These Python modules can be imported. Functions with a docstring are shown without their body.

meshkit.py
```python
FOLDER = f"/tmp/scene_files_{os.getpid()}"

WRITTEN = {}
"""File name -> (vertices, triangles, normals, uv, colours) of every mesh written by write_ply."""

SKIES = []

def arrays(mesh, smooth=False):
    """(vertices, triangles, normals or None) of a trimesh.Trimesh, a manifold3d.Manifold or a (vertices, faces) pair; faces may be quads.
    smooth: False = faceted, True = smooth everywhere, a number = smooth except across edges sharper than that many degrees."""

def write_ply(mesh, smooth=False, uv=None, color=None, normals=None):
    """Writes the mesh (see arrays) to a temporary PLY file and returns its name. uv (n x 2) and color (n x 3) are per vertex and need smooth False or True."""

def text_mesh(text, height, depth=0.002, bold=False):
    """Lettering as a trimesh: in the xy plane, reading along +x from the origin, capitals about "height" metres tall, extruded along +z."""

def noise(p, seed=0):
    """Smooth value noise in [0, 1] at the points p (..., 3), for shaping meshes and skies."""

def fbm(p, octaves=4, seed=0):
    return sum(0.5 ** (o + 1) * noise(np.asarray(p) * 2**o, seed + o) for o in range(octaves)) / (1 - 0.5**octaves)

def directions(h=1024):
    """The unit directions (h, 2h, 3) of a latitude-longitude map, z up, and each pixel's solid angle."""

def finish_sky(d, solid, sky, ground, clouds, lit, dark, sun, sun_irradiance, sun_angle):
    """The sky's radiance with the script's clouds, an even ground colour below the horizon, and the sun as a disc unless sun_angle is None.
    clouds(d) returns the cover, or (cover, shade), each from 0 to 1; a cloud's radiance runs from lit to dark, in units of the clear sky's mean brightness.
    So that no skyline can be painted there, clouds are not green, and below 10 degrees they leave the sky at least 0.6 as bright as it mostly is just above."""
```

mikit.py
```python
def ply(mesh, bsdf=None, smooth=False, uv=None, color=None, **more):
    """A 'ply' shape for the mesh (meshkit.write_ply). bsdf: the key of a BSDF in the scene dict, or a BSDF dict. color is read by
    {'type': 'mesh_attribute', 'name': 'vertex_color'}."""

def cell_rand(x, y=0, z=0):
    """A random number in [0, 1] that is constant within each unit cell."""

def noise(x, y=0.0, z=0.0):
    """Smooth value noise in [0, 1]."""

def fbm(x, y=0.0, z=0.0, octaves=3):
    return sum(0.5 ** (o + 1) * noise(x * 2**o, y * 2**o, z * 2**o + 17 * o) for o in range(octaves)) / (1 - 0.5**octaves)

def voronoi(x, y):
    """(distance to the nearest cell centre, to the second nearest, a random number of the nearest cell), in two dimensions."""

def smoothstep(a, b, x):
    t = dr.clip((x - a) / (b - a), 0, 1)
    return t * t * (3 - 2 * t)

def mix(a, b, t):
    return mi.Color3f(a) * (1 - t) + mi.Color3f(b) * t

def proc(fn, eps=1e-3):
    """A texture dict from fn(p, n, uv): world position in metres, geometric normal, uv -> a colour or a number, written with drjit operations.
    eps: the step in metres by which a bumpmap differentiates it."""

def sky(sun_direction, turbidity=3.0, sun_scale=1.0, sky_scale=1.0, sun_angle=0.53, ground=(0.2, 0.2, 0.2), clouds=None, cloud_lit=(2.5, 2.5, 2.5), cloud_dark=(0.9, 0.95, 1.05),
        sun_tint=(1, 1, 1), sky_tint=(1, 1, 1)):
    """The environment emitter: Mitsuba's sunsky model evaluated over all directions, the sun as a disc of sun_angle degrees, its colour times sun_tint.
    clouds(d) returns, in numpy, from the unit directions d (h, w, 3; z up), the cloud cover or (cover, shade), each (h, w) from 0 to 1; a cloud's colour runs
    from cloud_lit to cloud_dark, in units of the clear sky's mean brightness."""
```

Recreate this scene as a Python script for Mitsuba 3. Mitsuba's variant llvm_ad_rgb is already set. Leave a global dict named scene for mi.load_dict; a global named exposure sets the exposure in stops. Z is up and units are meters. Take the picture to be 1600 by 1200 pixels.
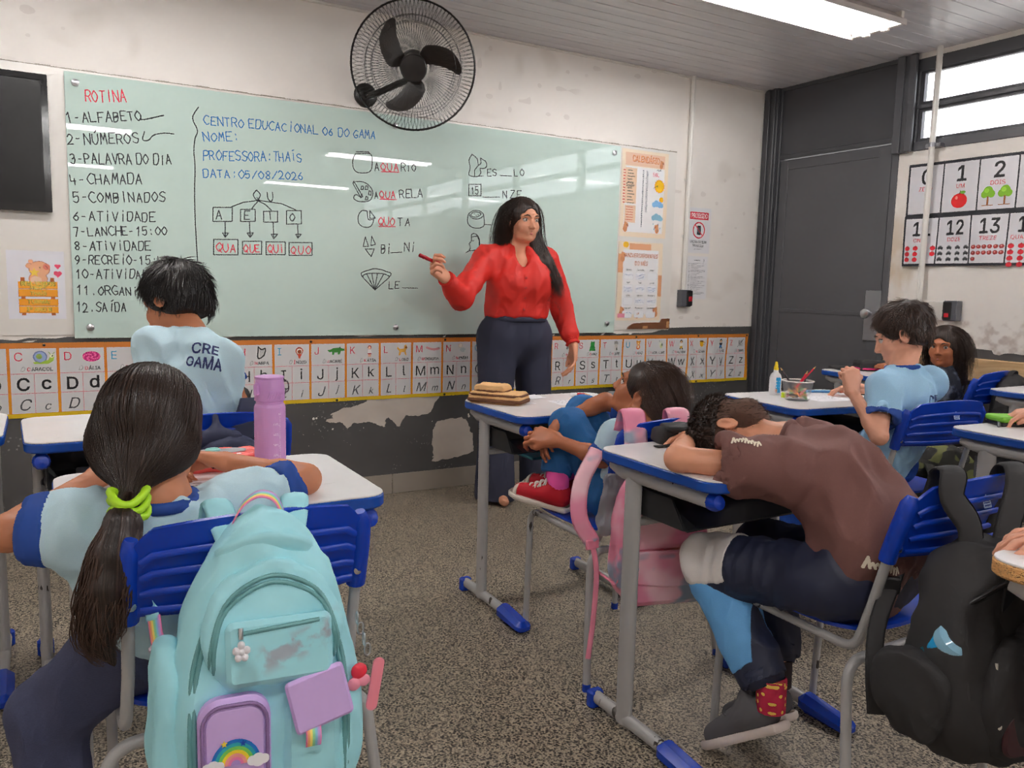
import math, random
import numpy as np, trimesh, drjit as dr, mitsuba as mi
from shapely import affinity
from shapely.geometry import Polygon, LineString, Point, box as sbox, MultiPolygon
from shapely.ops import unary_union
import mikit, meshkit
from mikit import proc, noise, fbm, voronoi, cell_rand, smoothstep

random.seed(7); np.random.seed(7)
RNG = np.random.default_rng(7)
T = mi.ScalarTransform4f
scene, labels = {}, {}

# ---------------------------------------------------------------- camera, sky, lamps' strength, exposure
YAW, PITCH, ROLL, FPX, EYE = 0.530978, -0.121778, 0.0242643, 1255.08, 1.19
cf = np.array([math.sin(YAW) * math.cos(PITCH), math.cos(YAW) * math.cos(PITCH), math.sin(PITCH)])
cr = np.cross(cf, [0, 0, 1.0]); cr /= np.linalg.norm(cr)
cu = np.cross(cr, cf)
cu = math.cos(ROLL) * cu - math.sin(ROLL) * cr
scene['camera'] = {'type': 'perspective', 'fov': math.degrees(2 * math.atan(800 / FPX)), 'fov_axis': 'x', 'near_clip': 0.05, 'far_clip': 200.0,
                   'to_world': T().look_at(origin=[0, 0, EYE], target=[float(cf[0]), float(cf[1]), float(EYE + cf[2])], up=cu.tolist())}
scene['sky'] = mikit.sky((-0.6, -0.2, 0.75), turbidity=4.0, sun_scale=0.25, sky_scale=7.0, ground=(0.35, 0.34, 0.32),
                         clouds=lambda d: (0.75 + 0.25 * meshkit.fbm(d * 3.0, 4), 0.4 * meshkit.fbm(d * 5.0 + 9, 3)), cloud_lit=(1.5, 1.5, 1.5), cloud_dark=(1.0, 1.0, 1.05))
TUBE_RADIANCE = 12.0
exposure = 2.38

# ---------------------------------------------------------------- helpers
def lin(c):
    if isinstance(c, str):
        c = c.lstrip('#'); c = [int(c[i:i + 2], 16) for i in (0, 2, 4)]
    c = np.asarray(c, float) / 255
    return np.where(c <= 0.04045, c / 12.92, ((c + 0.055) / 1.055) ** 2.4)

def mix(a, b, t):
    a, b = (mi.Color3f(*[float(x) for x in v]) if isinstance(v, np.ndarray) else v for v in (a, b))
    return a * (1 - t) + b * t

def rgb(c): return {'type': 'rgb', 'value': [float(x) for x in lin(c)]}

def mat(name, color, rough=0.5, tex=None, bump=None, bump_scale=1.0, **kw):
    b = {'type': 'principled', 'base_color': tex if tex is not None else rgb(color), 'roughness': rough, **kw}
    if bump is not None:
        b = {'type': 'bumpmap', 'arbitrary': bump, 'scale': bump_scale, 'bsdf': b}
    scene[name] = {'type': 'twosided', 'bsdf': b}
    return name

def fresh(key):
    if key not in scene and key not in labels and not any(k.startswith(key + '__') for k in scene): return key
    i = 1
    while f'{key}_{i:03d}' in scene or f'{key}_{i:03d}' in labels: i += 1
    return f'{key}_{i:03d}'

def say(key, label=None, cat=None, group=None, kind=None):
    d = labels.setdefault(key, {})
    for k, v in (('label', label), ('category', cat), ('group', group), ('kind', kind)):
        if v: d[k] = v
    return key

def thing(name, label, cat, group=None):
    return say(fresh(name), label, cat, group)

def put(key, mesh, m, smooth=35, **kw):
    scene[key] = mikit.ply(mesh, m, smooth, **kw)
    return key

def part(parent, name, mesh, m, smooth=35, label=None, kind=None, **kw):
    k = fresh(f'{parent}__{name}')
    scene[k] = mikit.ply(mesh, m, smooth, **kw)
    if label or kind: say(k, label, kind=kind)
    return k

def one(name, mesh, m, label, cat, group=None, smooth=35, kind=None, **kw):
    k = fresh(name); say(k, label, cat, group, kind)
    scene[k] = mikit.ply(mesh, m, smooth, **kw)
    return k

def struct(name, mesh, m, smooth=False, label=None, **kw):
    k = fresh(name); say(k, label, kind='structure'); scene[k] = mikit.ply(mesh, m, smooth, **kw)
    return k

def copy_thing(src, label, place, group=None):
    """src with its parts again, under the next number; place is a 4 x 4 numpy matrix (the sources are modelled about the origin)"""
    root = src.rstrip('0123456789').rstrip('_') if src[-1].isdigit() else src
    k = fresh(root); s = labels[src]
    say(k, label, s.get('category'), group or s.get('group'))
    for q in [q for q in scene if q.startswith(src + '__')]:
        scene[k + q[len(src):]] = {**scene[q], 'to_world': T(place.tolist())}
        if q in labels: labels[k + q[len(src):]] = dict(labels[q])
    return k

def place_thing(src, place):
    for q in [q for q in scene if q.startswith(src + '__') or q == src]: scene[q]['to_world'] = T(place.tolist())

def xf(x=0, y=0, z=0, rz=0.0, rx=0.0, ry=0.0, s=1.0):
    R = trimesh.transformations
    m = R.translation_matrix([x, y, z]) @ R.rotation_matrix(math.radians(rz), [0, 0, 1]) @ R.rotation_matrix(math.radians(ry), [0, 1, 0]) @ R.rotation_matrix(math.radians(rx), [1, 0, 0])
    m[:3, :3] *= s
    return m

def mv(mesh, m):
    mesh = mesh.copy(); mesh.apply_transform(m); return mesh

def cat(*ms):
    ms = [m for a in ms for m in (a if isinstance(a, (list, tuple)) else [a])]
    return trimesh.util.concatenate(ms)

def tm(v, f):
    v, f = np.asarray(v, float), np.asarray(f, int)
    if f.shape[1] == 4: f = np.vstack([f[:, [0, 1, 2]], f[:, [0, 2, 3]]])
    return trimesh.Trimesh(v, f, process=False)

def bx(x0, x1, y0, y1, z0, z1, bevel=0.0):
    """a box, its edges chamfered by bevel"""
    lo, hi = np.array([x0, y0, z0], float), np.array([x1, y1, z1], float)
    if bevel <= 0:
        return trimesh.creation.box(bounds=[lo, hi])
    c, h = (lo + hi) / 2, (hi - lo) / 2
    b = min(bevel, h.min() * 0.95)
    pts = []
    for s in np.ndindex(2, 2, 2):
        sg = np.array(s) * 2 - 1
        for k in range(3):
            p = h - b; p[k] = h[k]
            pts.append(c + sg * p)
    return trimesh.convex.convex_hull(np.array(pts))

def ribbon_frames(p, up=None, closed=False):
    p = np.asarray(p, float)
    t = np.gradient(p, axis=0) if not closed else np.roll(p, -1, 0) - np.roll(p, 1, 0)
    t /= np.linalg.norm(t, axis=1, keepdims=True) + 1e-12
    n = np.zeros_like(p)
    a = np.array(up if up is not None else ([0, 0, 1.0] if abs(t[0][2]) < 0.9 else [1.0, 0, 0]), float)
    for i in range(len(p)):
        if up is not None: a = np.array(up, float)
        v = a - t[i] * (a @ t[i])
        if np.linalg.norm(v) < 1e-6: v = np.cross(t[i], [0.3, 0.5, 0.8])
        v /= np.linalg.norm(v); n[i] = v; a = v
    return t, n, np.cross(t, n)

def tube(p, r, sides=10, closed=False, caps=True, squash=1.0, up=None):
    """a polyline as a tube; r a number or one per point; squash: the second radius over the first"""
    p = np.asarray(p, float)
    t, n, b = ribbon_frames(p, up, closed)
    r = np.broadcast_to(np.asarray(r, float), (len(p),))
    an = np.arange(sides) * 2 * np.pi / sides
    v = p[:, None] + r[:, None, None] * (np.cos(an)[None, :, None] * n[:, None] + squash * np.sin(an)[None, :, None] * b[:, None])
    m = len(p)
    i, j = np.meshgrid(np.arange(m if closed else m - 1), np.arange(sides), indexing='ij')
    i2, j2 = (i + 1) % m, (j + 1) % sides
    q = np.stack([i * sides + j, i * sides + j2, i2 * sides + j2, i2 * sides + j], -1).reshape(-1, 4)
    v = v.reshape(-1, 3)
    f = np.vstack([q[:, [0, 2, 1]], q[:, [0, 3, 2]]])
    if caps and not closed:
        c0, c1 = len(v), len(v) + 1
        v = np.vstack([v, p[:1], p[-1:]])
        k = np.arange(sides); k2 = (k + 1) % sides
        f = np.vstack([f, np.stack([k * 0 + c0, k, k2], 1)[:, [0, 2, 1]] * 0 + np.stack([k * 0 + c0, k, k2], 1), np.stack([k * 0 + c1, (m - 1) * sides + k2, (m - 1) * sides + k], 1)])
    o = trimesh.Trimesh(v, f, process=False)
    if o.volume < 0: o.invert()
    return o

def spline(pts, n=8, closed=False):
    """Catmull-Rom through pts"""
    p = np.asarray(pts, float)
    P = np.vstack([p[-1:], p, p[:2]]) if closed else np.vstack([2 * p[:1] - p[1:2], p, 2 * p[-1:] - p[-2:-1]])
    out = []
    t = np.linspace(0, 1, n, endpoint=False)[:, None]
    for i in range(1, len(P) - 2):
        a, b, c, d = P[i - 1], P[i], P[i + 1], P[i + 2]
        out.append(0.5 * (2 * b + (c - a) * t + (2 * a - 5 * b + 4 * c - d) * t ** 2 + (3 * b - 3 * c + d - a) * t ** 3))
    out = np.vstack(out)
    return out if closed else np.vstack([out, p[-1:]])

def fillet(pts, r, n=6):
    """a polyline with its inner corners rounded by radius r (a number or one per corner)"""
    p = [np.asarray(q, float) for q in pts]
    out = [p[0]]
    for i in range(1, len(p) - 1):
        a, b, c = p[i - 1], p[i], p[i + 1]
        u, w = (a - b) / np.linalg.norm(a - b), (c - b) / np.linalg.norm(c - b)
        rr = r[i - 1] if isinstance(r, (list, tuple)) else r
        ang = math.acos(max(-1, min(1, u @ w)))
        d = min(rr / math.tan(ang / 2), 0.49 * np.linalg.norm(a - b), 0.49 * np.linalg.norm(c - b))
        s, e = b + u * d, b + w * d
        for k in range(n + 1):
            t = k / n
            out.append((1 - t) ** 2 * s + 2 * t * (1 - t) * b + t * t * e)
    out.append(p[-1])
    return np.array(out)

def lathe(profile, sides=32, caps=True):
    """(r, z) pairs turned about z"""
    pr = np.asarray(profile, float)
    an = np.arange(sides) * 2 * np.pi / sides
    v = np.stack([pr[:, None, 0] * np.cos(an), pr[:, None, 0] * np.sin(an), np.broadcast_to(pr[:, None, 1], (len(pr), sides))], -1).reshape(-1, 3)
    i, j = np.meshgrid(np.arange(len(pr) - 1), np.arange(sides), indexing='ij')
    j2 = (j + 1) % sides
    q = np.stack([i * sides + j, i * sides + j2, (i + 1) * sides + j2, (i + 1) * sides + j], -1).reshape(-1, 4)
    f = np.vstack([q[:, [0, 1, 2]], q[:, [0, 2, 3]]])
    if caps:
        k = np.arange(sides); k2 = (k + 1) % sides; c = len(v)
        v = np.vstack([v, [[0, 0, pr[0, 1]], [0, 0, pr[-1, 1]]]])
        f = np.vstack([f, np.stack([k * 0 + c, k2, k], 1), np.stack([k * 0 + c + 1, (len(pr) - 1) * sides + k, (len(pr) - 1) * sides + k2], 1)])
    return trimesh.Trimesh(v, f, process=False)

def rrect(w, h, r, n=6, cx=0, cy=0):
    return affinity.translate(sbox(-w / 2 + r, -h / 2 + r, w / 2 - r, h / 2 - r).buffer(r, quad_segs=n), cx, cy)

def extrude(shape, h, z=0.0):
    g = [p for p in getattr(shape, 'geoms', [shape]) if p.area > 1e-10]
    m = cat([trimesh.creation.extrude_polygon(p, h, engine='earcut') for p in g])
    m.apply_translation([0, 0, z]); return m

def bevel_extrude(shape, h, b, z=0.0):
    """a prism with its upper and lower rim chamfered"""
    def ring(s, zz):
        c = np.array(s.exterior.coords)[:-1]; return np.column_stack([c, np.full(len(c), zz)])
    o = shape if shape.exterior.is_ccw else Polygon(list(shape.exterior.coords)[::-1])
    c = np.array(o.exterior.coords)[:-1]
    e1 = c - np.roll(c, 1, 0); e2 = np.roll(c, -1, 0) - c
    nn = lambda e: np.column_stack([e[:, 1], -e[:, 0]]) / (np.linalg.norm(e, axis=1, keepdims=True) + 1e-12)
    n = nn(e1) + nn(e2); n /= np.linalg.norm(n, axis=1, keepdims=True) + 1e-12
    ci = c - n * b
    rings = [np.column_stack([ci, np.full(len(c), z)]), np.column_stack([c, np.full(len(c), z + b)]), np.column_stack([c, np.full(len(c), z + h - b)]), np.column_stack([ci, np.full(len(c), z + h)])]
    v = np.vstack(rings); m = len(c); f = []
    k = np.arange(m); k2 = (k + 1) % m
    for i in range(3):
        f += [np.stack([i * m + k, i * m + k2, (i + 1) * m + k2], 1), np.stack([i * m + k, (i + 1) * m + k2, (i + 1) * m + k], 1)]
    cap = trimesh.creation.triangulate_polygon(Polygon(ci), engine='earcut')
    cv, cfc = np.asarray(cap[0]), np.asarray(cap[1])
    a, b_, c_ = cv[cfc[:, 0]], cv[cfc[:, 1]], cv[cfc[:, 2]]
    s = (b_[:, 0] - a[:, 0]) * (c_[:, 1] - a[:, 1]) - (b_[:, 1] - a[:, 1]) * (c_[:, 0] - a[:, 0])
    cfc = np.where((s < 0)[:, None], cfc[:, ::-1], cfc)
    base = len(v)
    v = np.vstack([v, np.column_stack([cv, np.full(len(cv), z + h)]), np.column_stack([cv, np.full(len(cv), z)])])
    f += [cfc + base, cfc[:, ::-1] + base + len(cv)]
    return trimesh.Trimesh(v, np.vstack(f), process=False)

# flat print: coloured shapes in the xy plane of a sheet, one mesh with a colour per vertex
class Print:
    def __init__(s): s.v, s.f, s.c, s.n = [], [], [], 0
    def _add(s, v, f, col):
        s.v.append(v); s.f.append(np.asarray(f) + s.n); s.c.append(np.tile(lin(col), (len(v), 1))); s.n += len(v)
    def poly(s, shape, col, lay=1):
        for g in getattr(shape, 'geoms', [shape]):
            if g.geom_type != 'Polygon' or g.area < 1e-9: continue
            v, f = trimesh.creation.triangulate_polygon(g, engine='earcut')
            v = np.asarray(v); f = np.asarray(f)
            a, b, c = v[f[:, 0]], v[f[:, 1]], v[f[:, 2]]
            sg = (b[:, 0] - a[:, 0]) * (c[:, 1] - a[:, 1]) - (b[:, 1] - a[:, 1]) * (c[:, 0] - a[:, 0])
            f = np.where((sg < 0)[:, None], f[:, ::-1], f)
            s._add(np.column_stack([v, np.full(len(v), 0.00025 * lay)]), f, col)
    def rect(s, x0, y0, x1, y1, col, lay=1): s.poly(sbox(x0, y0, x1, y1), col, lay)
    def line(s, pts, w, col, lay=2, smooth=0):
        s.poly(LineString(spline(pts, smooth) if smooth else pts).buffer(w / 2, quad_segs=2), col, lay)
    def disc(s, x, y, r, col, lay=2, sx=1.0): s.poly(affinity.scale(Point(x, y).buffer(r, quad_segs=6), sx, 1.0), col, lay)
    def text(s, t, x, y, h, col, lay=3, bold=False, anchor='l', width=None, rot=0.0):
        v, f, w = letters(t, bold)
        v = v.copy() * h; w = w * h
        if width: v[:, 0] *= width / w; w = width
        v[:, 0] -= {'l': 0, 'm': w / 2, 'r': w}[anchor]
        if rot:
            c, q = math.cos(rot), math.sin(rot); v = v @ np.array([[c, q], [-q, c]])
        s._add(np.column_stack([v[:, 0] + x, v[:, 1] + y, np.full(len(v), 0.00025 * lay)]), f, col)
    def build(s, m=None, warp=None):
        V, F, C = np.vstack(s.v), np.vstack(s.f), np.vstack(s.c)
        if warp:
            V2, F2, ix = trimesh.remesh.subdivide_to_size(V, F, .024, return_index=True)
            C2 = np.empty((len(V2), 3)); C2[F2.ravel()] = np.repeat(C[F[ix, 0]], 3, 0); V, F, C = warp(np.array(V2)), F2, C2
        o = trimesh.Trimesh(V, F, process=False)
        if m is not None: o.apply_transform(m)
        return o, C

_LET = {}
def letters(t, bold=False):
    """unit-height flat lettering: vertices (x, y), faces, width"""
    if (t, bold) not in _LET:
        m = meshkit.text_mesh(t, 1.0, 0.01, bold)
        up = m.face_normals[:, 2] > 0.5
        f = m.faces[up]; u, inv = np.unique(f, return_inverse=True)
        v = np.array(m.vertices)[u][:, :2]
        _LET[(t, bold)] = (v, inv.reshape(-1, 3), float(v[:, 0].max()))
    return _LET[(t, bold)]

def wall_y(x, y, z):      # sheet axes to a plane facing -y (the board wall): sheet x -> +x, sheet y -> +z, sheet z -> -y
    return np.array([[1, 0, 0, x], [0, 0, -1, y], [0, 1, 0, z], [0, 0, 0, 1.0]])
def wall_x(x, y, z):      # to a plane facing -x (the door wall): sheet x -> -y, sheet y -> +z, sheet z -> -x
    return np.array([[0, 0, -1, x], [-1, 0, 0, y], [0, 1, 0, z], [0, 0, 0, 1.0]])

# a marker hand: strokes on a grid, x 0..6, y 0..8 (0 at the base line); a leading ~ rounds the stroke
GLYPH = {
 'A': '00 38 60|13 53', 'B': '00 08|~08 48 57 44 04|~04 55 52 30 00', 'C': '~67 38 05 03 30 61', 'D': '00 08|~08 58 64 40 00', 'E': '60 00 08 68|04 44', 'F': '00 08 68|04 44',
 'G': '~67 38 05 03 30 61 63|33 63', 'H': '00 08|60 68|04 64', 'I': '00 68|08 00', 'J': '~58 52 20 02', 'K': '00 08|68 03|24 60', 'L': '08 00 60', 'M': '00 18 33 58 60', 'N': '00 08 60 68',
 'O': '~38 05 03 30 63 65 38', 'P': '00 08|~08 48 66 44 04', 'Q': '~38 05 03 30 63 65 38|32 6-1', 'R': '00 08|~08 48 66 44 04|34 60', 'S': '~67 38 06 34 63 40 01', 'T': '08 68|38 30', 'U': '~08 03 20 40 63 68',
 'V': '08 30 68', 'X': '08 60|68 00', 'Z': '08 68 00 60', 'Í': '31 37|29 4a', 'i': '30 36|38 39', 'Ú': '~08 03 20 40 63 68|39 5b',
 '0': '~38 05 03 30 63 65 38', '1': '16 38 30', '2': '~06 28 56 43 00 00|00 60', '3': '~07 38 56 34 24|~24 55 52 30 01', '4': '08 03 53|45 40', '5': '58 08 04|~04 45 52 30 01', '6': '~47 14 02 30 52 34 03', '7': '08 58 20',
 '8': '~34 06 38 56 34 02 30 52 34', '9': '~55 33 05 38 56 53 20', '-': '14 44', '.': '30 31', ':': '31 32|35 36', '_': '0-1 6-1', '/': '00 68', 'I1': '38 30'}
def gpt(a):
    k = {'a': 10, 'b': 11}
    x = k.get(a[0], None); x = int(a[0]) if x is None else x
    y = a[1:]; y = k[y] if y in k else int(y)
    return x / 6.0, y / 8.0
def scrawl(P, t, x, y, h, col, w=0.006, lay=2, adv=0.86, seed=1, length=None):
    """handwriting in marker; length: the whole line's width"""
    rr = random.Random(seed)
    if length: adv = length / h / max(1, len(t) - 0.3)
    cx = x
    for ch in t:
        g = GLYPH.get('I1' if ch == 'I' else ch)
        if g:
            sk, dy, sc = rr.uniform(-0.05, 0.12), rr.uniform(-0.05, 0.05) * h, rr.uniform(0.9, 1.06)
            cw = min(0.62, adv * 0.74)
            for st in g.split('|'):
                rd = st.startswith('~')
                pts = [gpt(a) for a in st.lstrip('~').split()]
                q = [(cx + (px * cw + py * sk) * h * sc, y + dy + py * h * sc) for px, py in pts]
                P.line(q, w, col, lay, 5 if rd else 0)
        cx += adv * h * (0.55 if ch == ' ' else 1.0)
    return cx

# ---------------------------------------------------------------- materials
def t_wall(p, n, uv):
    a = fbm(p.x * 1.3, p.y * 1.3, p.z * 1.7, 4); b = noise(p.x * 9, p.y * 9, p.z * 9)
    c = smoothstep(0.70, 0.80, noise(p.x * 3.1 + 5, p.y * 3.1, p.z * 4.0))
    base = mix(lin((226, 219, 212)), lin((238, 233, 227)), a)
    fl = smoothstep(0.84, 0.86, noise(p.x * 15, p.y * 15, p.z * 19)) * smoothstep(0.50, 0.62, noise(p.x * 2.6 + 2, p.y, p.z * 2.2))
    base = mix(base, lin((212, 204, 197)), 0.6 * fl)
    return mix(base, lin((205, 196, 186)), 0.35 * c * smoothstep(0.45, 0.8, b))
def t_grubby(p, n, uv):
    a = fbm(p.y * 2.3, p.z * 2.3, p.x, 4)
    edge = smoothstep(2.80, 3.14, p.y) * smoothstep(2.1, 1.2, p.z)
    low = smoothstep(1.25, 0.92, p.z) * fbm(p.y * 22, p.z * 22, 3.0, 3)
    base = mix(lin((229, 223, 216)), lin((241, 236, 231)), a)
    base = mix(base, lin((196, 170, 132)), 0.75 * edge * smoothstep(0.35, 0.75, fbm(p.y * 9, p.z * 5, 2.0, 4)))
    return mix(base, lin((176, 160, 150)), 0.7 * smoothstep(0.30, 0.62, low))
def t_grey_paint(p, n, uv):
    a = fbm(p.x * 5, p.y * 5, p.z * 5, 4)
    sp = smoothstep(0.93, 0.95, cell_rand(p.x * 130, p.y * 130, p.z * 130)) * smoothstep(0.6, 0.75, noise(p.x * 7, p.y * 7, p.z * 7))
    return mix(mix(lin((66, 65, 65)), lin((80, 79, 79)), a), lin((150, 148, 145)), 0.5 * sp)
def t_plaster(p, n, uv):
    a = fbm(p.x * 8, p.y * 8, p.z * 8, 4)
    return mix(lin((186, 174, 164)), lin((212, 202, 192)), a)
def t_floor(p, n, uv):
    wob = 0.0012 * (noise(p.x * 300, p.y * 300) - 0.5)
    d1, e1, r1 = voronoi((p.x + wob) * 132, (p.y - wob) * 132)
    d2, e2, r2 = voronoi(p.x * 270 + 40, p.y * 270)
    base = mix(lin((134, 123, 107)), lin((154, 142, 125)), fbm(p.x * 1.7, p.y * 1.7, 0, 4))
    c = mix(base, lin((176, 164, 145)), smoothstep(0.70, 0.72, r2) * 0.8)
    c = mix(c, lin((92, 84, 74)), smoothstep(0.30, 0.28, r2))
    dark = smoothstep(0.66, 0.67, r1) * smoothstep(0.52, 0.40, d1)
    c = mix(c, lin((36, 31, 27)), dark)
    c = mix(c, lin((66, 58, 50)), smoothstep(0.20, 0.16, r1) * smoothstep(0.42, 0.32, d1))
    joint = smoothstep(0.0022, 0.0012, dr.abs(p.y - 0.86 * dr.floor(p.y / 0.86 + 0.5)))
    stain = smoothstep(0.62, 0.8, fbm(p.x * 2.6 + 3, p.y * 2.6, 4.0, 4))
    c = mix(c, lin((104, 94, 82)), 0.35 * stain)
    return mix(c, lin((70, 62, 54)), 0.6 * joint)
def t_plank(p, n, uv):
    a = noise(p.x * 0.7, p.y * 37.0, 0)
    return mix(lin((188, 186, 190)), lin((199, 196, 199)), a)
def t_wood(p, n, uv):
    g = fbm(p.y * 1.5 + 3 * p.z, p.z * 46 + 2.2 * noise(p.y * 3, p.z * 9), p.x * 5, 4)
    return mix(lin((200, 160, 112)), lin((228, 194, 148)), smoothstep(0.25, 0.75, g))
def t_cork(p, n, uv):
    a = noise(p.x * 420, p.y * 420, p.z * 700); b = noise(p.x * 160, p.y * 160, p.z * 420)
    return mix(mix(lin((190, 134, 78)), lin((214, 166, 108)), b), lin((96, 60, 34)), smoothstep(0.62, 0.78, a))
def t_chip_metal(p, n, uv):
    a = fbm(p.x * 60, p.y * 60, p.z * 22, 3); hot = smoothstep(0.67, 0.70, a) * smoothstep(0.60, 0.70, noise(p.x * 9, p.y * 9, p.z * 7))
    return mix(lin((170, 168, 167)), lin((52, 46, 42)), hot)
def t_laminate(p, n, uv):
    a = fbm(p.x * 6, p.y * 6, 0, 4); s = smoothstep(0.78, 0.86, fbm(p.x * 34, p.y * 90, 0, 3))
    return mix(mix(lin((212, 208, 208)), lin((224, 221, 220)), a), lin((186, 181, 178)), 0.3 * s)
def t_wavy(p, n, uv): return fbm(p.x * 7, p.z * 5, p.y * 7, 3)
mat('paint_white', None, 0.6, proc(t_wall)); mat('paint_right', None, 0.6, proc(t_grubby)); mat('paint_grey', None, 0.45, proc(t_grey_paint)); mat('plaster', None, 0.8, proc(t_plaster))
mat('terrazzo', None, 0.42, proc(t_floor), specular=0.4); mat('pvc', None, 0.28, proc(t_plank), specular=0.5); mat('wood', None, 0.5, proc(t_wood)); mat('cork', None, 0.8, proc(t_cork))
mat('grey_metal', None, 0.38, proc(t_chip_metal)); mat('laminate', None, 0.3, proc(t_laminate))
mat('steel_grey', (72, 73, 77), 0.42); mat('steel_dark', (60, 61, 65), 0.45); mat('tile', (150, 141, 130), 0.35); mat('grout', (78, 72, 66), 0.9); mat('black_gap', (14, 14, 15), 0.9)
mat('white_plastic', (224, 220, 214), 0.35); mat('panel_white', (226, 221, 214), 0.3); mat('blue_plastic', (8, 52, 158), 0.33, specular=0.5); mat('blue_band', (14, 66, 150), 0.35); mat('blue_light', (46, 104, 180), 0.35)
mat('black_plastic', (22, 22, 24), 0.35); mat('black_gloss', (9, 9, 11), 0.12); mat('tray_plastic', (34, 35, 37), 0.4); mat('tray_grey', (78, 80, 86), 0.35); mat('chrome', (205, 205, 208), 0.18, metallic=1.0); mat('brushed', (150, 150, 155), 0.35, metallic=0.9)
mat('reflector', (214, 206, 202), 0.3, metallic=0.5); mat('tube_glass', (240, 240, 240), 0.3); mat('brown_board', (104, 62, 36), 0.5); mat('pale_wood', (186, 136, 90), 0.6)
scene['print'] = {'type': 'twosided', 'bsdf': {'type': 'principled', 'base_color': {'type': 'mesh_attribute', 'name': 'vertex_color'}, 'roughness': 0.4, 'specular': 0.4}}
scene['ink'] = {'type': 'twosided', 'bsdf': {'type': 'principled', 'base_color': {'type': 'mesh_attribute', 'name': 'vertex_color'}, 'roughness': 0.6, 'specular': 0.2}}
scene['board_glass'] = {'type': 'twosided', 'bsdf': {'type': 'plastic', 'diffuse_reflectance': rgb((196, 216, 208)), 'int_ior': 1.5}}
scene['screen'] = {'type': 'twosided', 'bsdf': {'type': 'principled', 'base_color': rgb((10, 8, 8)), 'roughness': 0.3, 'specular': 0.25}}
scene['pane'] = {'type': 'thindielectric'}
scene['frosted'] = {'type': 'twosided', 'bsdf': {'type': 'principled', 'base_color': rgb((240, 240, 240)), 'roughness': 0.3}}

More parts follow.
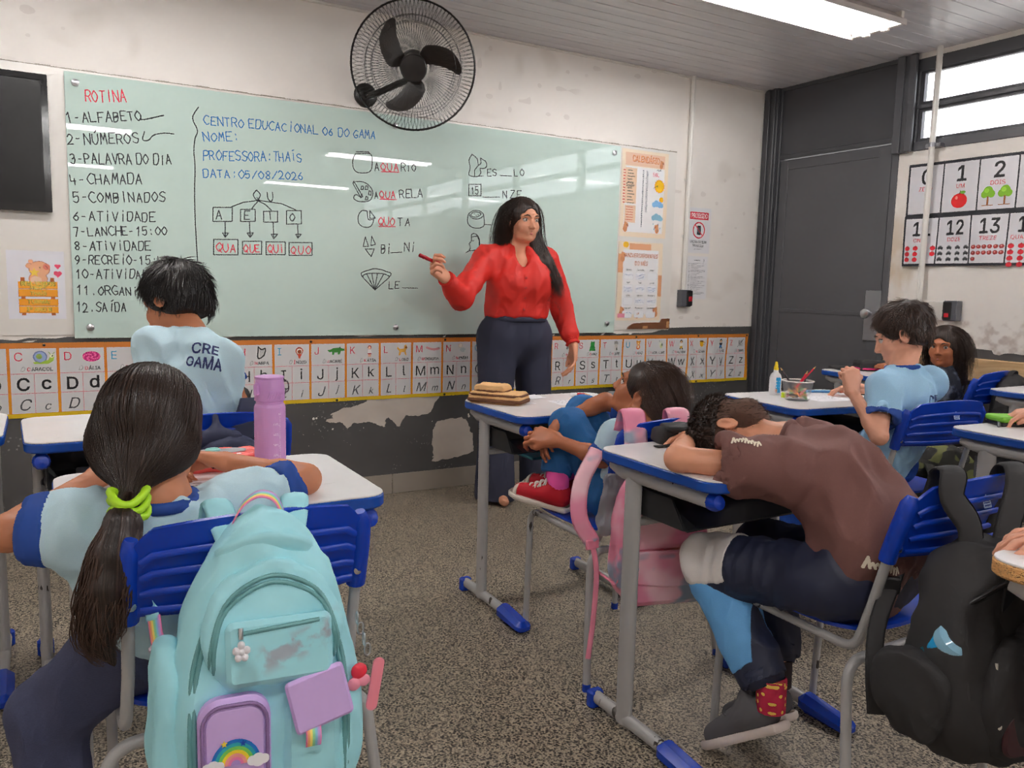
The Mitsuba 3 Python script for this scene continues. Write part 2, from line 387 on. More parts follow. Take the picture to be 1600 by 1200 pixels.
# ---------------------------------------------------------------- the room: x along the board wall, y into it, z up
XL, XR, YB, YF, ZC = -1.6, 4.5, -4.5, 4.19, 2.59
struct('floor', bx(XL - 0.2, XR + 0.2, YB - 0.2, YF + 0.2, -0.1, 0.0), 'terrazzo')
struct('wall_front', bx(XL - 0.2, XR + 0.2, YF, YF + 0.15, 0, ZC + 0.2), 'paint_white')
struct('wall_left', bx(XL - 0.15, XL, YB - 0.15, YF, 0, ZC + 0.2), 'paint_white')
struct('wall_back', bx(XL, XR + 0.15, YB - 0.15, YB, 0, ZC + 0.2), 'paint_white')
# the dark lower paint of the board wall, flaked off in patches down to the plaster
def jag(pts, n=3, amp=0.006, seed=3):
    r = np.random.default_rng(seed); p = np.asarray(pts, float); out = []
    for a, b in zip(p, np.roll(p, -1, 0)):
        for k in range(n):
            t = k / n; q = a + (b - a) * t
            out.append(q + (r.normal(0, amp, 2) if k else 0))
    return Polygon(out).buffer(0)
def to_poly(px): return px
FLAKE1 = [(1.286,.447),(1.337,.483),(1.471,.517),(1.521,.532),(1.55,.555),(1.58,.60),(1.98,.60),(1.974,.538),(1.945,.510),(1.933,.476),(1.905,.445),(1.833,.436),(1.795,.441),(1.765,.446),(1.741,.412),(1.725,.383),(1.71,.388),(1.687,.416),(1.665,.434),(1.645,.432),(1.645,.405),(1.633,.385),(1.602,.399),(1.564,.417),(1.538,.423),(1.50,.418),(1.457,.421),(1.438,.402),(1.423,.385),(1.412,.40),(1.39,.425),(1.325,.43),(1.296,.438),(1.31,.45),(1.343,.455),(1.339,.474),(1.317,.475)]
FLAKE2 = [(1.93,.165),(1.942,.197),(1.938,.235),(1.934,.27),(1.926,.281),(1.934,.321),(1.942,.365),(1.962,.4),(1.995,.402),(2.036,.408),(2.085,.406),(2.118,.413),(2.15,.396),(2.178,.347),(2.198,.286),(2.206,.23),(2.199,.199),(2.16,.186),(2.1,.173),(2.02,.166)]
holes = [jag(FLAKE1, 4, .003, 3), jag(FLAKE2, 4, .004, 4)] + [Point(x, z).buffer(r, quad_segs=2) for x, z, r in ((1.235,.458,.008),(1.25,.46,.006),(1.93,.40,.004),(2.165,.427,.006),(2.168,.415,.008),(1.34,.395,.006))]
rr = np.random.default_rng(5)
for k in range(26): holes.append(Point(rr.uniform(1.05, 1.6), rr.uniform(.3, .54)).buffer(rr.uniform(.0012, .003), quad_segs=1))
top = [(XL, .905)]
for x in np.arange(XL + .05, 3.6, .05): top.append((x, .903 + .006 * math.sin(x * 7) + rr.normal(0, .003)))
top += [(3.68, .93), (3.9, .935), (XR, .937)]
for x, w_, h_ in ((3.13, .02, .016), (3.36, .018, .022), (2.0, .012, .012), (0.6, .02, .01), (-.05, .03, .01), (2.75, .014, .012)):
    holes.append(Polygon([(x - w_, .886), (x + w_ * .4, .884 + h_ * .2), (x + w_, .886 + h_), (x - w_ * .2, .886 + h_ * .7)]))
low = Polygon([(XL, 0), (XR, 0)] + top[::-1]).difference(unary_union(holes))
g = extrude(low, .0022); g.apply_transform(wall_y(0, YF, 0))
part('wall_front', 'lower_paint', g, 'paint_grey', False, label='dark grey lower paint with flaked-off patches')
pl = extrude(unary_union([jag(FLAKE1, 4, .003, 3).buffer(.02), jag(FLAKE2, 4, .004, 4).buffer(.02)]), .0012); pl.apply_transform(wall_y(0, YF, 0))
part('wall_front', 'bare_plaster', pl, 'plaster', False, label='bare plaster under flaked paint')
# skirting tiles
struct('baseboard_front', bx(XL, XR, YF - .004, YF, 0, .112), 'grout')
x = 1.683 - .6 * 6
while x < 4.5:
    part('baseboard_front', 'tile', bx(max(x + .002, XL), min(x + .598, XR - .1), YF - .012, YF - .003, 0.001, .113, .0015), 'tile', False); x += .6
# ceiling: narrow pvc boards along x
struct('ceiling', bx(XL - .2, XR + .2, YB - .2, YF + .2, ZC + .014, ZC + .2), 'black_gap')
board = Polygon([(0, 0), (.0965, 0), (.0965, .003), (.0965, .012), (0, .012), (-.0015, .003)])
bm = trimesh.creation.extrude_polygon(Polygon([(.001, .002), (.003, 0), (.094, 0), (.096, .002), (.096, .012), (.001, .012)]), XR - XL, engine='earcut')
bm.apply_transform(np.array([[0, 0, 1, XL], [1, 0, 0, 0], [0, 1, 0, ZC], [0, 0, 0, 1.0]]))
bd = mikit.ply(bm, 'pvc', False)
for k in range(90):
    y = YF - .0975 * (k + 1)
    if y < YB - .05: break
    scene[fresh('ceiling__board')] = {**bd, 'to_world': T().translate([0, float(y), 0])}
struct('trim_1', bx(XL, XR, YF - .018, YF, ZC - .012, ZC, .003), 'white_plastic')

# right wall: steel door bay by the corner, then a strip of windows over a white wall
struct('wall_right', cat(bx(XR, XR + .15, YB - .15, 3.13, 0, 2.045), bx(XR, XR + .15, YB - .15, 3.13, 2.535, ZC + .2), bx(XR + .06, XR + .15, 3.13, 4.34, 2.5, ZC + .2)), 'paint_right')
lw = [(-YB, .0), (-3.125, 0), (-3.125, .905), (-2.6, .905), (-2.47, .90), (-2.46, .882), (-2.43, .876), (-2.40, .889), (-2.36, .893), (-2.3, .888), (-2.2, .9), (-YB, .9)]
g = extrude(Polygon(lw), .0025); g.apply_transform(wall_x(XR, 0, 0)); part('wall_right', 'lower_paint', g, 'paint_grey', False, label='dark grey lower paint with a chipped rim')
one('wooden_rail', bx(XR - .026, XR - .002, YB + .3, 3.11, .724, .85, .003), 'wood', 'pale wooden chair rail screwed along the right wall', 'rail')
struct('trim_2', cat(bx(XR - .035, XR + .05, 4.06, 4.185, 0, ZC, .004), bx(XR - .048, XR - .03, 4.075, 4.10, 0, ZC, .004), bx(XR - .048, XR - .03, 4.125, 4.15, 0, ZC, .004), bx(XR - .012, XR + .05, 4.04, 4.062, 0, ZC, .003)), 'steel_dark', label='ribbed steel corner post')
struct('trim_3', cat(bx(XR - .03, XR + .05, 3.06, 3.13, 2.03, ZC, .004), bx(XR - .045, XR - .02, 3.105, 3.155, 2.03, ZC, .004), bx(XR - .045, XR - .02, 3.03, 3.075, 2.03, ZC, .006), bx(XR - .012, XR + .05, 3.125, 3.165, 0, ZC, .003)), 'steel_grey', label='steel post between door and windows')
struct('trim_4', cat(bx(XR + .004, XR + .05, 3.165, 4.045, 2.112, 2.60), bx(XR - .008, XR + .05, 3.165, 4.045, 2.105, 2.135, .003), bx(XR - .01, XR + .02, 3.16, 4.06, 2.565, 2.59, .002)), 'steel_dark', label='grey steel panel over the door')
dk = struct('door_1', bx(XR + .004, XR + .04, 3.17, 4.035, .012, 2.098, .003), 'steel_grey')
for a in ((3.175, 3.255, .015, 2.09), (3.965, 4.03, .015, 2.09), (3.255, 3.965, 2.03, 2.09), (3.255, 3.965, 1.052, 1.078), (3.255, 3.965, .015, .09)):
    part(dk, 'rail', bx(XR - .001, XR + .008, *a, .0015), 'steel_grey', False)
lp = part(dk, 'lock_plate', bx(XR - .008, XR + .002, 3.168, 3.278, .90, 1.215, .002), 'brushed', False, label='pale grey steel lock plate')
kn = lathe([(.012, 0), (.012, .03), (.027, .035), (.031, .048), (.028, .06), (.012, .064)], 24); kn.apply_transform(wall_x(XR - .008, 3.235, 1.07)); part(dk, 'knob', kn, 'chrome', 40, label='round chrome knob')
for z in (.35, 1.72): 
    hg = trimesh.creation.cylinder(.011, .09, sections=12); hg.apply_translation([XR - .012, 4.045, z]); part(dk, 'hinge', hg, 'steel_dark', 40)
# window strip: two rows of panes, top hung
y0 = 3.06; n_win = 6; wd = 1.22
for w in range(n_win):
    ya, yb = y0 - wd * w, y0 - wd * (w + 1)
    if yb < YB: break
    k = struct('window_1' if w == 0 else f'window_{w + 1}', cat(bx(XR - .006, XR + .05, yb, ya, 2.035, 2.088, .003), bx(XR - .006, XR + .05, yb, ya, 2.275, 2.298, .003), bx(XR - .006, XR + .05, yb, ya, 2.49, 2.56, .003), bx(XR - .006, XR + .05, yb, yb + .035, 2.035, 2.56, .003), bx(XR - .006, XR + .05, ya - .035, ya, 2.035, 2.56, .003)), 'steel_grey')
    for za, zb in ((2.09, 2.274), (2.30, 2.49)):
        f = cat(bx(XR + .01, XR + .04, yb + .036, ya - .036, za, za + .016), bx(XR + .01, XR + .04, yb + .036, ya - .036, zb - .012, zb), bx(XR + .01, XR + .04, ya - .055, ya - .036, za, zb), bx(XR + .01, XR + .04, yb + .036, yb + .055, za, zb))
        s = part(k, 'sash', f, 'steel_dark', False)
        part(s, 'pane', bx(XR + .024, XR + .025, yb + .05, ya - .05, za + .012, zb - .01), 'pane', False)
# lamps: open reflectors with two tubes, two columns of three
def lamp(cx, cy, n):
    k = thing('ceiling_light', ('twin-tube fluorescent lamp over the desks by the door wall, in view at the top', 'twin-tube fluorescent lamp on the ceiling over the left desks', 'twin-tube fluorescent lamp over the middle of the right side', 'twin-tube fluorescent lamp over the middle of the left side', 'twin-tube fluorescent lamp at the back right of the room', 'twin-tube fluorescent lamp at the back left of the room')[n], 'ceiling lamp')
    pr = [(-.155, .004), (-.155, .03), (-.10, .075), (.10, .075), (.155, .03), (.155, .004), (.151, .004), (.151, .028), (.098, .0715), (-.098, .0715), (-.151, .028), (-.151, .004)]
    r = trimesh.creation.extrude_polygon(Polygon(pr), 1.25, engine='earcut')
    r.apply_transform(np.array([[0, 0, 1, cx - .625], [1, 0, 0, cy], [0, 1, 0, ZC - .078], [0, 0, 0, 1.0]]))
    part(k, 'reflector', r, 'reflector', 30)
    for dx in (-.612, .612): part(k, 'end_plate', bx(cx + dx - .012, cx + dx + .012, cy - .14, cy + .14, ZC - .07, ZC - .004, .002), 'white_plastic', False)
    for dy in (-.055, .055):
        for dx in (-.6, .6): part(k, 'socket', bx(cx + dx - .014, cx + dx + .014, cy + dy - .016, cy + dy + .016, ZC - .085, ZC - .03, .003), 'white_plastic', False)
        scene[fresh(k + '__tube')] = {'type': 'cylinder', 'p0': [cx - .586, cy + dy, ZC - .068], 'p1': [cx + .586, cy + dy, ZC - .068], 'radius': .0145, 'bsdf': {'type': 'ref', 'id': 'tube_glass'}, 'emitter': {'type': 'area', 'radiance': {'type': 'rgb', 'value': [TUBE_RADIANCE * v for v in (1.0, .985, .97)]}}}
for n, (cx, cy) in enumerate(((3.13, 2.78), (.2, 2.78), (3.25, -.17), (.2, -.13), (3.3, -3.1), (.25, -3.0))): lamp(cx, cy, n)

# ---------------------------------------------------------------- desks and chairs
# desk: top .6 x .45 at .76, origin on the floor under the middle, the pupil sits at -y
def make_desk(label, group=None):
    k = thing('school_desk', label, 'desk', group)
    R = rrect(.6, .45, .05, 8)
    part(k, 'tabletop', bevel_extrude(rrect(.596, .446, .048, 8), .004, .0012, .7565), 'laminate', 30)
    part(k, 'edge_band', bevel_extrude(R, .027, .004, .731), 'blue_band', 30, label='blue edge band')
    for s in (-1, 1):
        xc = s * .262
        part(k, 'column', tube([(xc, .10, .02), (xc, .10, .71)], .0295, 16, squash=.55, up=(0, 1, 0)), 'grey_metal', 40)
        arm = fillet([(xc, .185, .722), (xc, .14, .706), (xc, -.185, .706)], .05)
        part(k, 'arm', tube(arm, .0195, 12, squash=.9), 'grey_metal', 40)
        part(k, 'arm_cap', tube([(xc, -.183, .706), (xc, -.197, .706), (xc, -.208, .708), (xc, -.211, .71)], [.0215, .0215, .017, .006], 12), 'blue_plastic', 40, label='blue end cap')
        part(k, 'foot', tube([(xc, .225, .034), (xc, .10, .034), (xc, -.05, .032), (xc, -.10, .028)], .019, 12, squash=.85), 'grey_metal', 40)
        toe = bevel_extrude(rrect(.060, .172, .026, 6, xc, -.140), .056, .018, .001)
        tv = toe.vertices.copy(); tv[:, 2] *= np.where(tv[:, 1] < -.13, 1 - .35 * np.clip((-.13 - tv[:, 1]) / .09, 0, 1), 1.0); toe.vertices = tv
        part(k, 'toe_cap', toe, 'blue_plastic', 40, label='long blue toe cap')
        part(k, 'heel_cap', bevel_extrude(rrect(.046, .03, .01, 4, xc, .232), .052, .006, .001), 'blue_plastic', 40, label='blue heel cap')
    part(k, 'crossbar', tube([(-.262, .10, .578), (.262, .10, .578)], .0125, 10), 'grey_metal', 40)
    tr = cat(bx(-.245, .245, -.09, .15, .602, .606), bx(-.245, .245, .146, .15, .606, .668))
    for s in (-1, 1):
        w = tm([(s * .245, .15, .59), (s * .245, -.19, .59), (s * .245, .15, .69), (s * .245, -.10, .69), (s * .235, -.06, .69), (s * .20, -.16, .592), (s * .237, .15, .69), (s * .237, .15, .59)], [[0, 1, 3], [0, 3, 2]])
        w = trimesh.convex.convex_hull(np.array([(s * .247, .15, .602), (s * .247, -.08, .602), (s * .247, .15, .672), (s * .247, -.03, .672), (s * .242, .15, .602), (s * .242, -.08, .602), (s * .242, .15, .672), (s * .242, -.03, .672)]))
        gus = trimesh.convex.convex_hull(np.array([(s * .242, -.085, .604), (s * .242, -.05, .645), (s * .242, .08, .645), (s * .20, -.075, .604), (s * .242, .08, .604)]))
        tr = cat(tr, w, gus)
    part(k, 'book_tray', tr, 'tray_plastic', False, label='black plastic book tray')
    return k
# chair: origin on the floor under the seat, faces +y
def sheet(fn, nu, nv, thick):
    u, v = np.meshgrid(np.linspace(-1, 1, nu), np.linspace(-1, 1, nv), indexing='ij')
    P = fn(u, v)
    du, dv = np.gradient(P, axis=0), np.gradient(P, axis=1)
    n = np.cross(du, dv); n /= np.linalg.norm(n, axis=-1, keepdims=True) + 1e-12
    A, B = P + n * thick / 2, P - n * thick / 2
    V = np.vstack([A.reshape(-1, 3), B.reshape(-1, 3)]); N = nu * nv
    i, j = np.meshgrid(np.arange(nu - 1), np.arange(nv - 1), indexing='ij')
    a, b, c, d = (i * nv + j).ravel(), ((i + 1) * nv + j).ravel(), ((i + 1) * nv + j + 1).ravel(), (i * nv + j + 1).ravel()
    F = [np.stack([a, b, c], 1), np.stack([a, c, d], 1), np.stack([a, c, b], 1) + N, np.stack([a, d, c], 1) + N]
    rim = np.concatenate([np.arange(nu) * nv, (nu - 1) * nv + np.arange(1, nv), (np.arange(nu - 2, -1, -1)) * nv + nv - 1, np.arange(nv - 2, 0, -1)])
    r2 = np.roll(rim, -1)
    F += [np.stack([rim, rim + N, r2], 1), np.stack([r2, rim + N, r2 + N], 1)]
    o = trimesh.Trimesh(V, np.vstack(F), process=False)
    if o.volume < 0: o.invert()
    return o
def superq(u, v, p=5.0):
    m = np.maximum(np.abs(u), np.abs(v)); r = (np.abs(u) ** p + np.abs(v) ** p) ** (1 / p)
    s = np.where(r > 0, m / np.maximum(r, 1e-9), 1); return u * s, v * s
def seat_fn(u, v):
    x, y = superq(u, v, 4.5)
    z = .447 + .012 * x ** 2 - .004 * np.cos(y * 2) - .016 * np.clip(y - .55, 0, 1) ** 2 / .2 + .010 * np.clip(-y - .6, 0, 1)
    return np.stack([x * .20, y * .195 + .005, z], -1)
def back_fn(u, v):
    x = u; zz = (v + 1) / 2
    top = .80 + .022 * (1 - x ** 2) - .03 * np.clip(np.abs(x) - .86, 0, 1) / .14
    z = .652 + zz * (top - .652)
    y = -.235 - .28 * (z - .60) - .034 * (1 - x ** 2)
    return np.stack([x * .186, y, z], -1)
def make_chair(label, group):
    k = thing('school_chair', label, 'chair', group)
    part(k, 'seat', sheet(seat_fn, 21, 21, .008), 'blue_plastic', 50, label='moulded blue plastic seat')
    b = part(k, 'backrest', sheet(back_fn, 25, 9, .007), 'blue_plastic', 50, label='moulded blue plastic backrest')
    for i in range(4):
        v0 = -.84 + .42 * i
        u = np.linspace(-.93, .93, 21); P = back_fn(u, np.full(21, v0)) + np.array([0, -.009, 0])
        part(b, 'rib', tube(P, .0065, 6, squash=.55, up=(0, 0, 1)), 'blue_plastic', 50)
    for s in (-1, 1):
        sl = [(s * .19, -.240, .640), (s * .19, -.243, .655), (s * .19, -.262, .72), (s * .188, -.276, .768), (s * .184, -.279, .786)]
        part(b, 'sleeve', tube(sl, [.0175, .0185, .0185, .018, .010], 14), 'blue_plastic', 50)
        for z in (.672, .748):
            rv = lathe([(.0075, 0), (.0075, .001), (.0045, .002), (.0015, .0022)], 12); rv.apply_transform(xf(s * .186, -.2645 - .25 * (z - .672), z, rx=90)); part(b, 'rivet', rv, 'chrome', 40, label='steel rivet')
        fr = fillet([(s * .195, .215, .004), (s * .195, .20, .432), (s * .195, -.185, .426), (s * .19, -.215, .54), (s * .19, -.24, .64)], [.05, .045, .1])
        part(k, 'side_frame', tube(fr, .0105, 10), 'grey_metal', 45)
        part(k, 'foot_tip', tube([(s * .195, .215, .0), (s * .195, .214, .022)], .0125, 10), 'blue_plastic', 45)
        part(k, 'foot_tip', tube([(s * .262, -.245, .0), (s * .261, -.244, .022)], .0125, 10), 'blue_plastic', 45)
    ar = fillet([(-.262, -.245, .004), (-.225, -.19, .405), (.225, -.19, .405), (.262, -.245, .004)], [.06, .06], 8)
    part(k, 'rear_leg_arch', tube(ar, .0118, 10), 'grey_metal', 45)
    stick = Print(); stick.rect(-.014, -.012, .014, .012, (150, 172, 214), 1); stick.rect(-.014, .024, .014, .027, (150, 172, 214), 1); stick.rect(-.010, .031, .016, .033, (150, 172, 214), 1); stick.disc(0, .018, .004, (150, 172, 214), 1)
    for i in range(3): stick.rect(-.011, -.008 + .006 * i, .011, -.005 + .006 * i, (60, 80, 150), 2)
    m, c = stick.build(xf(0, -.3275, .765, rx=74)); part(b, 'label_plate', m, 'print', False, color=c, label='pale maker plate')
    return k
DESKS = [('white school desk with blue rim under the pink bottle and coral pencil case', .305, 1.735, 0),
         ('white school desk behind the girl with the ponytail, standing boy at it', .24, 2.585, 2),
         ('white school desk cut by the left edge of the photo', -.40, 2.70, 0),
         ('school desk in front of the teacher with the brown pencil case and papers', 1.655, 2.465, 0),
         ('school desk the boy in the brown T-shirt lies asleep on', 1.585, 1.51, 0),
         ('school desk by the door with the glue bottle and tub of pencils', 2.73, 2.20, -6),
         ('school desk against the door wall with the black and pink pencil case', 4.09, 2.80, -6),
         ('school desk at the right edge with the green pencil case', 2.87, 1.30, -4),
         ('school desk in the lower right corner with a bare chipboard edge', 1.645, .50, 0),
         ('school desk at the far right edge behind the girl in the dark blouse', 4.15, 1.90, 0)]
d0 = make_desk(DESKS[0][0])
dkeys = [d0] + [copy_thing(d0, a[0], xf(a[1], a[2], 0, a[3])) for a in DESKS[1:]]
for q in [q for q in scene if q.startswith(dkeys[8] + '__edge_band')]: scene[q]['bsdf'] = {'type': 'ref', 'id': 'cork'}; say(q, 'bare chipboard edge without its band')
for q in [q for q in scene if q.startswith((dkeys[8] + '__book_tray', dkeys[7] + '__book_tray'))]: scene[q]['bsdf'] = {'type': 'ref', 'id': 'tray_grey'}; say(q, 'grey plastic book tray')
place_thing(d0, xf(DESKS[0][1], DESKS[0][2], 0, DESKS[0][3]))
CHAIRS = [('blue plastic chair with the turquoise school bag hung on its back', .29, 1.61, 0),
          ('blue plastic chair with the dark navy bag, behind the pink bottle', .42, 2.62, 0),
          ('blue plastic chair with the tie-dye pink bag on its back', 1.615, 2.07, 0),
          ('blue plastic chair the sleeping boy sits on, black bag on its back', 1.69, 1.235, 0),
          ('blue plastic chair of the boy in the pale blue shirt by the door', 2.86, 1.97, -8),
          ('blue plastic chair by the wooden rail, of the girl looking round', 4.16, 2.56, 6),
          ('blue plastic chair of the pupil with the green pencil case, at the right edge', 3.02, .98, 0),
          ('blue plastic chair of the pupil at the chipboard-edged desk', 1.82, .19, 0)]
c0 = make_chair(CHAIRS[0][0], None)
ckeys = [c0] + [copy_thing(c0, a[0], xf(a[1], a[2], 0, a[3])) for a in CHAIRS[1:]]
place_thing(c0, xf(CHAIRS[0][1], CHAIRS[0][2], 0, CHAIRS[0][3]))
WRITING = [('ROTINA',0.210,1.957,0.163,0.019,0.050,'R'),('1-ALFABETO',0.134,1.856,0.304,0.048,0.044,'K'),('2-NÚMEROS',0.132,1.763,0.291,0.037,0.047,'K'),('3-PALAVRA DO DIA',0.142,1.681,0.442,0.039,0.045,'K'),('4-CHAMADA',0.139,1.591,0.288,0.027,0.045,'K'),('5-COMBINADOS',0.146,1.511,0.380,0.033,0.045,'K'),('6-ATiViDADE',0.143,1.432,0.336,0.017,0.042,'K'),('7-LANCHE-15:00',0.143,1.364,0.387,0.026,0.040,'K'),('8-ATiViDADE',0.145,1.301,0.310,0.013,0.040,'K'),('9-RECREiO-15:45',0.143,1.241,0.389,0.010,0.040,'K'),('10-ATiViDADE',0.143,1.175,0.323,0.008,0.040,'K'),('11.ORGANiZ',0.143,1.103,0.282,-0.002,0.040,'K'),('12.SAÍDA',0.140,1.025,0.203,0.001,0.043,'K'),('CENTRO EDUCACiONAL 06 DO GAMA',0.708,1.919,0.916,0.026,0.041,'B'),('NOME:',0.706,1.839,0.163,0.021,0.042,'B'),('PROFESSORA:THAÍS',0.701,1.752,0.475,0.037,0.045,'B'),('DATA:05/08/2026',0.700,1.671,0.482,0.029,0.039,'B'),('Q',0.935,1.579,0.044,0.003,0.047,'K'),('U',1.004,1.581,0.041,0.003,0.044,'K'),('A',0.754,1.475,0.048,0.003,0.043,'K'),('E',0.887,1.483,0.040,0.002,0.040,'K'),('I',1.006,1.490,0.025,0.002,0.041,'K'),('O',1.112,1.490,0.042,0.003,0.042,'K'),('QUA',0.751,1.321,0.091,0.001,0.040,'R'),('QUE',0.882,1.323,0.078,0.003,0.038,'R'),('QUi',1.001,1.325,0.080,0.003,0.038,'R'),('QUO',1.117,1.326,0.103,0.004,0.039,'R'),('A',1.567,1.779,0.029,0.003,0.040,'K'),('QUA',1.603,1.786,0.099,0.006,0.040,'R'),('RiO',1.717,1.793,0.086,0.004,0.041,'K'),('A',1.567,1.636,0.025,0.002,0.037,'K'),('QUA',1.596,1.641,0.088,0.003,0.040,'R'),('RELA',1.710,1.650,0.132,0.010,0.044,'K'),('QUO',1.590,1.495,0.088,0.005,0.041,'R'),('TA',1.700,1.498,0.075,0.004,0.041,'K'),('Bi',1.605,1.346,0.052,0.002,0.044,'K'),('Ni',1.739,1.362,0.061,-0.001,0.045,'K'),('LE',1.650,1.158,0.060,0.001,0.038,'K'),('ES',2.249,1.812,0.063,0.006,0.039,'K'),('LO',2.428,1.828,0.070,0.006,0.040,'K'),('15',2.148,1.700,0.045,0.003,0.043,'K'),('NZE',2.354,1.697,0.130,0.006,0.044,'K'),('ABC',2.136,1.277,0.100,0.003,0.033,'K'),]
DRAWING = [('check',[[(0.445,1.908),(0.456,1.912),(0.467,1.916),(0.528,1.938)],[(0.43,1.929),(0.434,1.907),(0.459,1.912),(0.531,1.938)]]),('check',[[(0.446,1.854),(0.437,1.818),(0.462,1.818),(0.484,1.843),(0.526,1.857),(0.573,1.859)]]),('divider',[[(0.684,1.995),(0.657,1.942),(0.678,1.886),(0.666,1.849),(0.659,1.789),(0.663,1.718),(0.658,1.598),(0.658,1.478),(0.661,1.357),(0.665,1.265)]]),('tree',[[(0.957,1.581),(0.883,1.566),(0.828,1.541)],[(0.957,1.578),(0.935,1.554),(0.925,1.538)],[(0.957,1.578),(0.991,1.562),(1.019,1.538)],[(0.957,1.581),(1.071,1.573),(1.142,1.547)],[(0.741,1.532),(0.831,1.538),(0.829,1.47),(0.739,1.465),(0.741,1.532)],[(0.87,1.531),(0.941,1.536),(0.94,1.477),(0.869,1.472),(0.87,1.531)],[(0.981,1.529),(1.051,1.534),(1.05,1.48),(0.981,1.476),(0.981,1.529)],[(1.096,1.54),(1.171,1.545),(1.171,1.478),(1.095,1.473),(1.096,1.54)],[(0.796,1.465),(0.795,1.394)],[(0.912,1.472),(0.914,1.4)],[(1.028,1.476),(1.03,1.406)],[(1.151,1.473),(1.154,1.412)],[(0.783,1.412),(0.795,1.391),(0.81,1.413),(0.783,1.412)],[(0.899,1.418),(0.914,1.397),(0.93,1.42),(0.899,1.418)],[(1.018,1.418),(1.03,1.396),(1.05,1.42),(1.018,1.418)],[(1.141,1.424),(1.153,1.406),(1.17,1.426),(1.141,1.424)],[(0.741,1.379),(0.855,1.384),(0.854,1.309),(0.739,1.305),(0.741,1.379)],[(0.877,1.376),(0.97,1.381),(0.969,1.317),(0.876,1.313),(0.877,1.376)],[(0.992,1.379),(1.088,1.383),(1.087,1.319),(0.991,1.315),(0.992,1.379)],[(1.107,1.381),(1.226,1.386),(1.226,1.321),(1.107,1.316),(1.107,1.381)]]),('fishbowl',[[(1.464,1.868),(1.531,1.875),(1.538,1.866)],[(1.46,1.858),(1.446,1.831),(1.446,1.791),(1.467,1.764),(1.517,1.765),(1.545,1.781),(1.552,1.821),(1.549,1.854),(1.534,1.866),(1.46,1.858)]]),('palette',[[(1.46,1.714),(1.496,1.717),(1.531,1.703),(1.556,1.668),(1.539,1.623),(1.482,1.613),(1.45,1.627),(1.46,1.648),(1.485,1.639),(1.496,1.654)],[(1.45,1.716),(1.499,1.641),(1.489,1.633),(1.446,1.703),(1.45,1.716)],[(1.492,1.693),(1.503,1.694),(1.503,1.677),(1.489,1.676),(1.492,1.693)],[(1.517,1.698),(1.528,1.696),(1.528,1.679),(1.513,1.678),(1.517,1.698)],[(1.535,1.673),(1.546,1.671),(1.546,1.651),(1.531,1.653),(1.535,1.673)],[(1.517,1.642),(1.528,1.639),(1.528,1.626),(1.514,1.625),(1.517,1.642)]]),('pie',[[(1.524,1.566),(1.496,1.567),(1.475,1.539),(1.478,1.499),(1.51,1.481),(1.546,1.489),(1.56,1.524),(1.532,1.522),(1.524,1.566)],[(1.539,1.57),(1.571,1.532),(1.539,1.529),(1.539,1.57)]]),('bikini',[[(1.503,1.379),(1.514,1.43),(1.532,1.381),(1.503,1.379)],[(1.546,1.385),(1.55,1.436),(1.572,1.393),(1.546,1.385)],[(1.514,1.366),(1.565,1.368),(1.547,1.327),(1.514,1.366)]]),('fan',[[(1.569,1.149),(1.493,1.226),(1.511,1.247),(1.536,1.255),(1.565,1.263),(1.602,1.26),(1.631,1.251),(1.661,1.231),(1.569,1.149)],[(1.496,1.22),(1.518,1.234),(1.547,1.238),(1.583,1.239),(1.62,1.237),(1.654,1.224)],[(1.569,1.149),(1.522,1.234)],[(1.569,1.149),(1.551,1.238)],[(1.569,1.149),(1.583,1.239)],[(1.569,1.149),(1.62,1.237)]]),('squirrel',[[(2.147,1.924),(2.128,1.89),(2.137,1.849),(2.129,1.809),(2.166,1.801),(2.199,1.808)],[(2.147,1.924),(2.18,1.902),(2.189,1.868),(2.206,1.883),(2.201,1.908),(2.214,1.902),(2.235,1.893),(2.243,1.869),(2.227,1.853),(2.198,1.851)],[(2.166,1.801),(2.165,1.837),(2.189,1.868)],[(2.198,1.851),(2.207,1.826),(2.191,1.807),(2.22,1.81)]]),('numbox',[[(2.13,1.756),(2.208,1.762),(2.21,1.698),(2.131,1.692),(2.13,1.756)]]),('cheese',[[(2.133,1.592),(2.162,1.611),(2.203,1.611),(2.229,1.59),(2.196,1.567),(2.154,1.568),(2.133,1.592)],[(2.146,1.589),(2.17,1.605),(2.212,1.597),(2.187,1.577),(2.154,1.578),(2.146,1.589)],[(2.129,1.588),(2.126,1.541),(2.156,1.517),(2.205,1.516),(2.234,1.536),(2.229,1.59)],[(2.166,1.594),(2.17,1.594)],[(2.191,1.592),(2.195,1.588)],[(2.179,1.584),(2.183,1.584)]]),('profile',[[(2.2,1.392),(2.207,1.429),(2.198,1.465),(2.173,1.482),(2.152,1.474),(2.153,1.441),(2.137,1.422),(2.145,1.412),(2.146,1.397),(2.142,1.383),(2.2,1.392)],[(2.157,1.463),(2.19,1.468),(2.203,1.444),(2.203,1.418)],[(2.117,1.371),(2.146,1.386)],[(2.157,1.441),(2.169,1.442)]]),('sign',[[(2.128,1.258),(2.131,1.313),(2.252,1.314)],[(2.128,1.258),(2.19,1.256),(2.186,1.238)]]),]
BLANKS = [('blank',[(1.66,1.352),(1.724,1.358)]),('blank',[(1.729,1.163),(1.821,1.164)]),('blank',[(2.333,1.823),(2.41,1.826)]),('blank',[(2.222,1.691),(2.332,1.7)]),('blank',[(2.238,1.537),(2.375,1.544)]),('blank',[(2.217,1.389),(2.336,1.394)]),('uline',[(1.603,1.779),(1.705,1.785)]),('uline',[(1.596,1.634),(1.692,1.638)]),('uline',[(1.59,1.489),(1.685,1.494)])]

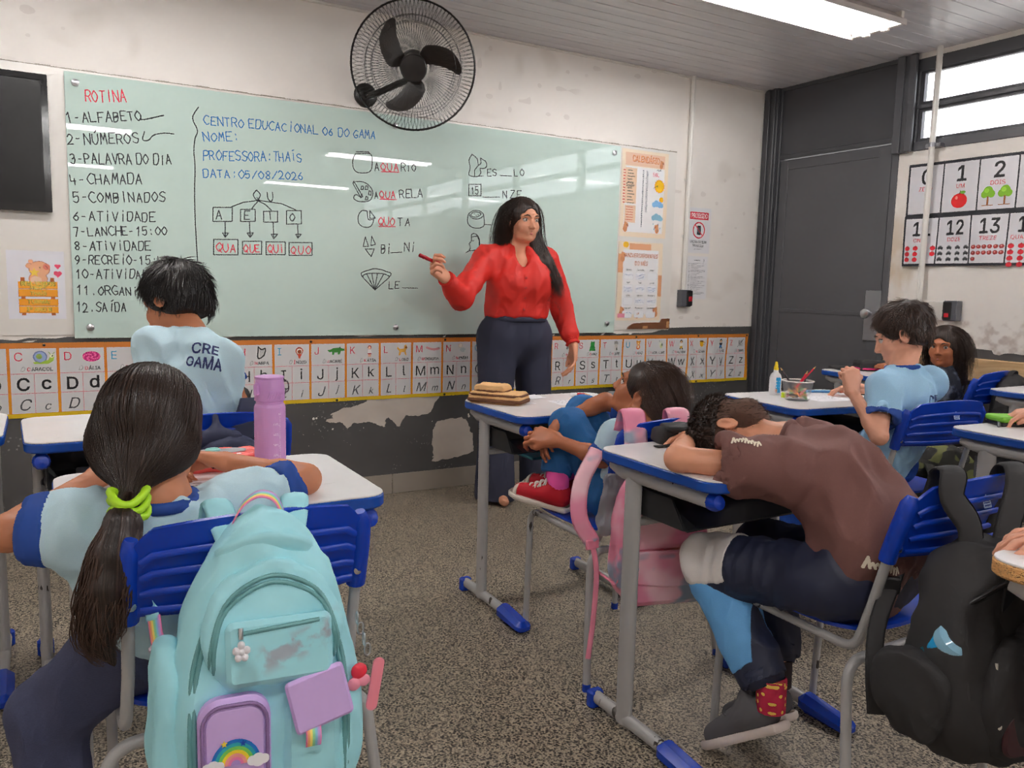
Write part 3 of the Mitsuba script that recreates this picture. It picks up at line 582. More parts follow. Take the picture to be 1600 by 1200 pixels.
# ---------------------------------------------------------------- board wall: panel, glass board with its writing, posters, alphabet banner
INK = {'K': (40, 42, 46), 'R': (214, 52, 78), 'B': (42, 112, 176)}
one('backing_panel', bx(-1.0, 3.682, YF - .006, YF, .917, 2.092, .001), 'panel_white', 'white wall panel behind the glass board and posters', 'panel')
one('dirt_seam', cat(*[bx(-1.0 + .06 * i, -1.0 + .06 * i + .06, YF - .008, YF - .001, 2.0915 + .001 * math.sin(i * 1.7), 2.0955 + .0015 * math.sin(i * 2.3)) for i in range(78)]), 'tile', 'thin dark sealant bead along the top of the white panel', 'sealant')
gb = thing('glass_board', 'large pale green glass board covered in handwriting', 'whiteboard')
YG = 4.166
part(gb, 'sheet', bx(.128, 3.204, YG, YG + .008, .903, 2.079, .0015), 'board_glass', False)
for x, z in ((.171, 2.033), (.193, .953), (1.689, .946), (3.14, .964), (3.15, 2.032), (1.678, 2.024)):
    s = lathe([(.012, -.025), (.012, 0), (.0155, .001), (.0165, .004), (.015, .011), (.006, .013)], 20); s.apply_transform(wall_y(x, YG, z)); part(gb, 'standoff', s, 'chrome', 40, label='round steel standoff')
for i, (t, x, z, L, dz, h, k) in enumerate(WRITING):
    P = Print(); scrawl(P, t, 0, 0, h, INK[k], .0050 if h > .05 else .0046, 1, seed=i, length=L)
    m, c = P.build(wall_y(x, YG - .0004, z) @ xf(rz=math.degrees(math.atan2(dz, L)))); part(gb, 'handwriting', m, 'ink', False, color=c)
for n, ls in DRAWING + [(n, [l]) for n, l in BLANKS]:
    P = Print()
    for l in ls: P.line(l, .0046, INK['R' if n == 'uline' else 'K'], 1, 4 if len(l) > 5 and n not in ('tree', 'numbox') else 0)
    m, c = P.build(wall_y(0, YG - .0004, 0)); part(gb, 'marker_drawing', m, 'ink', False, color=c)

def sheet_thing(name, label, ct, w, h, P, place, wav=.0, group=None, m='print', th=.0006):
    """a printed sheet, its print and paper one mesh; place takes sheet axes to the wall; wav: how far it bulges"""
    Q = Print(); n = max(2, int(w / .05))
    xs, ys = np.linspace(0, w, n + 1), np.linspace(0, h, 5)
    def warp(v):
        if wav: v[:, 2] += .001 + wav * (0.5 + 0.5 * np.sin(v[:, 0] * 19 + 2.0 * np.sin(v[:, 0] * 7.3) + v[:, 1] * 4)) * np.clip(np.minimum(v[:, 1], h - v[:, 1]) / (.3 * h), 0, 1)
        return v
    o, c = P.build(None, warp)
    o.apply_transform(place)
    return one(name, o, m, label, ct, group, smooth=False, color=c)
def sub(P, w, h, col, n=None):
    """paper laid as a grid so that it can bulge"""
    n = n or max(2, int(w / .02)); k = max(2, int(h / .04))
    for i in range(n):
        for j in range(k): P.rect(w * i / n, h * j / k, w * (i + 1) / n, h * (j + 1) / k, col, 0)

# alphabet banner: one cell per letter, the cells parts of it
WORDS = {'C': 'CARACOL', 'D': 'DÁLIA', 'E': 'ESCOVA', 'H': 'HARPA', 'I': 'ÍNDIO', 'J': 'JACARÉ', 'K': 'KÁTIA', 'L': 'LOBO', 'M': 'MINHOCA', 'N': 'NENÉM', 'R': 'RATO', 'S': 'SAPO', 'T': 'TORRE', 'U': 'URSO', 'V': 'VAGA-LUME', 'W': 'WALTER', 'X': 'XÍCARA', 'Y': 'YURI', 'Z': 'ZEBRA'}
def picture(P, L, x, y):
    E = lambda X, Y, r, c, l=3, sx=1.0: P.disc(x + X, y + Y, r, c, l, sx)
    G = lambda pts, w, c, l=3: P.line([(x + a, y + b) for a, b in pts], w, c, l, 4)
    F = lambda pts, c, l=3: P.poly(Polygon([(x + a, y + b) for a, b in pts]).buffer(0), c, l)
    if L == 'C':
        F([(-.04, -.022), (-.035, -.03), (.02, -.03), (.04, -.015), (.044, .008), (.03, .012), (.02, -.012), (-.02, -.018)], (168, 200, 70)); E(-.012, .002, .028, (120, 130, 176)); E(-.012, .002, .023, (160, 180, 214), 4); E(-.016, .004, .012, (150, 176, 90), 5); E(.034, .006, .008, (240, 240, 200), 5); E(.036, .006, .003, (20, 20, 20), 6)
        G([(.028, .014), (.022, .024)], .003, (140, 170, 60)); G([(.038, .014), (.044, .022)], .003, (140, 170, 60))
    elif L == 'D':
        E(0, 0, .024, (226, 60, 140), 3, 1.55)
        for k in range(44):
            a, r = k * 2.399, .0235 * math.sqrt((k + .5) / 44); E(1.5 * r * math.cos(a), r * math.sin(a), .0028, (168, 20, 92) if k % 2 else (250, 130, 180), 4)
    elif L == 'E': F([(-.02, -.03), (-.012, -.034), (0, -.018), (.004, .0), (.02, .012), (.03, .03), (.018, .032), (-.004, .014), (-.008, -.01)], (206, 130, 150))
    elif L == 'H': G([(-.016, .03), (-.018, -.028), (.012, -.012), (.018, .022), (0, .016), (-.016, .03)], .006, (24, 22, 24)); [G([(-.016 + .008 * k, .018), (-.012 + .008 * k, -.018)], .0015, (60, 60, 60)) for k in range(1, 4)]
    elif L == 'I': E(0, .006, .02, (176, 70, 50)); E(0, .004, .015, (236, 226, 210), 4); E(0, .002, .010, (150, 72, 40), 5); F([(-.01, -.008), (.01, -.008), (.004, -.034), (-.004, -.034)], (190, 84, 44), 5); F([(-.014, -.012), (.014, -.012), (.006, -.02), (-.006, -.02)], (206, 60, 40), 6)
    elif L == 'J': F([(-.05, .01), (-.03, .008), (-.01, .018), (.02, .02), (.05, .012), (.052, .004), (.03, -.002), (.024, -.016), (.014, -.018), (.012, -.006), (-.006, -.006), (-.008, -.02), (-.018, -.018), (-.018, -.002), (-.034, -.004), (-.048, .016)], (56, 128, 52)); E(.026, .02, .004, (30, 80, 30), 4); F([(.03, .0), (.052, .004), (.034, -.005)], (230, 230, 220), 4)
    elif L == 'K': E(0, .018, .011, (150, 40, 44)); E(-.001, .015, .008, (238, 196, 170), 4); F([(-.012, -.014), (.012, -.014), (.007, .006), (-.007, .006)], (244, 236, 236), 4); F([(-.012, -.014), (.012, -.014), (.01, -.02), (-.01, -.02)], (170, 50, 60), 5); F([(-.007, -.02), (.007, -.02), (.009, -.034), (-.009, -.034)], (226, 180, 150), 4)
    elif L == 'L': F([(-.03, .02), (-.034, .006), (-.02, -.004), (-.024, -.03), (-.016, -.03), (-.008, -.012), (.008, -.012), (.016, -.03), (.024, -.028), (.016, -.006), (.024, .006), (.03, .012), (.02, .03), (.01, .026), (.006, .008), (-.016, .006), (-.026, .012)], (222, 168, 70)); E(.02, .014, .006, (120, 70, 40), 4)
    elif L == 'M': G([(-.04, .012), (-.02, .004), (.01, 0), (.036, .004)], .013, (226, 160, 164)); E(.026, .010, .002, (20, 20, 20), 4); E(.036, .010, .002, (20, 20, 20), 4)
    elif L == 'N': E(-.012, .02, .014, (206, 196, 180)); E(-.012, .02, .011, (232, 224, 212), 4); E(.004, -.006, .014, (190, 200, 200), 3, 1.3); E(.02, -.016, .008, (214, 216, 214), 4); E(-.014, -.02, .007, (214, 216, 214), 4)
    elif L == 'R': E(0, 0, .012, (150, 140, 140)); E(.012, .008, .008, (170, 160, 160), 4); E(-.012, -.01, .008, (120, 110, 110), 4)
    elif L == 'S': E(0, -.012, .02, (46, 140, 62)); E(0, .012, .014, (52, 152, 70), 4, 1.2); E(-.01, .024, .006, (40, 120, 56), 5); E(.01, .024, .006, (40, 120, 56), 5); E(-.018, -.026, .007, (40, 120, 56), 4); E(.018, -.026, .007, (40, 120, 56), 4)
    elif L == 'T': E(0, .016, .014, (150, 146, 142), 3, 1.2); F([(-.012, .012), (.012, .012), (.014, -.03), (-.014, -.03)], (206, 200, 192), 4); F([(0, -.03), (.01, -.03), (.008, -.014), (.002, -.014)], (40, 36, 34), 5)
    elif L == 'U': E(0, .014, .014, (222, 150, 50)); E(-.012, .024, .006, (200, 128, 40)); E(.012, .024, .006, (200, 128, 40)); E(0, .010, .007, (244, 214, 150), 4); E(0, -.014, .015, (214, 110, 50)); E(0, -.012, .009, (240, 226, 190), 4)
    elif L == 'V': E(.004, -.012, .012, (206, 210, 160)); E(0, .008, .009, (230, 230, 200), 4); G([(-.004, .014), (-.012, .028)], .002, (70, 70, 60)); G([(.004, .016), (.006, .03)], .002, (70, 70, 60)); E(.012, 0, .009, (110, 120, 100), 5)
    elif L in 'WY': c = (206, 168, 60) if L == 'W' else (70, 120, 170); E(0, .02, .011, (30, 26, 26)); E(0, .016, .008, (226, 180, 140), 4); F([(-.016, .004), (.016, .004), (.009, -.012), (-.009, -.012)], (235, 232, 226) if L == 'W' else (40, 40, 50), 4); F([(-.009, -.012), (.009, -.012), (.012, -.03), (-.012, -.03)], c, 5); E(-.008, -.032, .005, (40, 30, 30), 6); E(.01, -.032, .005, (40, 30, 30), 6)
    elif L == 'X': F([(-.022, .018), (.02, .018), (.014, -.014), (.006, -.02), (-.008, -.02), (-.018, -.012)], (222, 170, 40)); E(-.001, .018, .021, (150, 100, 30), 4, 1.0) if 0 else P.disc(x - .001, y + .018, .006, (120, 80, 30), 4, 3.2); G([(.02, .012), (.034, .01), (.03, -.006), (.016, -.006)], .004, (206, 150, 30))
    elif L == 'Z': E(0, .002, .022, (206, 204, 202), 3, .9); [G([(-.02 + .009 * k, .02), (-.012 + .009 * k, -.02)], .003, (60, 60, 62), 4) for k in range(5)]; G([(-.034, -.026), (.034, .03)], .004, (110, 110, 112), 5)
ab = thing('alphabet_banner', 'long printed alphabet banner with an orange and yellow border under the glass board', 'banner')
edges = [-.522 + .1933 * i for i in range(12)] + [1.798 + .187 * i for i in range(15)]
Z0, Z1 = .546, .884
def bwave(v):
    q = np.clip((v[:, 0] - 2.6) / 1.6, 0, 1)
    v[:, 2] += .004 + .005 * q + (.0030 + .004 * q) * np.sin(v[:, 0] * 33 + v[:, 1] * 13 * q + 1.6 * np.sin(v[:, 0] * 11)) * np.clip((Z1 - v[:, 1]) / .1, .1, 1)
    return v
P = Print(); W0, W1 = -.545, 4.438
n = 240
for i in range(n):
    a, b = W0 + (W1 - W0) * i / n, W0 + (W1 - W0) * (i + 1) / n
    for j, (c0, c1, col) in enumerate(((Z0, Z0 + .019, (226, 190, 40)), (Z0 + .019, .66, (226, 150, 40)), (.66, .76, (222, 138, 42)), (.76, Z1 - .024, (212, 126, 42)), (Z1 - .024, Z1, (206, 124, 52)))): P.rect(a, c0, b, c1, col, 0)
m, c = P.build(wall_y(0, YF - .003, 0), bwave); part(ab, 'border', m, 'print', False, color=c)
for i, L in enumerate('ABCDEFGHIJKLMNOPQRSTUVWXYZ'):
    a, b = edges[i] + .006, edges[i + 1] - .006; w = b - a; mid = (a + b) / 2; P = Print()
    for q in range(8):
        for r0, r1 in ((Z0 + .02, .60), (.60, .656), (.656, .70), (.70, .745), (.745, .80), (.80, Z1 - .025)): P.rect(a + w * q / 8, r0, a + w * (q + 1) / 8, r1, (216, 214, 214), 1)
    red = (206, 60, 84); pin = (214, 120, 130)
    P.rect(a, .744, b, .7465, pin, 3); P.rect(a, .655, b, .6575, pin, 3); P.rect(mid - .001, Z0 + .02, mid + .001, .745, pin, 3)
    P.text(L, a + .014, .803, .038, (70, 150, 190) if L in 'AEIOU' else red, 3)
    wd = WORDS.get(L)
    if wd:
        th = .0155; tw = min(letters(wd, True)[2] * th, w * .66); x0 = b - .016 - tw
        P.text(wd[0], x0, .757, th, red, 3, True, width=letters(wd[0], True)[2] * th * tw / (letters(wd, True)[2] * th))
        sh = letters(wd[0], True)[2] * th * tw / (letters(wd, True)[2] * th) + .002
        P.text(wd[1:], x0 + sh, .757, th, (38, 38, 40), 3, True, width=tw - sh)
        P.line([(x0 - .022, .757), (x0 - .018, .772), (x0 - .010, .776), (x0 - .006, .766), (x0 - .012, .758), (x0 - .022, .757)], .0018, (120, 118, 116), 3, 3)
        picture(P, L, b - .052, .818)
    P.text(L, mid - w * .25, .67, .055, (24, 24, 26), 3, L in 'CD', 'm'); P.text(L.lower(), mid + w * .25, .675, .055, (24, 24, 26), 3, L in 'CD', 'm')
    for ch, cx, hh in ((L, mid - w * .25, .05), (L.lower(), mid + w * .25, .036)):
        v, f, lw = letters(ch); v = v * hh; v = np.column_stack([v[:, 0] - lw * hh / 2 + .28 * v[:, 1], v[:, 1]])
        P._add(np.column_stack([v[:, 0] + cx, v[:, 1] + .58 + (.018 if ch in 'gjpqy' else 0), np.full(len(v), .00075)]), f, (70, 70, 74))
    m, c = P.build(wall_y(0, YF - .0034, 0), bwave); part(ab, 'cell', m, 'print', False, color=c)
for x, z in ((.005, .874), (1.22, .872), (1.36, .554), (2.0, .872), (2.0, .555), (3.4, .872), (3.95, .874), (3.95, .556), (4.42, .873), (4.42, .556)):
    s = lathe([(.006, 0), (.006, .004), (.002, .006)], 10); s.apply_transform(wall_y(x, YF - .011, z)); part(ab, 'pin', s, 'black_plastic', 40, label='black pin')

# calendar and birthday posters
TAN, TAN2, BRN = (226, 190, 150), (238, 220, 196), (186, 108, 66)
def capy(P, x, y, s, flip=1):
    P.disc(x, y, .020 * s, (206, 140, 96), 3, .8); P.disc(x + .006 * s * flip, y + .022 * s, .015 * s, (214, 148, 102), 4, 1.15); P.disc(x - .004 * s * flip, y + .036 * s, .005 * s, (190, 120, 80), 4); P.disc(x + .012 * s * flip, y + .024 * s, .002 * s, (40, 26, 20), 5); P.disc(x + .018 * s * flip, y + .018 * s, .006 * s, (170, 100, 70), 5)
W, H = .385, .55; P = Print(); sub(P, W, H, TAN2)
P.rect(.03, H - .10, W - .03, H - .02, (232, 196, 170), 1); P.text('CALENDÁRIO', .085, H - .075, .040, BRN, 3, True, width=.225); P.text('CALENDÁRIO', .083, H - .073, .040, (232, 156, 104), 4, False, width=.225); capy(P, W - .06, H - .085, .9)
P.rect(.03, .03, W - .03, H - .105, (236, 234, 234), 1); P.rect(.03, .21, .125, H - .115, (232, 200, 170), 2); P.rect(.035, .09, .125, .20, (230, 196, 168), 2)
for k in range(12): P.rect(.05, H - .135 - .0185 * k, .05 + .04 + .02 * ((k * 7) % 3) / 2, H - .129 - .0185 * k, (120, 106, 96), 3); P.rect(.014, H - .136 - .0185 * k, .032, H - .128 - .0185 * k, (206, 100, 90), 3)
P.line([(.045, .318), (.10, .318), (.10, .338), (.045, .338), (.045, .318)], .003, (60, 50, 50), 4)
for k in range(6): P.rect(.045, .185 - .016 * k, .105, .190 - .016 * k, (206, 120, 104), 3)
for k in range(31): P.rect(.172, H - .13 - .0118 * k, .182, H - .124 - .0118 * k, (70, 74, 92), 3); P.rect(.20, H - .13 - .0085 * k, .218, H - .127 - .0085 * k, (70, 74, 92), 3)
P.text('HOJE', .285, H - .118, .011, (60, 60, 66), 3, True); scrawl(P, 'SOL', .258, H - .155, .022, (226, 90, 120), .003, 3)
sx, sy = .315, H - .215
P.poly(Polygon([(sx + (.047 if k % 2 else .038) * math.cos(k * math.pi / 16), sy + (.047 if k % 2 else .038) * math.sin(k * math.pi / 16)) for k in range(32)]), (238, 176, 20), 3); P.disc(sx, sy, .034, (246, 196, 30), 4); P.line([(sx - .05, sy - .016), (sx - .015, sy + .004), (sx - .02, sy - .012)], .003, (40, 40, 50), 5)
for q, c in ((H - .335, (136, 186, 226)), (H - .42, (140, 186, 206))):
    for dx, dy, r in ((-.03, 0, .017), (-.008, .008, .022), (.018, .002, .02), (.036, -.004, .014)): P.disc(.305 + dx, q + dy, r, c, 4)
P.disc(.335, H - .30, .018, (240, 184, 30), 3)
for dx, dy in ((-.03, -.03), (-.01, -.05), (.012, -.03), (.03, -.055), (-.02, -.062), (.006, -.072)): P.disc(.305 + dx, H - .43 + dy, .005, (96, 150, 176), 4, .7)
capy(P, .045, .05, 1.1); capy(P, .31, .05, 1.0, -1)
sheet_thing('calendar_poster', 'printed weather and date calendar with a yellow sun, headed CALENDÁRIO', 'poster', W, H, P, wall_y(3.226, YF - .0065, 1.524), .003)
W, H = .37, .51; P = Print(); sub(P, W, H, TAN2)
P.rect(.09, H - .14, .27, H - .01, (226, 168, 128), 1); P.rect(.0, H - .2, .05, H - .08, (222, 164, 122), 1); P.rect(W - .03, .16, W, .3, (214, 156, 116), 1)
P.rect(.04, .04, W - .035, H - .05, (238, 236, 236), 2); P.text('ANIVERSARIANTES', .055, H - .10, .026, BRN, 4, True, width=.275); P.text('DO MÊS', .135, H - .15, .026, BRN, 4, True, width=.11)
MON = 'Janeiro Fevereiro Março Abril Maio Junho Julho Agosto Setembro Outubro Novembro Dezembro'.split()
rr = random.Random(4)
for k, mo in enumerate(MON):
    cx, cy = .09 + .098 * (k % 3), H - .185 - .083 * (k // 3)
    P.text(mo, cx, cy, .010, (50, 46, 46), 4, True, 'm'); P.poly(rrect(.082, .052, .014, 3, cx, cy - .034), (206, 206, 216), 3); P.poly(rrect(.078, .048, .012, 3, cx, cy - .034), (240, 240, 242), 4)
    if k not in (2, 6, 10, 11):
        for r in range(1 + rr.randrange(3)):
            q = [(cx - .034 + .0085 * j, cy - .028 - .011 * r + rr.uniform(-.0035, .0045)) for j in range(9)]; P.line(q, .0018, (44, 84, 160), 5)
P.disc(.06, H - .02, .02, (240, 190, 50), 3, 1.2); capy(P, .035, H - .11, 1.1); capy(P, .04, .05, 1.0); capy(P, .17, .03, .9); capy(P, .33, .045, 1.1, -1); P.rect(.012, .018, .07, .045, (232, 150, 170), 5)
sheet_thing('birthday_poster', 'printed birthday chart headed ANIVERSARIANTES DO MÊS below the calendar', 'poster', W, H, P, wall_y(3.226, YF - .0065, .982), .003)
# prohibition sign, notice
W, H = .212, .305; P = Print(); sub(P, W, H, (222, 220, 222)); P.rect(.022, H - .078, W - .022, H - .028, (206, 52, 70), 2); P.text('PROIBIDO', W / 2, H - .068, .031, (250, 246, 246), 3, True, 'm', width=.148)
cx, cy = W / 2, .155; P.poly(Point(cx, cy).buffer(.056, quad_segs=12).difference(Point(cx, cy).buffer(.048, quad_segs=12)), (206, 52, 70), 4); P.poly(rrect(.034, .062, .005, 3, cx + .002, cy), (40, 40, 44), 3); P.rect(cx - .012, cy - .02, cx + .014, cy + .022, (84, 84, 90), 4); P.line([(cx - .035, cy + .036), (cx + .035, cy - .036)], .007, (206, 52, 70), 5)
P.text('USO DO CELULAR', W / 2, .068, .0165, (50, 50, 54), 3, True, 'm', width=.15); P.text('NA ESCOLA', W / 2, .043, .0165, (50, 50, 54), 3, True, 'm', width=.10); P.rect(.07, .026, .14, .029, (150, 150, 152), 3)
sheet_thing('prohibition_sign', 'white sign reading PROIBIDO with a crossed-out phone', 'sign', W, H, P, wall_y(3.806, YF - .001, 1.442), .002)
W, H = .198, .293; P = Print(); sub(P, W, H, (226, 224, 226)); P.rect(.07, H - .03, .13, H - .026, (90, 90, 94), 2); P.text('2', .155, H - .036, .014, (60, 60, 64), 2, True)
for k in range(20): P.rect(.022, H - .055 - .0108 * k, .034, H - .052 - .0108 * k, (130, 130, 134), 2); P.rect(.045, H - .055 - .0108 * k, .10 + .075 * ((k * 5) % 7) / 6, H - .052 - .0108 * k, (150, 150, 154), 2)
for k in (0, 5, 9, 14, 19): P.rect(.018, H - .050 - .0108 * k, W - .018, H - .0488 - .0108 * k, (110, 110, 114), 2)
sheet_thing('notice_sheet', 'plain white printed notice below the PROIBIDO sign', 'paper', W, H, P, wall_y(3.812, YF - .001, 1.129), .002)
# welcome poster: bear-like animal behind planks
W, H = .222, .302; P = Print(); sub(P, W, H, (228, 226, 232))
SK, OUT = (238, 176, 136), (170, 84, 64)
for sh, cl in ((1.06, OUT), (1.0, SK)):
    P.disc(.124, .222, .033 * sh, cl, 2 if sh > 1 else 3, 1.2); P.disc(.118, .178, .028 * sh, cl, 2 if sh > 1 else 3, 1.25); P.disc(.092, .254, .009 * sh, cl, 2 if sh > 1 else 3); P.disc(.083, .235, .011 * sh, cl, 2 if sh > 1 else 3)
P.disc(.110, .172, .018, (244, 204, 176), 4, 1.2); P.disc(.152, .232, .014, (226, 128, 108), 4); P.line([(.148, .238), (.156, .226)], .003, OUT, 5); P.disc(.126, .228, .003, (70, 36, 30), 5, .7)
P.poly(Polygon([(.104 + (.022 if k % 2 == 0 else .010) * math.sin(k * math.pi / 5), .206 + (.022 if k % 2 == 0 else .010) * math.cos(k * math.pi / 5)) for k in range(10)]), (248, 206, 80), 5)
for hx, hy, hs in ((.195, .238, .9), (.195, .205, 1.2)):
    P.disc(hx - .006 * hs, hy, .0075 * hs, (226, 76, 110), 3); P.disc(hx + .006 * hs, hy, .0075 * hs, (226, 76, 110), 3); P.poly(Polygon([(hx - .0125 * hs, hy - .003 * hs), (hx + .0125 * hs, hy - .003 * hs), (hx, hy - .017 * hs)]), (226, 76, 110), 3)
for x in (.058, .172):
    for y0_, y1_ in ((.165, .184), (.088, .10), (.016, .03)): P.rect(x - .008, y0_, x + .008, y1_, (176, 92, 44), 2)
for y0_, y1_, c in ((.134, .166, (244, 166, 44)), (.099, .132, (240, 158, 36)), (.058, .089, (240, 158, 36)), (.026, .056, (244, 166, 44))):
    P.rect(.040, y0_, .192, y1_, (190, 110, 40), 3); P.rect(.041, y0_ + .002, .191, y1_, c, 4)
for t, y, w, hh in (('BEM-VINDOS', .147, .132, .020), ('PROFª:', .130, .062, .017), ('THAÍS', .106, .062, .016), ('TURMA:', .068, .086, .017), ('1º ANO B', .034, .096, .017)):
    P.text(t, .116, y, hh, (96, 84, 30), 6, True, 'm', width=w * 1.04); P.text(t, .116, y + .0015, hh * .92, (250, 232, 110), 7, False, 'm', width=w * .98)
sheet_thing('welcome_poster', 'small white welcome poster with a brown animal above orange planks', 'poster', W, H, P, wall_y(-.123, YF - .0065, .991), .0)
# broken brown board end under the posters
s = Polygon([(3.318, .927), (3.335, .945), (3.37, .962), (3.45, .967), (3.60, .968), (3.61, .992), (3.676, .995), (3.676, .925)])
g = extrude(s, .012); g.apply_transform(wall_y(0, YF - .006, 0)); bb = thing('broken_board', 'brown broken end of an old hardboard sheet below the birthday chart', 'board'); part(bb, 'sheet', g, 'brown_board', False)
part(bb, 'splinter', bx(3.648, 3.672, YF - .0205, YF - .017, .932, .975, .001), 'pale_wood', False); part(bb, 'tape', bx(3.445, 3.485, YF - .020, YF - .018, .928, .945), 'pale_wood', False)
# conduits and boxes
k = thing('conduit', 'white conduit on the board wall running from the ceiling down to a grey box', 'pipe'); part(k, 'pipe', tube([(3.785, YF - .02, 1.19), (3.785, YF - .02, ZC)], .0165, 16), 'white_plastic', 40)
for z in (1.92, 1.55): part(k, 'clip', cat(tube([(3.785, YF - .02, z - .009), (3.785, YF - .02, z + .009)], .0195, 16), bx(3.755, 3.815, YF - .006, YF - .001, z - .009, z + .009)), 'white_plastic', 40)
k = thing('socket_box', 'grey socket box with a red socket at the foot of the board-wall conduit', 'socket'); part(k, 'box', bx(3.745, 3.835, YF - .048, YF - .001, 1.075, 1.19, .004), 'tray_grey', False); part(k, 'faceplate', bx(3.79, 3.84, YF - .056, YF - .048, 1.082, 1.185, .003), 'black_plastic', False, label='black face plate'); mat('red_plastic', (170, 26, 40), .35); part(k, 'socket', bx(3.80, 3.832, YF - .063, YF - .056, 1.112, 1.146, .003), 'red_plastic', False, label='red socket insert')
k = thing('conduit', 'pale conduit on the door wall passing in front of the window and number banners', 'pipe'); part(k, 'pipe', tube([(XR - .055, 2.885, 1.15), (XR - .055, 2.885, ZC)], .0165, 16), 'white_plastic', 40)
part(k, 'clip', cat(tube([(XR - .055, 2.885, 2.035), (XR - .055, 2.885, 2.06)], .0195, 16), bx(XR - .05, XR - .002, 2.84, 2.93, 2.037, 2.058)), 'brushed', 40)
k = thing('switch_box', 'grey switch box with a cream rocker plate beside the door', 'switch'); part(k, 'box', bx(XR - .062, XR - .001, 2.855, 2.955, 1.035, 1.15, .004), 'tray_grey', False); mat('cream', (232, 222, 180), .4); part(k, 'rocker', bx(XR - .068, XR - .062, 2.885, 2.935, 1.07, 1.088, .002), 'cream', False); part(k, 'rocker', bx(XR - .068, XR - .062, 2.885, 2.935, 1.094, 1.112, .002), 'cream', False)
one('cover_plate', bx(XR - .012, XR - .001, 2.74, 2.85, 1.05, 1.16, .003), 'white_plastic', 'blank white cover plate between the two grey boxes beside the door', 'cover')
k = thing('socket_box', 'grey socket box with a red button on the door wall, right of the cover plate', 'socket'); part(k, 'box', bx(XR - .055, XR - .001, 2.655, 2.735, 1.05, 1.165, .004), 'tray_grey', False); part(k, 'faceplate', bx(XR - .06, XR - .055, 2.685, 2.735, 1.058, 1.158, .002), 'black_plastic', False, label='black face plate'); part(k, 'socket', bx(XR - .066, XR - .06, 2.695, 2.722, 1.07, 1.095, .004), 'red_plastic', False, label='red button')
# number banners
def numbers(label, cells, w, h, z, wav, y):
    P = Print(); n = len(cells); sub(P, w * n + .02, h + .03, (34, 35, 42), 4 * n * 3)
    for i, (num, word, pic) in enumerate(cells):
        x = .012 + w * i
        for q in range(8):
            for r in range(4): P.rect(x + (w - .008) * q / 8, .014 + h * r / 4, x + (w - .008) * (q + 1) / 8, .014 + h * (r + 1) / 4, (222, 221, 226), 1)
        c = x + (w - .008) / 2
        P.text(num, c, .014 + h * .62, h * .30, (28, 28, 32), 3, True, 'm', width=min(w * .58, letters(num, True)[2] * h * .30)); P.text(word, c, .014 + h * .475, h * .085, (200, 40, 56), 3, False, 'm')
        if pic == 'apple':
            P.disc(c, .014 + h * .22, h * .15, (206, 38, 40), 3, 1.12); P.disc(c - .016, .014 + h * .28, h * .035, (240, 150, 140), 4, .8); P.line([(c, .014 + h * .36), (c + .004, .014 + h * .42)], .004, (90, 56, 30), 4); P.disc(c + .018, .014 + h * .385, .009, (96, 150, 50), 4, 1.7)
        elif pic == 'trees':
            for dx in (-.045, .045):
                P.rect(c + dx - .005, .014 + h * .08, c + dx + .005, .014 + h * .26, (140, 84, 44), 3); P.line([(c + dx - .03, .014 + h * .08), (c + dx + .03, .014 + h * .08)], .004, (150, 100, 60), 3)
                for ex, ey, r in ((0, .36, .026), (-.018, .30, .02), (.018, .30, .02)): P.disc(c + dx + ex, .014 + h * ey, r, (122, 176, 40), 4)
                P.disc(c + dx - .008, .014 + h * .37, .013, (150, 204, 60), 5)
        elif pic:
            k, col = pic; per = 4 if col != 'r2' else 6; sz = h * .042
            for j in range(k):
                px, py = x + .02 + (w - .045) * (j % per) / (per - 1), .014 + h * (.34 - .125 * (j // per))
                if col == 'car': P.poly(rrect(.030, .012, .004, 2, px, py), (50, 52, 56), 3); P.poly(rrect(.016, .010, .003, 2, px - .001, py + .008), (90, 92, 98), 3); P.disc(px - .009, py - .006, .004, (20, 20, 22), 4); P.disc(px + .009, py - .006, .004, (20, 20, 22), 4)
                elif col == 'r2': P.disc(px, py, sz * 1.05, (150, 50, 50), 3, 1.15); P.disc(px - .002, py + .003, sz * .4, (226, 150, 150), 4)
                else: P.disc(px, py, sz * 1.2, (206, 44, 56), 3, 1.2); P.disc(px, py + .012, sz * .4, (170, 40, 50), 4)
    def wp(v):
        v[:, 2] += .004 + wav * (1 + np.sin(v[:, 0] * 15 + v[:, 1] * 6)) * .5; return v
    o, c = P.build(None, wp); o.apply_transform(wall_x(XR - .003, y, z)); one('number_banner', o, 'print', label, 'banner', smooth=False, color=c)
numbers('upper number banner with the cells 0, 1 and 2 on the door wall', [('0', 'ZERO', None), ('1', 'UM', 'apple'), ('2', 'DOIS', 'trees'), ('3', 'TRÊS', None)], .207, .274, 1.652, .004, 3.045)
numbers('lower number banner with the cells 11, 12 and 13 on the door wall', [('11', 'ONZE', (11, 'r')), ('12', 'DOZE', (12, 'car')), ('13', 'TREZE', (13, 'r2')), ('14', 'QUATORZE', (14, 'r'))], .197, .262, 1.362, .016, 3.04)
# television
k = thing('television', 'flat black television at the left edge beside the glass board', 'television')
part(k, 'body', bx(-1.0, .062, 4.145, 4.168, 1.462, 2.045, .006), 'black_gloss', False); fr = extrude(sbox(-1.0, 1.462, .062, 2.045).difference(sbox(-.975, 1.492, .036, 2.02)), .012); fr.apply_transform(wall_y(0, 4.147, 0)); part(k, 'bezel', fr, 'black_gloss', False)
part(k, 'screen', bx(-.976, .037, 4.1405, 4.1455, 1.491, 2.021), 'screen', False); part(k, 'mount', bx(-.6, -.3, 4.166, 4.19, 1.6, 1.9), 'black_plastic', False)
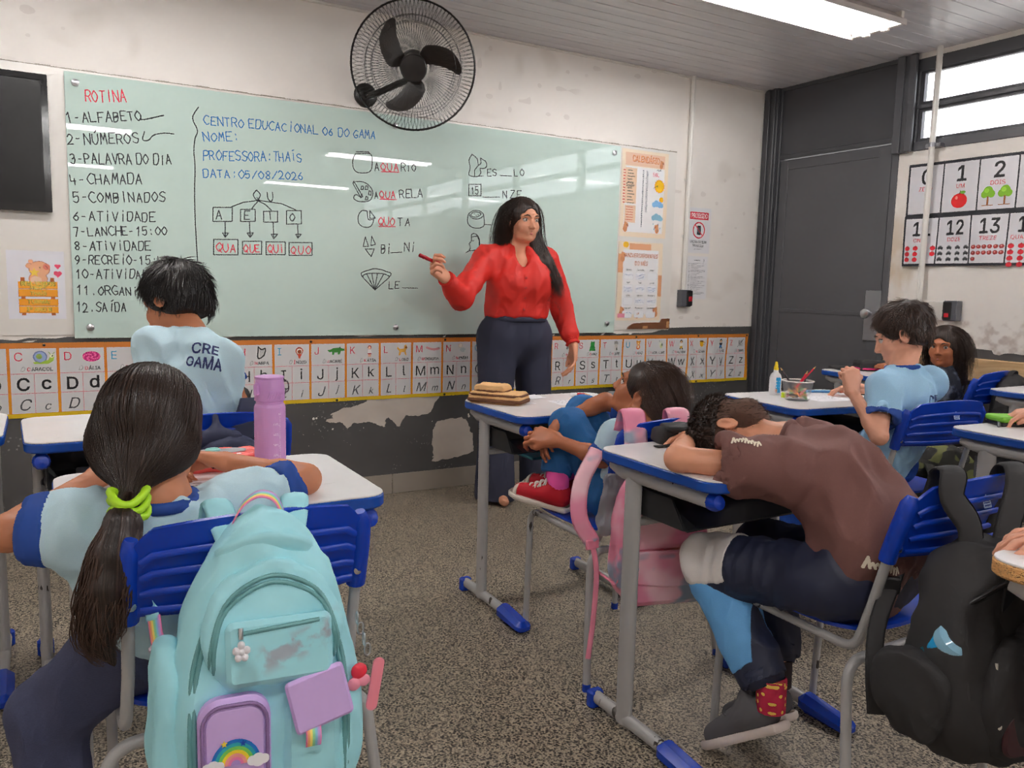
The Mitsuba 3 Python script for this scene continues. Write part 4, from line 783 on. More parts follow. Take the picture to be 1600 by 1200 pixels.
# wall fan
k = thing('wall_fan', 'black three-bladed wall fan in a wire guard above the glass board', 'fan')
C = np.array([1.634, 3.817, 2.25]); ax = np.array([-.36, -.86, -.34]); ax /= np.linalg.norm(ax)
uu = np.cross([0, 0, 1.0], ax); uu /= np.linalg.norm(uu); vv = np.cross(ax, uu)
FM = np.eye(4); FM[:3, 0], FM[:3, 1], FM[:3, 2], FM[:3, 3] = uu, vv, ax, C      # local x right, y up, z to the room
ring = lambda r, z, w, n=72: tube([(r * math.cos(a), r * math.sin(a), z) for a in np.arange(n) * 2 * math.pi / n], w, 6, True)
def guard(sgn, dep, tw):
    o = []
    for i in range(96):
        a = i * 2 * math.pi / 96; pts = []
        for t in np.linspace(0, 1, 9):
            r = .078 + (.302 - .078) * t; b = a + tw * (1 - t)
            pts.append((r * math.cos(b), r * math.sin(b), sgn * dep * (1 - t ** 2.6)))
        o.append(tube(pts, .0011, 4, caps=False))
    for r in (.205, .235): o.append(ring(r, sgn * dep * (1 - ((r - .078) / .224) ** 2.6), .0014))
    return cat(o)
FB = 'fan_black'; mat('fan_black', (26, 23, 22), .35); mat('fan_blade', (38, 31, 27), .3)
part(k, 'front_guard', mv(guard(1, .085, .12), FM), FB, 60, kind='stuff', label='wires of the front guard'); part(k, 'rear_guard', mv(guard(-1, .075, -.12), FM), FB, 60, kind='stuff', label='wires of the rear guard')
part(k, 'rim', mv(ring(.303, 0, .0055), FM), FB, 60)
bl = np.array([(40, -60), (78, -175), (148, -200), (248, -195), (328, -165), (388, -105), (428, -25), (418, 20), (393, 25), (328, -5), (248, -25), (118, -30), (50, 20)]) * .000555; bl[:, 1] *= -1
bp = Polygon(spline(bl, 5, True)).buffer(0)
bv, bf = trimesh.creation.triangulate_polygon(bp.segmentize(.02), engine='earcut')
bs = trimesh.creation.extrude_polygon(bp.segmentize(.015), .003, engine='earcut'); bs = bs.subdivide_to_size(.03)
w_ = np.array(bs.vertices); w_[:, 2] += .55 * (w_[:, 1] - .06) * np.clip(1.2 - np.hypot(w_[:, 0], w_[:, 1]) / .3, .3, 1) + .012; bs.vertices = w_
for j in range(3): part(k, 'blade', mv(bs, FM @ xf(rz=120 * j - 3)), 'fan_blade', 40, label='dark curved blade')
part(k, 'hub', mv(lathe([(.03, -.02), (.062, -.02), (.066, .0), (.066, .06), (.0655, .082), (.060, .088), (.02, .09)], 32), FM), FB, 40)
P = Print(); P.rect(-.022, .004, -.004, .022, (206, 204, 202), 1); P.rect(-.001, .006, .026, .012, (206, 204, 202), 1); P.rect(-.02, -.006, .02, .0, (206, 204, 202), 1); P.line([(-.02, .004), (-.005, .021)], .003, (26, 23, 22), 2)
m, c = P.build(FM @ xf(z=.0885)); part(k, 'badge', m, 'ink', False, color=c, label='pale maker badge')
part(k, 'motor', mv(lathe([(.02, -.17), (.045, -.165), (.062, -.15), (.07, -.12), (.07, -.05), (.06, -.025), (.03, -.02)], 28), FM), FB, 40)
mw = np.array([1.52, YF, 2.165]); dk_ = lathe([(.062, 0), (.062, .012), (.05, .024), (.02, .03)], 28); dk_.apply_transform(wall_y(*mw)); part(k, 'wall_plate', dk_, FB, 40)
e = C - ax * .14; part(k, 'bracket', tube(spline([mw + [0, -.01, 0], mw + [.01, -.10, -.01], (mw + e) / 2 + np.array([.02, .0, -.03]), e + np.array([0, .0, -.06]), e], 5), .017, 10), FB, 50)
lp_ = [(.085 + .012 * math.cos(t), -.10 + .03 * math.sin(t), -.07) for t in np.arange(16) * math.pi / 8]; part(k, 'pull_cord', mv(tube(lp_, .0015, 5, True), FM), FB, 40)

# ---------------------------------------------------------------- people: bodies and clothes as blended round cones, meshed by surface nets
A_ = lambda *v: np.array(v, float)
def unit(v): v = np.asarray(v, float); return v / (np.linalg.norm(v) + 1e-12)
def frame(fwd, up=(0, 0, 1)):
    """rows: right, forward, up"""
    f = unit(fwd); r = unit(np.cross(f, up)); return np.array([r, f, np.cross(r, f)])
class Sdf:
    def __init__(s): s.ops = []
    def cap(s, a, b, ra, rb=None, k=.012, w=None, sc=1.0, op='add'):
        s.ops.append((op, 'cap', (np.asarray(a, np.float32), np.asarray(b, np.float32), ra, ra if rb is None else rb, None if w is None else unit(w).astype(np.float32), sc), k)); return s
    def ell(s, c, R, rad, k=.012, op='add'):
        s.ops.append((op, 'ell', (np.asarray(c, np.float32), np.asarray(R, np.float32), np.asarray(rad, np.float32)), k)); return s
    def plane(s, p, n, k=.002):     # keeps what lies behind the plane
        s.ops.append(('and', 'pln', (np.asarray(p, np.float32), unit(n).astype(np.float32)), k)); return s
    def fn(s, f, lo, hi, k=.012, op='add'): s.ops.append((op, 'fn', (f, lo, hi), k)); return s
    def grp(s, o, k=.012, op='add'): s.ops.append((op, 'grp', (o,), k)); return s
    @staticmethod
    def prim(kind, q, p):
        if kind == 'cap':
            a, b, ra, rb, w, sc = q
            ab, pa = b - a, p - a
            if w is not None:
                pa = pa + ((sc - 1) * (pa @ w))[..., None] * w; ab = ab + (sc - 1) * (ab @ w) * w
            t = np.clip((pa @ ab) / max(float(ab @ ab), 1e-12), 0, 1)
            d = np.sqrt(((pa - t[..., None] * ab) ** 2).sum(-1)) - (ra + t * (rb - ra))
            return d * (1 / math.sqrt(sc) if w is not None else 1)
        if kind == 'ell':
            c, R, rad = q
            l = (p - c) @ R.T; k0 = np.sqrt(((l / rad) ** 2).sum(-1)); k1 = np.sqrt(((l / rad ** 2) ** 2).sum(-1))
            return k0 * (k0 - 1) / np.maximum(k1, 1e-9)
        if kind == 'grp': return q[0](p)
        if kind == 'fn': return q[0](p)
        c, n = q
        return (p - c) @ n
    @staticmethod
    def blend(d, di, op, k):
        if op == 'add':
            h = np.maximum(k - np.abs(d - di), 0) / k; return np.minimum(d, di) - h * h * k * .25
        e = -di if op == 'sub' else di
        h = np.maximum(k - np.abs(d - e), 0) / k; return np.maximum(d, e) + h * h * k * .25
    def __call__(s, p):
        p = np.asarray(p, np.float32); d = np.full(p.shape[:-1], 9, np.float32)
        for op, kind, q, k in s.ops: d = s.blend(d, s.prim(kind, q, p), op, k)
        return d
    def grad(s, p, e=.0015):
        p = np.asarray(p, np.float32)
        g = np.stack([s(p + np.eye(3, dtype=np.float32)[i] * e) - s(p - np.eye(3, dtype=np.float32)[i] * e) for i in range(3)], -1)
        return g / (np.linalg.norm(g, axis=-1, keepdims=True) + 1e-9)
    def bounds(s):
        lo, hi = [], []
        for op, kind, q, k in s.ops:
            if op != 'add': continue
            if kind == 'cap':
                m = max(q[2], q[3]) * (1 if q[4] is None else 1) + .01
                lo += [q[0] - m, q[1] - m]; hi += [q[0] + m, q[1] + m]
            elif kind == 'fn': lo.append(np.array(q[1])); hi.append(np.array(q[2]))
            elif kind == 'grp': a, b = q[0].bounds(); lo.append(a); hi.append(b)
            else: m = q[2].max() + .01; lo.append(q[0] - m); hi.append(q[0] + m)
        return np.min(lo, 0), np.max(hi, 0)
    def mesh(s, h, B=8):
        lo, hi = s.bounds(); lo = lo - 2 * h
        nb = np.ceil((hi + 2 * h - lo) / (h * B)).astype(int) + 1
        ci = np.stack(np.meshgrid(*[np.arange(n) for n in nb], indexing='ij'), -1).reshape(-1, 3)
        cen = (lo + (ci + .5) * h * B).astype(np.float32)
        half = h * B * .5 * 1.7321
        dc = s(cen); keep = np.abs(dc) < half * 1.6 + .006
        V = np.where(dc.reshape(nb) > 0, 1.0, -1.0).astype(np.float32)
        V = np.repeat(np.repeat(np.repeat(V, B, 0), B, 1), B, 2)
        kc = ci[keep]; loc = np.stack(np.meshgrid(*[np.arange(B)] * 3, indexing='ij'), -1).reshape(-1, 3)
        pts = (lo + (kc[:, None] * B + loc[None]) * h).astype(np.float32); cc = cen[keep]
        prims = [s.prim(kind, q, cc) for op, kind, q, k in s.ops]
        adds = [d for d, o in zip(prims, s.ops) if o[0] == 'add']; dm = np.min(adds, 0)
        d = np.full(pts.shape[:2], 9, np.float32)
        for (op, kind, q, k), dp in zip(s.ops, prims):
            act = (dp <= dm + 2 * half * 1.3 + k + .004) if op == 'add' else ((dp < half * 1.5 + k) if op == 'sub' else (dp > -half * 1.5 - k))
            if act.any(): d[act] = s.blend(d[act], s.prim(kind, q, pts[act]), op, k)
        gi = kc[:, None] * B + loc[None]
        V[gi[..., 0], gi[..., 1], gi[..., 2]] = d
        return nets(V, lo, h)
def nets(V, lo, h):
    S = V < 0
    c = [S[i:S.shape[0] - 1 + i, j:S.shape[1] - 1 + j, k:S.shape[2] - 1 + k] for i in (0, 1) for j in (0, 1) for k in (0, 1)]
    n = sum(x.astype(np.int8) for x in c); act = np.argwhere((n > 0) & (n < 8))
    idx = np.full(n.shape, -1, np.int32); idx[tuple(act.T)] = np.arange(len(act))
    off = np.array([(i, j, k) for i in (0, 1) for j in (0, 1) for k in (0, 1)])
    vals = np.stack([V[tuple((act + o).T)] for o in off], 1)
    acc, cnt = np.zeros((len(act), 3)), np.zeros(len(act))
    for a in range(8):
        for b in range(a + 1, 8):
            if np.abs(off[a] - off[b]).sum() != 1: continue
            va, vb = vals[:, a], vals[:, b]; m = (va < 0) != (vb < 0)
            t = np.clip(va[m] / (va[m] - vb[m] + 1e-12), 0, 1)[:, None]
            acc[m] += off[a] + t * (off[b] - off[a]); cnt[m] += 1
    v = lo + (act + acc / np.maximum(cnt, 1)[:, None]) * h
    F = []
    for ax in range(3):
        o = np.zeros(3, int); o[ax] = 1; u, w = [(1, 2), (2, 0), (0, 1)][ax]
        A = S[:-1, :-1, :-1]; Bs = S[1:, :-1, :-1] if ax == 0 else S[:-1, 1:, :-1] if ax == 1 else S[:-1, :-1, 1:]
        e = np.argwhere(A != Bs); e = e[(e[:, u] > 0) & (e[:, w] > 0)]
        du, dw = np.zeros(3, int), np.zeros(3, int); du[u] = 1; dw[w] = 1
        q = np.stack([idx[tuple((e - x).T)] for x in (du * 0, du, du + dw, dw)], 1)
        ok = (q >= 0).all(1); q, e = q[ok], e[ok]
        fl = A[tuple(e.T)]
        F.append(np.where(fl[:, None], q, q[:, ::-1]))
    q = np.vstack(F)
    m = trimesh.Trimesh(v, np.vstack([q[:, [0, 1, 2]], q[:, [0, 2, 3]]]), process=False)
    if m.volume < 0: m.invert()
    return m
def vnormals(m):
    v, f = np.asarray(m.vertices), np.asarray(m.faces); n = np.zeros_like(v); fn = np.cross(v[f[:, 1]] - v[f[:, 0]], v[f[:, 2]] - v[f[:, 0]])
    for k in range(3): np.add.at(n, f[:, k], fn)
    return n / (np.linalg.norm(n, axis=1, keepdims=True) + 1e-12)
_ROT = [trimesh.transformations.random_rotation_matrix(np.array([.31, .62, .17]))[:3, :3], trimesh.transformations.random_rotation_matrix(np.array([.77, .12, .45]))[:3, :3]]
def folds(p, amp, fr, dirn=(0, 0, 1), st=.35, seed=0):
    """cloth creases: noise stretched along dirn"""
    d = unit(dirn); q = p + (st - 1) * (p @ d)[:, None] * d
    r1, r2 = _ROT[0], _ROT[1]; sm = lambda x: .5 * (meshkit.noise(x) + meshkit.noise(x @ r2 + 3.3))
    w = np.stack([sm(q @ r1 * fr * .5 + seed + 11 * i) - .5 for i in range(3)], 1) * (.9 / fr)
    a = sm((q + w) @ r1 * fr + seed * 3.1); b = sm((q + w) @ r2 * fr * 2.1 + 7.7 + seed)
    r = 1 - np.sqrt((3.2 * (a - .5)) ** 2 + .01); r2_ = 1 - np.sqrt((3.2 * (b - .5)) ** 2 + .02)
    return 2.1 * amp * (.9 * r + .35 * r2_ - .62)
def cloth(sd, h, amp=.006, fr=14, dirn=(0, 0, 1), st=.35, seed=0):
    m = sd.mesh(h)
    if amp: m.vertices = np.asarray(m.vertices) + vnormals(m) * folds(np.asarray(m.vertices), amp, fr, dirn, st, seed)[:, None]
    return m
def head(S, c, R, s, fem=.0, k=.012, ears=True):
    """the skull and face; c its centre, R rows right/forward/up, s its height over .215"""
    W = lambda x, y, z: np.asarray(c) + s * (np.array([x, y, z]) @ R)
    r = lambda v: v * s
    S.ell(W(0, -.012, .030), R, (r(.073), r(.093), r(.083)), k).ell(W(0, .030, -.032), R, (r(.058), r(.060), r(.074)), .02)
    S.cap(W(-.03, .030, -.078), W(.03, .030, -.078), r(.027), None, .02).ell(W(0, .066, -.091), R, (r(.022), r(.020), r(.018)), .02)
    for q in (-1, 1):
        S.ell(W(q * .036, .055, -.030), R, (r(.027), r(.024), r(.028)), .015)
        S.cap(W(q * .012, .083, .022), W(q * .043, .066, .022), r(.011), None, .012)
    for q in (-1, 1): S.ell(W(q * .032, .094, .004), R, (r(.017), r(.014), r(.011)), .010, 'sub')
    S.cap(W(0, .084, .010), W(0, .101, -.030), r(.0075), r(.0105), .010)
    for q in (-1, 1): S.ell(W(q * .011, .093, -.034), R, (r(.009), r(.011), r(.0075)), .006)
    S.cap(W(-.017, .076, -.0565), W(.017, .076, -.0565), r(.0115), None, .008).cap(W(-.014, .075, -.067), W(.014, .075, -.067), r(.0115), None, .006)
    S.cap(W(-.024, .090, -.0615), W(.024, .090, -.0615), r(.0022), None, .005, op='sub')
    if ears:
        for q in (-1, 1):
            E = np.array([R[0] * .94 + R[1] * q * -.34, R[1] * .94 + R[0] * q * .34, R[2]])
            S.ell(W(q * .078, -.010, -.006), E, (r(.009), r(.019), r(.031)), .006).ell(W(q * .086, -.006, -.002), E, (r(.007), r(.010), r(.018)), .004, 'sub')
    return W
def face_parts(pk, W, R, s, iris=(70, 42, 26), lips='lips', brow='brow', eyes=(-1, 1)):
    for q in eyes:
        e = trimesh.creation.icosphere(3, .0125 * s); e.apply_translation(W(q * .032, .0705, .003)); part(pk, 'eye', e, 'eye_white', True)
        i = trimesh.creation.icosphere(2, .0072 * s); i.apply_translation(W(q * .032 + LOOK[0], .0768, .003 + LOOK[1])); part(pk, 'iris', i, 'iris', True)
        p0 = [W(q * .015, .092, .0215), W(q * .030, .0915, .0275), W(q * .046, .080, .0225)]; part(pk, 'eyebrow', tube(spline(p0, 4), [.0024 * s] * 4 + [.003 * s] * 2 + [.0016 * s] * 3, 6), brow, True)
        l0 = [W(q * (.019 + .026 * t), .0825 - .010 * abs(t * 2 - 1) ** 2 - .004 * t, .0065 + .0040 * math.sin(math.pi * t)) for t in np.linspace(0, 1, 7)]; part(pk, 'eyelash', tube(l0, .0024 * s, 5), brow, True)
    for z, rr_, w in ((-.0562, .0052, .019), (-.0665, .0058, .016)):
        l = [W(w * t, .0845 - .012 * t * t, z + (.0018 * (1 - abs(t)) if z > -.06 else 0)) for t in np.linspace(-1, 1, 9)]
        part(pk, 'lip', tube(l, s * rr_ * (1 - np.abs(np.linspace(-1, 1, 9)) ** 2.2 * .85), 8), lips, True)
LOOK = (0, 0)
def hand(S, wrist, d, n, L, curl, thumb=(.5, .4), side=1, spread=.10, rw=None, k=.005):
    """wrist, direction to the fingers, palm normal; side: +1 the thumb lies on cross(d, n); curl: one or four (base, middle, tip) in degrees; thumb: (out, across)"""
    d = unit(d); n = unit(np.asarray(n) - d * (np.asarray(n) @ d)); t = np.cross(d, n) * side
    w = np.asarray(wrist, float); rw = rw or .115 * L
    kn = [w + d * L * a + t * L * b for a, b in ((.50, .20), (.53, .07), (.51, -.06), (.46, -.18))]
    for i, q in enumerate(kn):
        S.cap(w + t * L * (.11, .04, -.04, -.11)[i], q, rw * (.92 if i in (1, 2) else .8), L * .068, .010)
    S.cap(w + d * L * .12 + t * L * .12, w + d * L * .30 + t * L * .17 + n * L * .03, L * .085, L * .075, .010)
    if not isinstance(curl[0], (list, tuple)): curl = [curl] * 4
    for i, q in enumerate(kn):
        ln = np.array([(.25, .15, .12), (.28, .17, .125), (.26, .16, .12), (.20, .12, .11)][i]) * L
        a = 0.0; p = q; dd = unit(d + t * spread * (1.5 - i)); rr = L * (.056, .057, .054, .048)[i]
        for j in range(3):
            a += math.radians(curl[i][j]); v = dd * math.cos(a) + n * math.sin(a); e = p + v * ln[j]
            S.cap(p, e, rr * (1 - .09 * j), rr * (.91 - .09 * j), k if j or 1 else .008); p = e
    o, ac = thumb; p = w + d * L * .17 + t * L * .15
    v1 = unit(d * .75 + t * (.5 + o) + n * .25); e = p + v1 * L * .24; S.cap(p, e, L * .078, L * .062, .010)
    v2 = unit(d * .9 + t * (.45 * o) * (1 - ac) - t * .5 * ac + n * (.15 + .5 * ac)); e2 = e + v2 * L * .16; S.cap(e, e2, L * .062, L * .056, k)
    v3 = unit(v2 + n * .25 * ac - t * .3 * ac); S.cap(e2, e2 + v3 * L * .125, L * .056, L * .045, k)
    return S
def limb(S, pts, rs, k=.014, w=None, sc=1.0):
    for a, b, ra, rb in zip(pts, pts[1:], rs, rs[1:]): S.cap(a, b, ra, rb, k, w, sc)
    return S
def hairs(P, r, sides=3, taper=1.0):
    """many strands as one mesh; P (n, m, 3)"""
    n, m, _ = P.shape
    t = np.gradient(P, axis=1); t /= np.linalg.norm(t, axis=-1, keepdims=True) + 1e-9
    a = np.cross(t, np.array([.31, .52, .79])); a /= np.linalg.norm(a, axis=-1, keepdims=True) + 1e-9; b = np.cross(t, a)
    rad = np.broadcast_to(np.asarray(r, float), (n,))[:, None] * np.linspace(1, 1 - taper, m)[None] ** .6 + 1e-5
    an = np.arange(sides) * 2 * np.pi / sides
    V = P[:, :, None] + rad[..., None, None] * (np.cos(an)[:, None] * a[:, :, None] + np.sin(an)[:, None] * b[:, :, None])
    i, j, k = np.meshgrid(np.arange(n), np.arange(m - 1), np.arange(sides), indexing='ij'); k2 = (k + 1) % sides
    ix = lambda i, j, k: (i * m + j) * sides + k
    q = np.stack([ix(i, j, k), ix(i, j, k2), ix(i, j + 1, k2), ix(i, j + 1, k)], -1).reshape(-1, 4)
    return trimesh.Trimesh(V.reshape(-1, 3), np.vstack([q[:, [0, 1, 2]], q[:, [0, 2, 3]]]), process=False)
def tress(ctr, wid, n, rng, m, flat=.7, wave=.006):
    """a lock of n strands about the curve ctr, wid its half width along it"""
    k = len(ctr); tt = np.linspace(0, 1, k); w = np.interp(tt, np.linspace(0, 1, len(wid)), wid)
    a, r = rng.uniform(0, 6.283, n), np.sqrt(rng.uniform(0, 1, n)); ph, fr = rng.uniform(0, 6.28, (n, 1)), rng.uniform(1.5, 3.5, (n, 1))
    _, nn, bb = ribbon_frames(ctr, (1, 0, 0)); ln = rng.uniform(.72, 1.0, n); P = np.empty((n, m, 3))
    for i in range(n):
        t = np.linspace(0, ln[i], m); c, u, v, q = (np.stack([np.interp(t, tt, x[:, j]) for j in range(x.shape[1])], 1) for x in (ctr, nn, bb, w[:, None]))
        P[i] = c + u * (r[i] * math.cos(a[i]) * q + (wave * np.sin(fr[i] * 6.28 * t + ph[i]) * t)[:, None]) + v * (r[i] * math.sin(a[i]) * q * flat + (.8 * wave * np.cos(fr[i] * 6.28 * t + ph[i] * 1.7) * t)[:, None])
    return P
def comb(S, p, dirf, ln, m=8, off=.002, free=True, jit=.0):
    """strands combed over the body S from points p along dirf(p); ln their lengths"""
    out = [p]; ds = (np.asarray(ln) / (m - 1))[:, None]; v = None
    for _ in range(m - 1):
        d = dirf(p); v = d if v is None else .5 * v + .5 * d; v = v / (np.linalg.norm(v, axis=1, keepdims=True) + 1e-9)
        p = p + v * ds; f = S(p); g = S.grad(p)
        p = p + g * np.where((f < off) | (not free), off - f, 0)[:, None] * .9; out.append(p)
    return np.stack(out, 1)
def scalp(S, c, R, s, n, rng, test):
    d = rng.normal(size=(n * 3, 3)); d /= np.linalg.norm(d, axis=1, keepdims=True)
    l = d @ R.T; d = d[test(l)][:n]
    p = np.asarray(c) + s * .03 * R[2] + d * .13 * s
    for _ in range(6): p = p - d * S(p)[:, None]
    return p
def hair_uv(m, c, R):
    l = (np.asarray(m.vertices) - c) @ R.T; a = np.arctan2(l[:, 0], l[:, 1]); return np.column_stack([np.cos(a), np.sin(a)])
def letter_on(S, txt, o, u, v, hgt, width=None, lift=.0018, disp=None, bold=True):
    """cloth lettering: laid on the surface of S around o, reading along u, v up"""
    lv, lf, w = letters(txt, bold); k = (width / (w * hgt)) if width else 1.0
    m = trimesh.Trimesh(np.column_stack([lv[:, 0] * hgt * k, lv[:, 1] * hgt, lv[:, 0] * 0]), lf, process=False).subdivide_to_size(.012)
    x = np.asarray(m.vertices); p = np.asarray(o) + (x[:, :1] - w * hgt * k / 2) * unit(u) + x[:, 1:2] * unit(v)
    for _ in range(5): p = p - S.grad(p) * S(p)[:, None]
    g = S.grad(p); p = p + g * lift
    if disp: p = p + g * disp(p)[:, None]
    m.vertices = p; return m
def t_hair(lo, hi):
    def f(p, n, uv):
        a = noise(uv.x * 46, uv.y * 46, p.z * 5); b = noise(uv.x * 120, uv.y * 120, p.z * 9)
        return mix(lin(lo), lin(hi), smoothstep(.25, .85, .55 * a + .45 * b))
    return f
def t_hairbump(p, n, uv): return noise(uv.x * 60, uv.y * 60, p.z * 4) + .6 * noise(uv.x * 150, uv.y * 150, p.z * 7)
mat('hair_dark', None, .34, proc(t_hair((22, 15, 12), (62, 44, 36))), bump=proc(t_hairbump, .0008), bump_scale=.0012, specular=.5)
mat('hair_black', None, .36, proc(t_hair((12, 10, 10), (34, 28, 27))), bump=proc(t_hairbump, .0008), bump_scale=.0012, specular=.5)
mat('strand_dark', (44, 31, 25), .38, specular=.5); mat('strand_brown', (64, 45, 36), .42, specular=.45); mat('strand_black', (22, 18, 17), .38, specular=.5)
def t_skin(c1, c2):
    def f(p, n, uv): return mix(lin(c1), lin(c2), fbm(p.x * 26, p.y * 26, p.z * 26, 3))
    return f
mat('skin_tan', None, .5, proc(t_skin((176, 112, 80), (194, 130, 96))), specular=.35); mat('skin_brown', None, .5, proc(t_skin((150, 88, 58), (168, 104, 72))), specular=.35); mat('skin_fair', None, .5, proc(t_skin((214, 152, 124), (228, 168, 142))), specular=.35); mat('skin_light', None, .5, proc(t_skin((206, 142, 110), (222, 160, 130))), specular=.35)
mat('eye_white', (196, 182, 174), .25); mat('iris', (46, 28, 20), .15); mat('lips', (176, 92, 86), .4); mat('lips_dark', (140, 76, 66), .45); mat('brow', (38, 26, 22), .6); mat('nail', (226, 168, 150), .3)
def t_weave(a, b, f=900.0):
    def g(p, n, uv): return mix(lin(a), lin(b), .6 * fbm(p.x * 9, p.y * 9, p.z * 9, 3) + .4 * noise(p.x * f, p.y * f, p.z * f))
    return g
mat('shirt_blue', None, .85, proc(t_weave((176, 206, 218), (196, 222, 230))), sheen=.3); mat('shirt_sky', None, .85, proc(t_weave((142, 184, 216), (164, 204, 230))), sheen=.3)
mat('navy_trim', (30, 64, 138), .8); mat('navy_text', (38, 48, 96), .8); mat('blouse_red', None, .6, proc(t_weave((196, 34, 28), (212, 46, 36))), sheen=.5); mat('trouser_navy', None, .8, proc(t_weave((34, 37, 56), (44, 47, 66))), sheen=.3)
mat('jeans', None, .85, proc(t_weave((46, 50, 74), (66, 70, 96), 500.0))); mat('pants_blue', None, .8, proc(t_weave((18, 72, 124), (32, 92, 146)))); mat('shorts_blue', None, .75, proc(t_weave((18, 64, 150), (26, 78, 170))))
mat('tee_brown', None, .85, proc(t_weave((98, 64, 60), (114, 78, 72))), sheen=.3); mat('track_navy', None, .6, proc(t_weave((22, 27, 48), (32, 38, 62))), sheen=.3); mat('cloth_white', None, .8, proc(t_weave((214, 206, 202), (232, 226, 222)))); mat('cloth_sky', None, .7, proc(t_weave((84, 148, 204), (106, 168, 220))))
def t_dye(p, n, uv): return mix(lin((40, 44, 54)), lin((112, 122, 140)), smoothstep(.45, .75, fbm(p.x * 22, p.y * 22, p.z * 22, 4)))
mat('tie_dye_grey', None, .85, proc(t_dye))

# ---------------------------------------------------------------- bags: local axes x right, y towards the chair, z up, the front at -y
def bag_sdf(hw, dep, h, zs, top=.6, r=.045):
    """hw half width, dep depth, h height, zs where the dome begins, top the depth left at the top"""
    def f(p):
        x, y, z = p[..., 0], p[..., 1], p[..., 2]
        t = np.clip((z - zs) / (h - zs), 0, 1.3); w = hw * np.sqrt(np.clip(1 - t ** 2.3, 0, 1)) * (1 + .04 * np.sin(z * 14)) - .06 * np.clip(t - 1, 0, 1)
        yf = -dep * (1 - (1 - top) * np.clip((z - .35 * h) / (.65 * h), 0, 1)); cy, hd = yf / 2, -yf / 2
        bt = np.clip(1 - z / .09, 0, 1); w = w - .03 * bt ** 2; hd = hd - .02 * bt ** 2
        q0, q1 = np.abs(x) - w + r, np.abs(y - cy) - hd + r
        d = np.sqrt(np.maximum(q0, 0) ** 2 + np.maximum(q1, 0) ** 2) + np.minimum(np.maximum(q0, q1), 0) - r
        return np.maximum(d, -z) * .8
    return Sdf().fn(f, (-hw - .03, -dep - .03, -.01), (hw + .03, .03, h + .02))
def on_front(S, pts, n=6, lift=.0, closed=False):
    p = np.array([(x, -.2, z) for x, z in spline(pts, n, closed)], float)
    for _ in range(24): p[:, 1] += np.clip(S(p), -.02, .02) * .9
    p[:, 1] -= lift; return p
def slab(shape, th, bev, y, tilt=0.0, zc=0.0):
    """a shape in x, z thickened towards -y"""
    m = bevel_extrude(shape, th, bev); m.apply_transform(np.array([[1, 0, 0, 0], [0, 0, -1, 0], [0, 1, 0, 0], [0, 0, 0, 1.0]]))
    m.apply_translation([0, 0, -zc]); m.apply_transform(xf(rx=-tilt)); m.apply_translation([0, y, zc]); return m
def strap(pts, w, th, n=6, wdir=(1, 0, 0)):
    p = spline(pts, n); return tube(p, w / 2, 8, squash=th / w, up=wdir)
def stain(p, n, uv):
    a = fbm(p.x * 60, p.z * 60, p.y * 60, 4); q = mi.Float(p.x) ; 
    base = mix(lin((150, 212, 222)), lin((170, 226, 234)), fbm(p.x * 9, p.y * 9, p.z * 9, 3))
    d = smoothstep(.030, .006, dr.abs(p.z - (.655 + .32 * (p.x - .30)))) * smoothstep(.235, .27, p.x) * smoothstep(.385, .35, p.x) * smoothstep(1.20, 1.16, p.y)
    d2 = smoothstep(.022, .010, dr.sqrt(dr.square(p.x - .235) + .3 * dr.square(p.z - .615))) * smoothstep(1.20, 1.16, p.y)
    c = mix(base, lin((150, 140, 152)), .75 * d * smoothstep(.38, .60, a)); return mix(c, lin((120, 164, 170)), .55 * d2)
mat('bag_teal', None, .72, proc(stain), sheen=.3); mat('zip_teal', (96, 150, 152), .5); mat('lavender', (204, 172, 228), .6, sheen=.2); mat('zip_lav', (130, 100, 150), .5)
def t_rainbow(p, n, uv):
    k = dr.clip(uv.x, 0, 1) * 6
    cs = [lin(c) for c in ((236, 130, 178), (244, 170, 120), (244, 226, 120), (150, 214, 160), (140, 200, 220), (186, 160, 220), (236, 140, 190))]
    c = mi.Color3f(*[float(v) for v in cs[0]])
    for i in range(1, 7): c = mix(c, cs[i], smoothstep(i - .65, i - .35, k))
    return c
mat('rainbow_web', None, .6, proc(t_rainbow))
def webbing(pts, w, th, n=8, wdir=(1, 0, 0)):
    """a flat band with uv.x across it"""
    p = spline(pts, n); t, nn, b = ribbon_frames(p, wdir)
    us = np.linspace(0, 1, 7); V, U, F = [], [], []
    for s in (1, -1):
        o = len(V) * 0
        for i in range(len(p)):
            for u in us: V.append(p[i] + nn[i] * (u - .5) * w + b[i] * s * th / 2); U.append((u, i / len(p)))
    N = len(p) * 7
    for s in (0, 1):
        for i in range(len(p) - 1):
            for j in range(6):
                a = s * N + i * 7 + j; q = [a, a + 1, a + 8, a + 7]; q = q if s == 0 else q[::-1]; F += [[q[0], q[1], q[2]], [q[0], q[2], q[3]]]
    for i in range(len(p) - 1):
        for j in (0, 6): a, c = i * 7 + j, N + i * 7 + j; F += [[a, a + 7, c], [a + 7, c + 7, c]] if j == 0 else [[a, c, a + 7], [a + 7, c, c + 7]]
    return trimesh.Trimesh(np.array(V), F, process=False), np.array(U)
